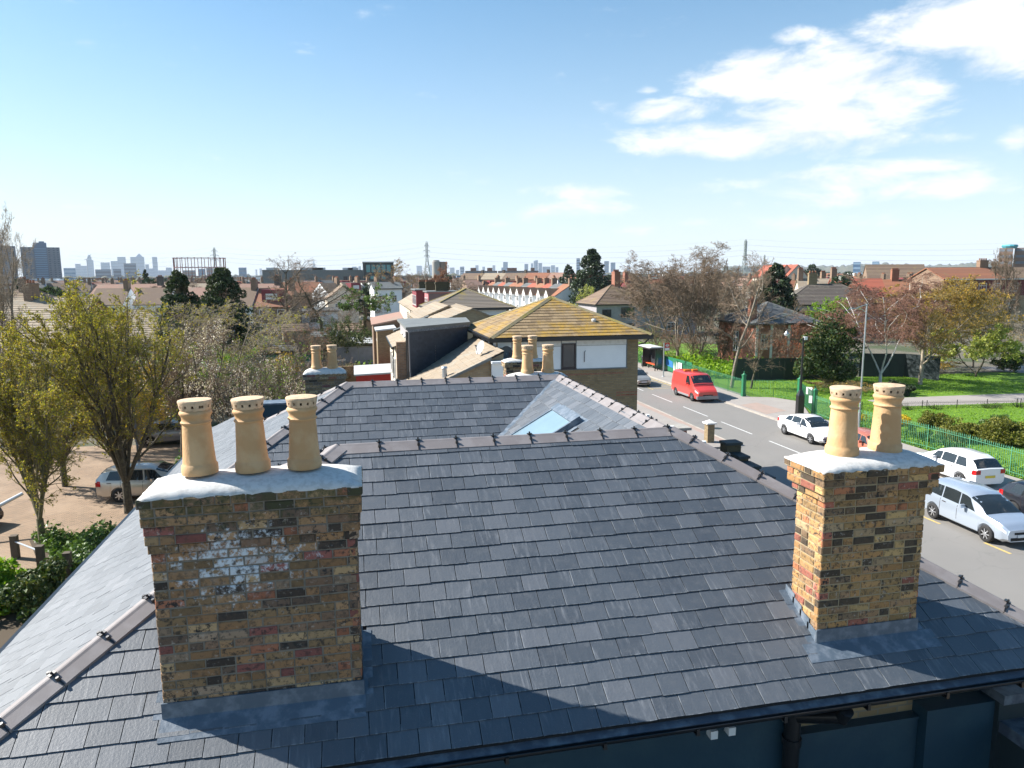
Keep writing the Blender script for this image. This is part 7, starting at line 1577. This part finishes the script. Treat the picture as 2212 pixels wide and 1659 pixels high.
tree('spreading yellow green magnolia on the lawn', 2128, 698, 83.6, 185, TP(n=(8, 7, 6, 4), fork=3, forkang=42, trunk=.08, ratio=(.5, .5, .5, .5), ang=(45, 45, 45, 50), r0=.2, start=.25, rr=.6, wob=(.1, .15, .2, .2, .2)), 155, 'dark bark', 'olive twig', 'magnolia leaf', 9500, .12, xy=(59.2, 59.1), name='magnolia', wood=.9)
tree('slender dark bare tree rising above the flats', 2165, 532, 118, 78, MULTI, 156, 'dark bark', 'brown twig', wood=.75, twr=1.5)
shr('dark bushes under the golden trees', 2010, 775, 86, 120, 157, 'olive twig', 'golden bud', 2500, .08)
shr('brown bushes at the right edge behind the lawn', 2190, 660, 108, 110, 158, 'pale twig')
shr('dark green shrub at the right edge of the lawn', 2192, 762, 90, 60, 159, 'olive twig', 'evergreen leaf', 5000, .10, 'green_bush')
shr('grey olive straggly bush below the white birch stems', 1828, 822, 68, 165, 160, 'olive twig', 'golden bud', 1500, .05)
shr('fresh green willow shrub beyond the birch', 1795, 640, 118, 110, 161, 'olive twig', 'bright leaf', 7000, .13, 'green_bush')
shr('pale green flowering shrub beside the brown hipped house', 1272, 612, 128, 48, 162, 'pale twig', 'magnolia leaf', 3500, .12, 'green_bush')
# leafy masses: clumps of leaf-sized faces over a dark twig heart
def bush_mesh(w, d, h, n, size, leafm, seed, clumps=26, trunkh=0.0, cone=False, flat=0.0):
    rg = np.random.default_rng(seed); C = []; S = []
    for k in range(clumps):
        if cone:
            t = rg.uniform(0, 1) ** 1.1; r = (1 - t) ** .7 * .92 + .03; a = rg.uniform(0, 2 * math.pi); q = rg.uniform(.6, 1.12); C.append((math.cos(a) * r * q * w / 2, math.sin(a) * r * q * d / 2, trunkh + t * (h - trunkh))); S.append((.13 * (1 - t) + .045) * w)
        else:
            v = rg.normal(size=3); v /= np.linalg.norm(v); v[2] = abs(v[2]) * 1.0 - .12; q = rg.uniform(.45, .92); C.append((v[0] * q * w / 2, v[1] * q * d / 2, trunkh + max(v[2], 0) * q * (h - trunkh) * .92 + .1 * h)); S.append(rg.uniform(.13, .26) * min(w, h * 1.4))
    C = np.array(C); S = np.array(S); i = rg.integers(0, clumps, n); v = rg.normal(size=(n, 3)); v /= np.linalg.norm(v, axis=1, keepdims=True); q = rg.uniform(.55, 1.05, (n, 1)) ** .6
    P_ = C[i] + v * q * S[i][:, None] * np.array([1, 1, .75]); 
    if cone: P_[:, 2] -= (np.hypot(P_[:, 0], P_[:, 1]) / w) * h * .10
    P_ = P_[P_[:, 2] > .02]; V, F = leaves(P_, size, rg, flat, 1.25); ms = [leafm, 'brown twig']; mi = np.zeros(len(F), int)
    segs = [((0, 0, 0), tuple(c), .02 + .01 * h / 2, .008) for c in C[:clumps]]; V2, F2 = prisms(segs, 4); F = np.concatenate([F, F2 + len(V)]); V = np.concatenate([V, V2]); mi = np.concatenate([mi, np.ones(len(F2), int)])
    return np_mesh('crown', V, F, ms, mi)
def trunk_mesh(h, r, m_='dark bark'): V, F = prisms([((0, 0, 0), (0, 0, h * .5), r, r * .6), ((0, 0, h * .5), (0, 0, h * .93), r * .6, .02)], 7); return np_mesh('trunk', V, F, [m_])
def conifer(label, px, top, D, w, seed, leafm='conifer leaf', n=16000, size=.13, group=None, clumps=170):
    x, y, h, wd = px_dims(px, top, D, w); plant('conifer', label, 'tree', x, y, [('trunk', trunk_mesh(h, .16)), ('crown', bush_mesh(wd, wd, h, n, size, leafm, seed, clumps, h * .06, True))], group=group)
conifer('left of the two dark conifers behind the blossom', 392, 586, 74, 150, 201, n=17000)
conifer('right, taller of the two dark conifers behind the blossom', 486, 576, 79, 178, 202, n=20000)
conifer('solitary tall dark conifer standing on the skyline', 1277, 540, 165, 118, 203, 'dark evergreen', 16000, .24)
conifer('small conifer far left of the solitary one', 1227, 573, 255, 60, 204, 'dark evergreen', 3500, .3, clumps=50)
conifer('dark evergreen crowding behind the empty house', 1672, 572, 96, 150, 205, 'dark evergreen', 16000, .17)
conifer('dark round headed pine on the skyline at the left', 322, 583, 300, 30, 206, 'dark evergreen', 2500, .35, clumps=40)
def bush(label, px, top, D, w, seed, leafm, n, size, xy=None, dep=None, name='evergreen_bush', cat='bush', trunkh=0, h=None, clumps=30, group=None):
    x, y, h_, wd = px_dims(px, top, D, w); x, y = xy or (x, y); h = h or h_; wd = wd if w > 6 else w
    ms = [('crown', bush_mesh(wd, dep or wd, h, n, size, leafm, seed, clumps, trunkh))]
    if trunkh: ms.append(('trunk', trunk_mesh(h, .14)))
    return plant(name, label, cat, x, y, ms, group=group)
bush('rounded holly green tree beside the black lamp post', 1787, 668, 70, 128, 211, 'evergreen leaf', 15000, .11, xy=(42.6, 58.6), name='evergreen_tree', cat='tree', clumps=46, trunkh=.5)
bush('glossy dark rhododendron right of the slim lamp post', 1955, 826, 68, 90, 212, 'dark evergreen', 9000, .09, xy=(44.4, 52.2), clumps=30)
bush('glossy low dark bush hugging the path edge', 1975, 868, 66, 52, 213, 'dark evergreen', 3500, .08, xy=(44.6, 50.9), clumps=16)
bush('pine on the skyline right of the birch lamp', 1750, 558, 400, 44, 214, 'dark evergreen', 4200, .5, name='pine_tree', cat='tree', clumps=30, trunkh=3)
for lab, x, y, w, d, h, n in (('rounded clipped bush furthest left of the hedge group', 37.2, 40.0, 2.6, 2.0, 1.2, 5200), ('largest clipped bush in the middle by the railings', 36.0, 36.6, 3.4, 2.3, 1.55, 9000), ('clipped bush nearest the right edge of view', 37.6, 35.0, 3.6, 2.5, 1.7, 10000), ('greener clipped bush behind the hedge group', 40.6, 38.6, 3.0, 2.0, 1.1, 5500)):
    plant('clipped_bush', lab, 'bush', x, y, [('crown', bush_mesh(w, d, h, n, .055, 'hedge leaf' if 'greener' not in lab else 'ivy leaf', int(x * 10), 34))], group='rounded bushes on the park lawn')
plant('forsythia_bush', 'yellow flowered bush left of the clipped ones', 'bush', 35.3, 41.6, [('crown', bush_mesh(2.4, 1.8, 1.1, 2600, .06, 'forsythia', 5, 18))])
plant('forsythia_bush', 'yellow flowered sprawl between the two pots by the railings', 'bush', 33.3, 43.6, [('crown', bush_mesh(1.6, 3.0, 1.1, 1800, .06, 'forsythia', 6, 18))])
plant('low_shrub', 'leafy green growth along the railings by the clipped bushes', 'bush', 33.6, 36.5, [('crown', bush_mesh(2.0, 7.0, .8, 7000, .07, 'ivy leaf', 7, 40))])
# the ivy bed and the bush at the left edge
rg = np.random.default_rng(9)
def carpet(name, label, pts_fn, n, size, leafm, hfn, seed, kind='stuff', z=-H):
    rg = np.random.default_rng(seed); P_ = pts_fn(rg, n); P_[:, 2] = z + np.abs(rg.normal(0, 1, len(P_))) * .5 * hfn(P_) + .02; V, F = leaves(P_, size, rg, .35, 1.2); me = np_mesh(name, V, F, [leafm]); o = bpy.data.objects.new(name, me); COL.objects.link(o); return props(o, label, None, None, kind)
def in_poly(poly):
    P_ = np.array(poly)
    def f(rg, n):
        lo, hi = P_.min(0), P_.max(0); out = rg.uniform(lo, hi, (n * 3, 2)); ins = np.zeros(len(out), bool); j = len(P_) - 1
        for i in range(len(P_)):
            c = ((P_[i, 1] > out[:, 1]) != (P_[j, 1] > out[:, 1])) & (out[:, 0] < (P_[j, 0] - P_[i, 0]) * (out[:, 1] - P_[i, 1]) / (P_[j, 1] - P_[i, 1] + 1e-9) + P_[i, 0]); ins ^= c; j = i
        out = out[ins][:n]; return np.c_[out, np.zeros(len(out))]
    return f
carpet('ivy_ground_cover', 'ivy spreading under the nearest leafy tree', in_poly([(-12.8, 30.6), (-9.2, 30.4), (-7.8, 26.0), (-9.9, 26.2), (-11.2, 28.2)]), 9000, .075, 'ivy leaf', lambda P_: .45 + .2 * np.sin(P_[:, 0] * 3), 31)
carpet('ivy_ground_cover', 'ivy on the bed beside the champagne car', in_poly([(-9.6, 39.5), (-6.5, 39.5), (-6.5, 42.5), (-9.8, 42)]), 4200, .085, 'ivy leaf', lambda P_: .6 + 0 * P_[:, 0], 32)
plant('laurel_bush', 'bright green bush at the bottom left edge of the view', 'bush', -12.2, 24.4, [('crown', bush_mesh(3.6, 3.2, 1.7, 9000, .075, 'bright leaf', 15, 34))])
plant('laurel_bush', 'darker evergreen bush beside the bright one at the bottom left', 'bush', -9.9, 24.2, [('crown', bush_mesh(2.6, 2.8, 1.5, 6500, .07, 'evergreen leaf', 16, 30))])
# grass: tufts over the near lawns, weeds by the railings and on the waste ground
carpet('grass', 'lawn grass of the park', in_poly([(31.8, 24), (31.8, 45), (34.2, 50.2), (33.4, 52.9), (34, 62), (60, 61), (60, 50.6), (43, 51), (40, 50), (40, 47), (60, 45.5), (60, 24)]), 30000, .05, 'grass blade', lambda P_: .09 + 0 * P_[:, 0], 33)
carpet('weeds', 'rank green growth behind the roadside railings', in_poly([(32.0, 66), (36, 62.8), (46, 62.2), (46, 70.6), (41, 71), (40, 80), (32, 84)]), 14000, .15, 'bright leaf', lambda P_: .9 + .6 * np.sin(P_[:, 0] * .9) * np.cos(P_[:, 1] * .6), 34)
carpet('weeds', 'weeds along the inside of the near railings', in_poly([(31.9, 26), (31.9, 44.5), (33.4, 45), (34.0, 26)]), 7000, .07, 'bright leaf', lambda P_: .35 + 0 * P_[:, 0], 35)
carpet('weeds', 'patchy green growth across the back gardens', in_poly([(-16, 58), (-2, 60), (2, 68), (6, 130), (-30, 130), (-26, 75)]), 12000, .14, 'bright leaf', lambda P_: .5 + .4 * np.sin(P_[:, 0]), 36)
for i, (x, y) in enumerate(((40.2, 45.9), (42.4, 45.6), (46.3, 45.0), (47.1, 44.9), (48.9, 44.7), (50.4, 44.5))):
    rg = np.random.default_rng(50 + i); n = 46; P0_ = np.c_[rg.normal(0, .16, (n, 2)), np.zeros(n)]; segs = [(tuple(p), (p[0] * 2.2 + rg.normal(0, .05), p[1] * 2.2 + rg.normal(0, .05), rg.uniform(.25, .5)), .016, .003) for p in P0_]; V, F = prisms(segs, 3)
    me = np_mesh('daffodil_clump', V, F, ['evergreen leaf']); o = bpy.data.objects.new('daffodil_clump', me); COL.objects.link(o); o.location = (x, y, -H); ORG[o.name] = Vector(o.location)
    props(o, f'{"first second third fourth fifth sixth".split()[i]} clump of spiky leaves from the left along the hoop fence', 'plant', 'spiky leaf clumps along the hoop fence')
tree('small leafless shrub on top of the roadside wall', 1820*.0 + 1625, 945, 43, 48, SHRUB, 170, 'dark bark', 'brown twig', xy=(19.3, 33.6), name='bare_bush', cat='bush')
# skyline trees, sharing a few meshes
smesh = [tree_mesh(OPEN, 300 + i, 9.5, 9, 'dark bark', 'brown twig', None, 0, .1, .9, twr=3.5) for i in range(3)]
smesh += [(trunk_mesh(9, .2), bush_mesh(6.5, 6.5, 9.5, 2600, .42, lf, 310 + i, 26, 1.2)) for i, lf in enumerate(('evergreen leaf', 'golden bud', 'dark evergreen'))]
rs_ = random.Random(12); kinds = ['bare brown', 'bare brown', 'bare brown', 'green leafed', 'golden brown', 'dark evergreen']
for i in range(150):
    px = rs_.uniform(-40, 2260); D = rs_.choice([rs_.uniform(150, 260), rs_.uniform(230, 420), rs_.uniform(350, 700)]); k = rs_.choices(range(6), [3, 3, 3, 1.5, 1.6, 1.6])[0]
    if 1000 < px < 1300 and D < 330: continue
    b = atd(px, 700, D); s = rs_.uniform(.75, 1.12) * (.95 if D < 300 else 1.05)
    plant('distant_tree', f'small {kinds[k]} tree among the distant roofs', 'tree', b.x, b.y, [('trunk', smesh[k][0]), ('crown', smesh[k][1])], rz=rs_.uniform(0, 6.28), sc=(s * 1.1, s * 1.1, s), group=f'{kinds[k]} trees among the distant roofs')
# ------------------------------------------------------------------ SKYLINE
mat('tower concrete', (.19, .21, .24), .8, 0, (.13, .15, .18), .3, .5); mat('tower glass', (.07, .20, .36), .25, 0, (.16, .30, .44), .05, .6); mat('pale tower', (.22, .36, .50), .5); mat('city grey', (.12, .19, .28), .6)  # tower colours tinted blue and pale, painting in part of the distance haze
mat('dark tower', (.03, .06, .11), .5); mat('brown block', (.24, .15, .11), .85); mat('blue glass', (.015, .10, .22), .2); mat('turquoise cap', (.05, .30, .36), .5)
mat('treeline', (.045, .055, .03), .95, 0, (.09, .085, .055), .02, .7); mat('pylon steel', (.26, .30, .28), .6); mat('gasholder red', (.22, .09, .08), .7)
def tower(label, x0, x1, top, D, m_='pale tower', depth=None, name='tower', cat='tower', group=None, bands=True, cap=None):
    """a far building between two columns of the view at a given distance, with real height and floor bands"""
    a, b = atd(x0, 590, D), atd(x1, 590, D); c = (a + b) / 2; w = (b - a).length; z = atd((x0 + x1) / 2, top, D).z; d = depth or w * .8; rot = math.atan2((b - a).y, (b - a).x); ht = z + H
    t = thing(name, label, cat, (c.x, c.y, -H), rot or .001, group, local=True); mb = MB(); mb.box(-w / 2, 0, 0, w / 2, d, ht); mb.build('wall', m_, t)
    if bands:
        mb = MB(); n = max(3, int(ht / (4 if D < 2000 else 12)))
        for i in range(n): zz = ht * (i + .45) / n; mb.box(-w * .46, -.15 * D / 1500, zz, w * .46, -.02, zz + ht / n * .42)
        mb.build('window_bands', 'tower glass' if m_ not in ('blue glass', 'dark tower', 'brown block') else 'pale tower' if m_ == 'blue glass' else 'city grey' if m_ == 'dark tower' else 'tower concrete', t, kind='stuff')
    if cap: mb = MB(); cap(mb, w, d, ht); mb.build('roof_cap', m_, t)
    return t
box_cap = lambda f, h: (lambda mb, w, d, ht: mb.box(-w * f / 2, d * .2, ht, w * f / 2, d * .8, ht + h))
def block(label, x0, x1, top, D, ptop):
    a, b = atd(x0, 590, D), atd(x1, 590, D); c = (a + b) / 2; w = (b - a).length; ht = atd((x0 + x1) / 2, top, D).z + H; rot = math.atan2((b - a).y, (b - a).x)
    t = thing('tower_block', label, 'tower block', (c.x, c.y, -H), rot or .001, 'grey tower blocks at the left', local=True); d = 20
    mb = MB(); mb.box(-w / 2, 0, 0, -w * .17, d, ht); mb.box(w * .17, 0, 0, w / 2, d, ht); mb.build('wing', 'tower concrete', t); mb = MB(); mb.box(-w * .17, 1.5, 0, w * .17, d, ht); mb.build('core', 'city grey', t)
    mb = MB(); n = int(ht / 3.0)
    for i in range(n):
        z = i * ht / n; mb.box(-w * .15, .3, z + .2, w * .15, 1.5, z + 1.3)
    mb.build('balcony_fronts', 'pale tower', t, kind='stuff'); mb = MB()
    for i in range(n):
        z = i * ht / n
        for x in (-.40, -.28, .22, .34, .44): mb.box(w * x - 1.1, -.08, z + 1.2, w * x + 1.1, -.01, z + 2.4)
    mb.build('windows', 'dark tower', t, kind='stuff'); mb = MB(); mb.box(-w * .17, 2, ht, w * .17, d - 2, ht + 6.5); mb.box(-w * .02, 4, ht + 6.5, w * .12, d - 4, ht + 8.5); mb.build('plant_room', 'city grey', t)
block('broad grey tower block with a roof plant room, right of the pair', 49, 134, 534, 1260, 526); block('left tower block cut by the edge of view', -46, 39, 531, 1230, 523)
K = 'towers of the far blue business district'
cw = [(164, 176, 570, 'short pale tower at the left end of the blue cluster'), (176, 189, 574, 'lower block beside the left end of the blue cluster'), (219, 239, 567, 'broad flat topped tower with a light top in the blue cluster'), (241, 257, 564, 'stepped pale tower left of the two big ones'),
      (256, 274, 555, 'tall square tower left of centre in the blue cluster'), (315, 323, 571, 'narrow tower right of the pyramid roofed one'), (331, 342, 555, 'slim tall tower standing apart on the right of the blue cluster'), (342, 360, 584, 'low block at the foot of the slim tower'), (359, 372, 578, 'small squat block right of the slim tower'), (322, 332, 580, 'low block left of the slim tower')]
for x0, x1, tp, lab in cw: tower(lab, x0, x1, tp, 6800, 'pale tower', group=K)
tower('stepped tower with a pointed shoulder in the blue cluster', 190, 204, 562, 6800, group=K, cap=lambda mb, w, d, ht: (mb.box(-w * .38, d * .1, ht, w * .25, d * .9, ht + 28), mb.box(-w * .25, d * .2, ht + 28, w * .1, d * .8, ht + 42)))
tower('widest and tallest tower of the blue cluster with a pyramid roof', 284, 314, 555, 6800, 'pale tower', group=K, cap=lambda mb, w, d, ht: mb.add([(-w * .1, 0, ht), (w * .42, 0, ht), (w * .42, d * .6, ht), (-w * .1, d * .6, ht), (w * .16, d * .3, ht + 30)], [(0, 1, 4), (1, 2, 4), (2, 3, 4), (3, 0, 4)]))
tower('dark slab block in front of the blue cluster', 269, 295, 569, 3200, 'dark tower', group='darker blocks before the blue cluster'); tower('lower dark block left of the dark slab', 245, 262, 581, 3000, 'dark tower', group='darker blocks before the blue cluster')
tower('long low dark block left of the dark slab', 206, 240, 582, 3000, 'dark tower', group='darker blocks before the blue cluster'); tower('long pale low building right of the grey tower blocks', 138, 164, 579, 3300, 'pale tower', name='long_building', cat='building')
t = thing('tower_crane', 'thin tower crane left of the stepped tower', 'crane', tuple(atd(190, 590, 5200).xy) + (-H,)); a = atd(190, 590, 5200); z = atd(190, 552, 5200).z; mb = MB(); mb.bar((a.x, a.y, -H), (a.x, a.y, z - 20), 3, 3); mb.bar((a.x, a.y, z - 22), (a.x + 28, a.y, z + 8), 2.2, 2.2); mb.bar((a.x, a.y, z - 22), (a.x - 12, a.y, z - 24), 3, 3); mb.build('mast_and_jib', 'city grey', t)
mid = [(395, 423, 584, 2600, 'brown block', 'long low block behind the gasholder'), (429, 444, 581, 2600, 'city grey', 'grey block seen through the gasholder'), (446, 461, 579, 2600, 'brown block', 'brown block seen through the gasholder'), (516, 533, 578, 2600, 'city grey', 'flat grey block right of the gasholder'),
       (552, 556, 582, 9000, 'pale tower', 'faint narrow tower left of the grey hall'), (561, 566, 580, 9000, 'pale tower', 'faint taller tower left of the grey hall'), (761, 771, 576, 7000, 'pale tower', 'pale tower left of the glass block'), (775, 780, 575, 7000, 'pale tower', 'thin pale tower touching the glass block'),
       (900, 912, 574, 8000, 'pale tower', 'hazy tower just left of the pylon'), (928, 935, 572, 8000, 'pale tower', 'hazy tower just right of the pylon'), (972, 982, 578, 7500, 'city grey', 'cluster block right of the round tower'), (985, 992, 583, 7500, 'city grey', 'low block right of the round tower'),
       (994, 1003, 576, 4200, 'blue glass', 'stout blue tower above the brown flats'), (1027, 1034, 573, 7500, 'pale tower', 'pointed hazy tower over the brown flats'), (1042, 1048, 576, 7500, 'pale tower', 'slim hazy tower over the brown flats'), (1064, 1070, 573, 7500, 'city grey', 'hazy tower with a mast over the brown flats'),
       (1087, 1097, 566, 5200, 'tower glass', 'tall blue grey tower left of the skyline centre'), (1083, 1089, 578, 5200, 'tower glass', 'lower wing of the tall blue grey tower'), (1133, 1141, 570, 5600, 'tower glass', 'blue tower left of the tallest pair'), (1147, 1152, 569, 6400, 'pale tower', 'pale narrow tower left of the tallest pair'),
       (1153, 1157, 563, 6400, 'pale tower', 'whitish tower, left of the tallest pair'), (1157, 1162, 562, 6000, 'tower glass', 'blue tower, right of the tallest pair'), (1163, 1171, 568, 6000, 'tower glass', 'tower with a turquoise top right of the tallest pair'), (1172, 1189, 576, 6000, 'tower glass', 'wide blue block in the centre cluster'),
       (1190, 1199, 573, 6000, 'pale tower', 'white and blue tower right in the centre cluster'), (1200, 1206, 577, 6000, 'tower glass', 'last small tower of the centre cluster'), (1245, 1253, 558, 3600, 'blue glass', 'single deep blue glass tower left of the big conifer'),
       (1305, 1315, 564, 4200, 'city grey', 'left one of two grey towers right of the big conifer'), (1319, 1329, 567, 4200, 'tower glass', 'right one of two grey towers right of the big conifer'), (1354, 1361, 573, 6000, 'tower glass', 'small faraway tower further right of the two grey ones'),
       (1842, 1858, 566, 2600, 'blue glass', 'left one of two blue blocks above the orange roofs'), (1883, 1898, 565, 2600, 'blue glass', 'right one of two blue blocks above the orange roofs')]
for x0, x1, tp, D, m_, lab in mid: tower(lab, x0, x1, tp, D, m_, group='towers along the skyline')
a = atd(679, 590, 11500); zt = atd(679, 558, 11500).z; mb = MB(); mb.add([(a.x - 45, a.y - 30, -H), (a.x + 45, a.y - 30, -H), (a.x + 45, a.y + 30, -H), (a.x - 45, a.y + 30, -H), (a.x, a.y, zt)], [(0, 1, 4), (1, 2, 4), (2, 3, 4), (3, 0, 4)]); solo(mb, 'spire_tower', 'pale tower', 'faint needle shaped tower above the grey hall', 'tower', (a.x, a.y, -H))
for i, (x0, x1) in enumerate(((1005, 1040), (1042, 1074), (1076, 1136), (1138, 1163))):
    o = tower(f'{"first second third fourth".split()[i]} from the left of the flat topped brown blocks of flats', x0, x1, 585, 640, 'brown block', 14, 'block_of_flats', 'flats', 'flat topped brown blocks of flats', cap=box_cap(.35, 2.6))
o = tower('big brown tower block with a turquoise roof cap at the right edge', 2154, 2184, 536, 640, 'brown block', 20, 'tower_block', 'tower block', cap=None); mb = MB(); mb.lathe([(4.2, 0), (5.2, 1.6), (4.6, 2.6), (.1, 2.9)], (2, 10, atd(2170, 536, 640).z + H), 12); mb.build('roof_cap', 'turquoise cap', o)
tower('right hand wing of the brown tower at the edge of view', 2187, 2230, 535, 655, 'brown block', 20, 'tower_block', 'tower block')
# gasholder frame
c = atd(433, 590, 1000); r = 30.2; ztop = atd(433, 557, 1000).z; gh = thing('gasholder', 'empty gasholder frame of tall iron columns and ring girders', 'gasholder', (c.x, c.y, -H)); n = 24
for i in range(n):
    a = 2 * math.pi * i / n; p = Vector((c.x + r * math.cos(a), c.y + r * math.sin(a), -H)); mb = MB(); mb.tube(p, Vector((p.x, p.y, ztop)), .55, .42, 6); mb.box(p.x - .8, p.y - .8, ztop - .9, p.x + .8, p.y + .8, ztop); mb.build('column', 'gasholder red', gh)
for z in (ztop - .4, ztop - 12.0, ztop - 23):
    mb = MB()
    for i in range(n):
        a, b = 2 * math.pi * i / n, 2 * math.pi * (i + 1) / n; p, q = Vector((c.x + r * math.cos(a), c.y + r * math.sin(a), z)), Vector((c.x + r * math.cos(b), c.y + r * math.sin(b), z)); mb.bar(p, q, .35, .5)
        if z < ztop - 1: mb.bar(p + Vector((0, 0, 0)), q + Vector((0, 0, 1.2)), .2, .2)
    mb.build('ring_girder', 'gasholder red', gh)
# pylons and their wires
def pylon(label, px, top, D):
    c = atd(px, 590, D); zt = atd(px, top, D).z; h = zt + H; t = thing('pylon', label, 'pylon', (c.x, c.y, -H)); mb = MB(); wb, ww = h * .085, h * .022; r = .32
    lv = [0, .18, .34, .48, .60, .70, .78, .85, .91, .96]; wd = lambda f: wb + (ww - wb) * min(1, f / .62); cn = lambda f: [Vector((c.x + sx * wd(f), c.y + sy * wd(f), -H + h * f)) for sx, sy in ((-1, -1), (1, -1), (1, 1), (-1, 1))]
    for a, b in zip(lv, lv[1:]):
        A_, B_ = cn(a), cn(b)
        for i in range(4): mb.bar(A_[i], B_[i], r * 1.4, r * 1.4); mb.bar(A_[i], B_[(i + 1) % 4], r * .8, r * .8); mb.bar(A_[(i + 1) % 4], B_[i], r * .8, r * .8); mb.bar(B_[i], B_[(i + 1) % 4], r * .8, r * .8)
    A_ = cn(.96); [mb.bar(q, (c.x, c.y, zt), r, r) for q in A_]; mb.build('lattice', 'pylon steel', t); arms = []; ax = Vector((math.cos(R_(YAW)), -math.sin(R_(YAW)), 0)) * .5 + Vector((0, 0, 0)); ax = Vector((.55, .8, 0)).normalized()
    for f, L in ((.66, h * .13), (.78, h * .15), (.90, h * .11)):
        z = -H + h * f
        for s in (-1, 1): e = Vector((c.x, c.y, z)) + ax * s * L; mb = MB(); mb.bar(Vector((c.x, c.y, z + h * .03)), e, r, r); mb.bar(Vector((c.x, c.y, z - h * .01)), e, r, r); mb.tube(e, e - Vector((0, 0, h * .03)), .2, .2, 5); mb.build('cross_arm', 'pylon steel', t); arms.append(e - Vector((0, 0, h * .03)))
    arms.append(Vector((c.x, c.y, zt))); return arms
a1 = pylon('pylon standing behind the gasholder frame', 466, 534, 1120); a2 = pylon('tall pale lattice pylon near the middle of the skyline', 923, 521, 840); a3 = pylon('lattice pylon above the bare trees right of centre', 1608, 517, 860); a4 = pylon('smaller distant pylon right of the bare trees', 1650, 550, 1500)
off = a3[-1] + (a3[-1] - a2[-1]) * 1.1; a5 = [p + Vector((520, -130, 10)) for p in a3]; a0 = [p + (a1[-1] - a2[-1]) * 1.0 for p in a1]
wi = 0
for A_, B_, spn in ((a0, a1, 'left of the gasholder pylon'), (a1, a2, 'between the gasholder pylon and the tall middle pylon'), (a2, a3, 'between the tall middle pylon and the one above the bare trees'), (a3, a5, 'right of the pylon above the bare trees')):
    for p, q in zip(A_, B_):
        mb = MB(); n = 18; sag = (p - q).length * .022; pts = [p.lerp(q, i / n) - Vector((0, 0, sag * 4 * (i / n) * (1 - i / n))) for i in range(n + 1)]; mb.path(pts, .05, 3); mid_ = Vector(pts[n // 2])
        o = solo(mb, 'power_line', 'pylon steel', f'thin power line sagging {spn}', 'power line', tuple(mid_), f'power lines {spn}'); wi += 1
# the far rim of trees and low roofs, and low hills at the right
def rim(name, label, D, zt, amp, m_, x0=-60, x1=2280, n=420, seed=1, depth=60, kind='stuff'):
    rr = random.Random(seed); mb = MB(); vs = []
    ph = [rr.uniform(0, 6.28) for _ in range(6)]
    for i in range(n + 1):
        px = x0 + (x1 - x0) * i / n; a = atd(px, 590, D * (1 + .04 * math.sin(i * .11 + ph[0]))); hh = zt + amp * (.5 * math.sin(i * .13 + ph[1]) + .3 * math.sin(i * .47 + ph[2]) + .35 * math.sin(i * 1.3 + ph[3]) + rr.uniform(-.5, .5)); d = Vector((a.x, a.y, 0)).normalized() * depth
        vs += [(a.x, a.y, -H), (a.x, a.y, -H + max(hh, 2) * .8), (a.x + d.x * .3, a.y + d.y * .3, -H + max(hh, 2)), (a.x + d.x, a.y + d.y, -H + max(hh, 2) * .7)]
    fs = []
    for i in range(n):
        for j in range(3): fs.append((i * 4 + j, (i + 1) * 4 + j, (i + 1) * 4 + j + 1, i * 4 + j + 1))
    mb.add(vs, fs); o = mb.build(name, m_, label=label, kind=kind); return o
rim('treeline', 'distant band of bare woodland and roofs', 760, 7.2, 2.6, 'treeline', seed=2); rim('treeline', 'far band of trees', 1500, 9.5, 4.0, 'treeline', seed=3, depth=100); rim('treeline', 'farthest band of trees', 3600, 13, 7, 'treeline', seed=4, depth=300)
rim('hills', 'low wooded hills on the right of the horizon', 5200, 62, 10, 'treeline', 1560, 2320, 160, 5, 900, 'structure'); 
for (D_, n_, s_) in ((900, 420, 7), (1900, 300, 8)):       # roofs and sheds of the far town, too small to tell apart
    rr = random.Random(s_); mb = MB(); ms = ['brown block', 'pale tower', 'orange tile', 'city grey', 'white render', 'brown tile', 'orange tile']
    for i in range(n_):
        D = D_ * rr.uniform(.75, 1.45); c = atd(rr.uniform(-30, 2240), 590, D); w = rr.uniform(8, 26); mb.use(rr.choice(ms)); h = rr.uniform(6.0, 9.5); a = rr.uniform(-.3, .3); d = rr.uniform(8, 12)
        mb.obox((c.x, c.y, -H + h / 2), (w / 2 * math.cos(a), w / 2 * math.sin(a), 0), (-d / 2 * math.sin(a), d / 2 * math.cos(a), 0), (0, 0, h / 2))
    mb.build('far_town', None, label='far roofs of the town', kind='stuff')
# ------------------------------------------------------------------ the air
hz = bpy.data.materials.new('haze'); hz.use_nodes = True; T = NT(hz.node_tree); T.n.clear(); out = T.node('ShaderNodeOutputMaterial')
pv = T.node('ShaderNodeVolumePrincipled', {'Color': (.84, .92, 1.0), 'Density': .00007, 'Anisotropy': .0}); T.l.new(pv.outputs[0], out.inputs['Volume'])
MATS['haze'] = hz; mb = MB(); mb.box(-13500, -400, -H - 1.2, 13500, 14500, 330); hzo = mb.build('haze', 'haze', kind='stuff')
# ------------------------------------------------------------------ lift everything so that the ground lies at z = 0
for o in SC.objects:
    if o.parent is None and o not in (cam, sun): o.location.z += H
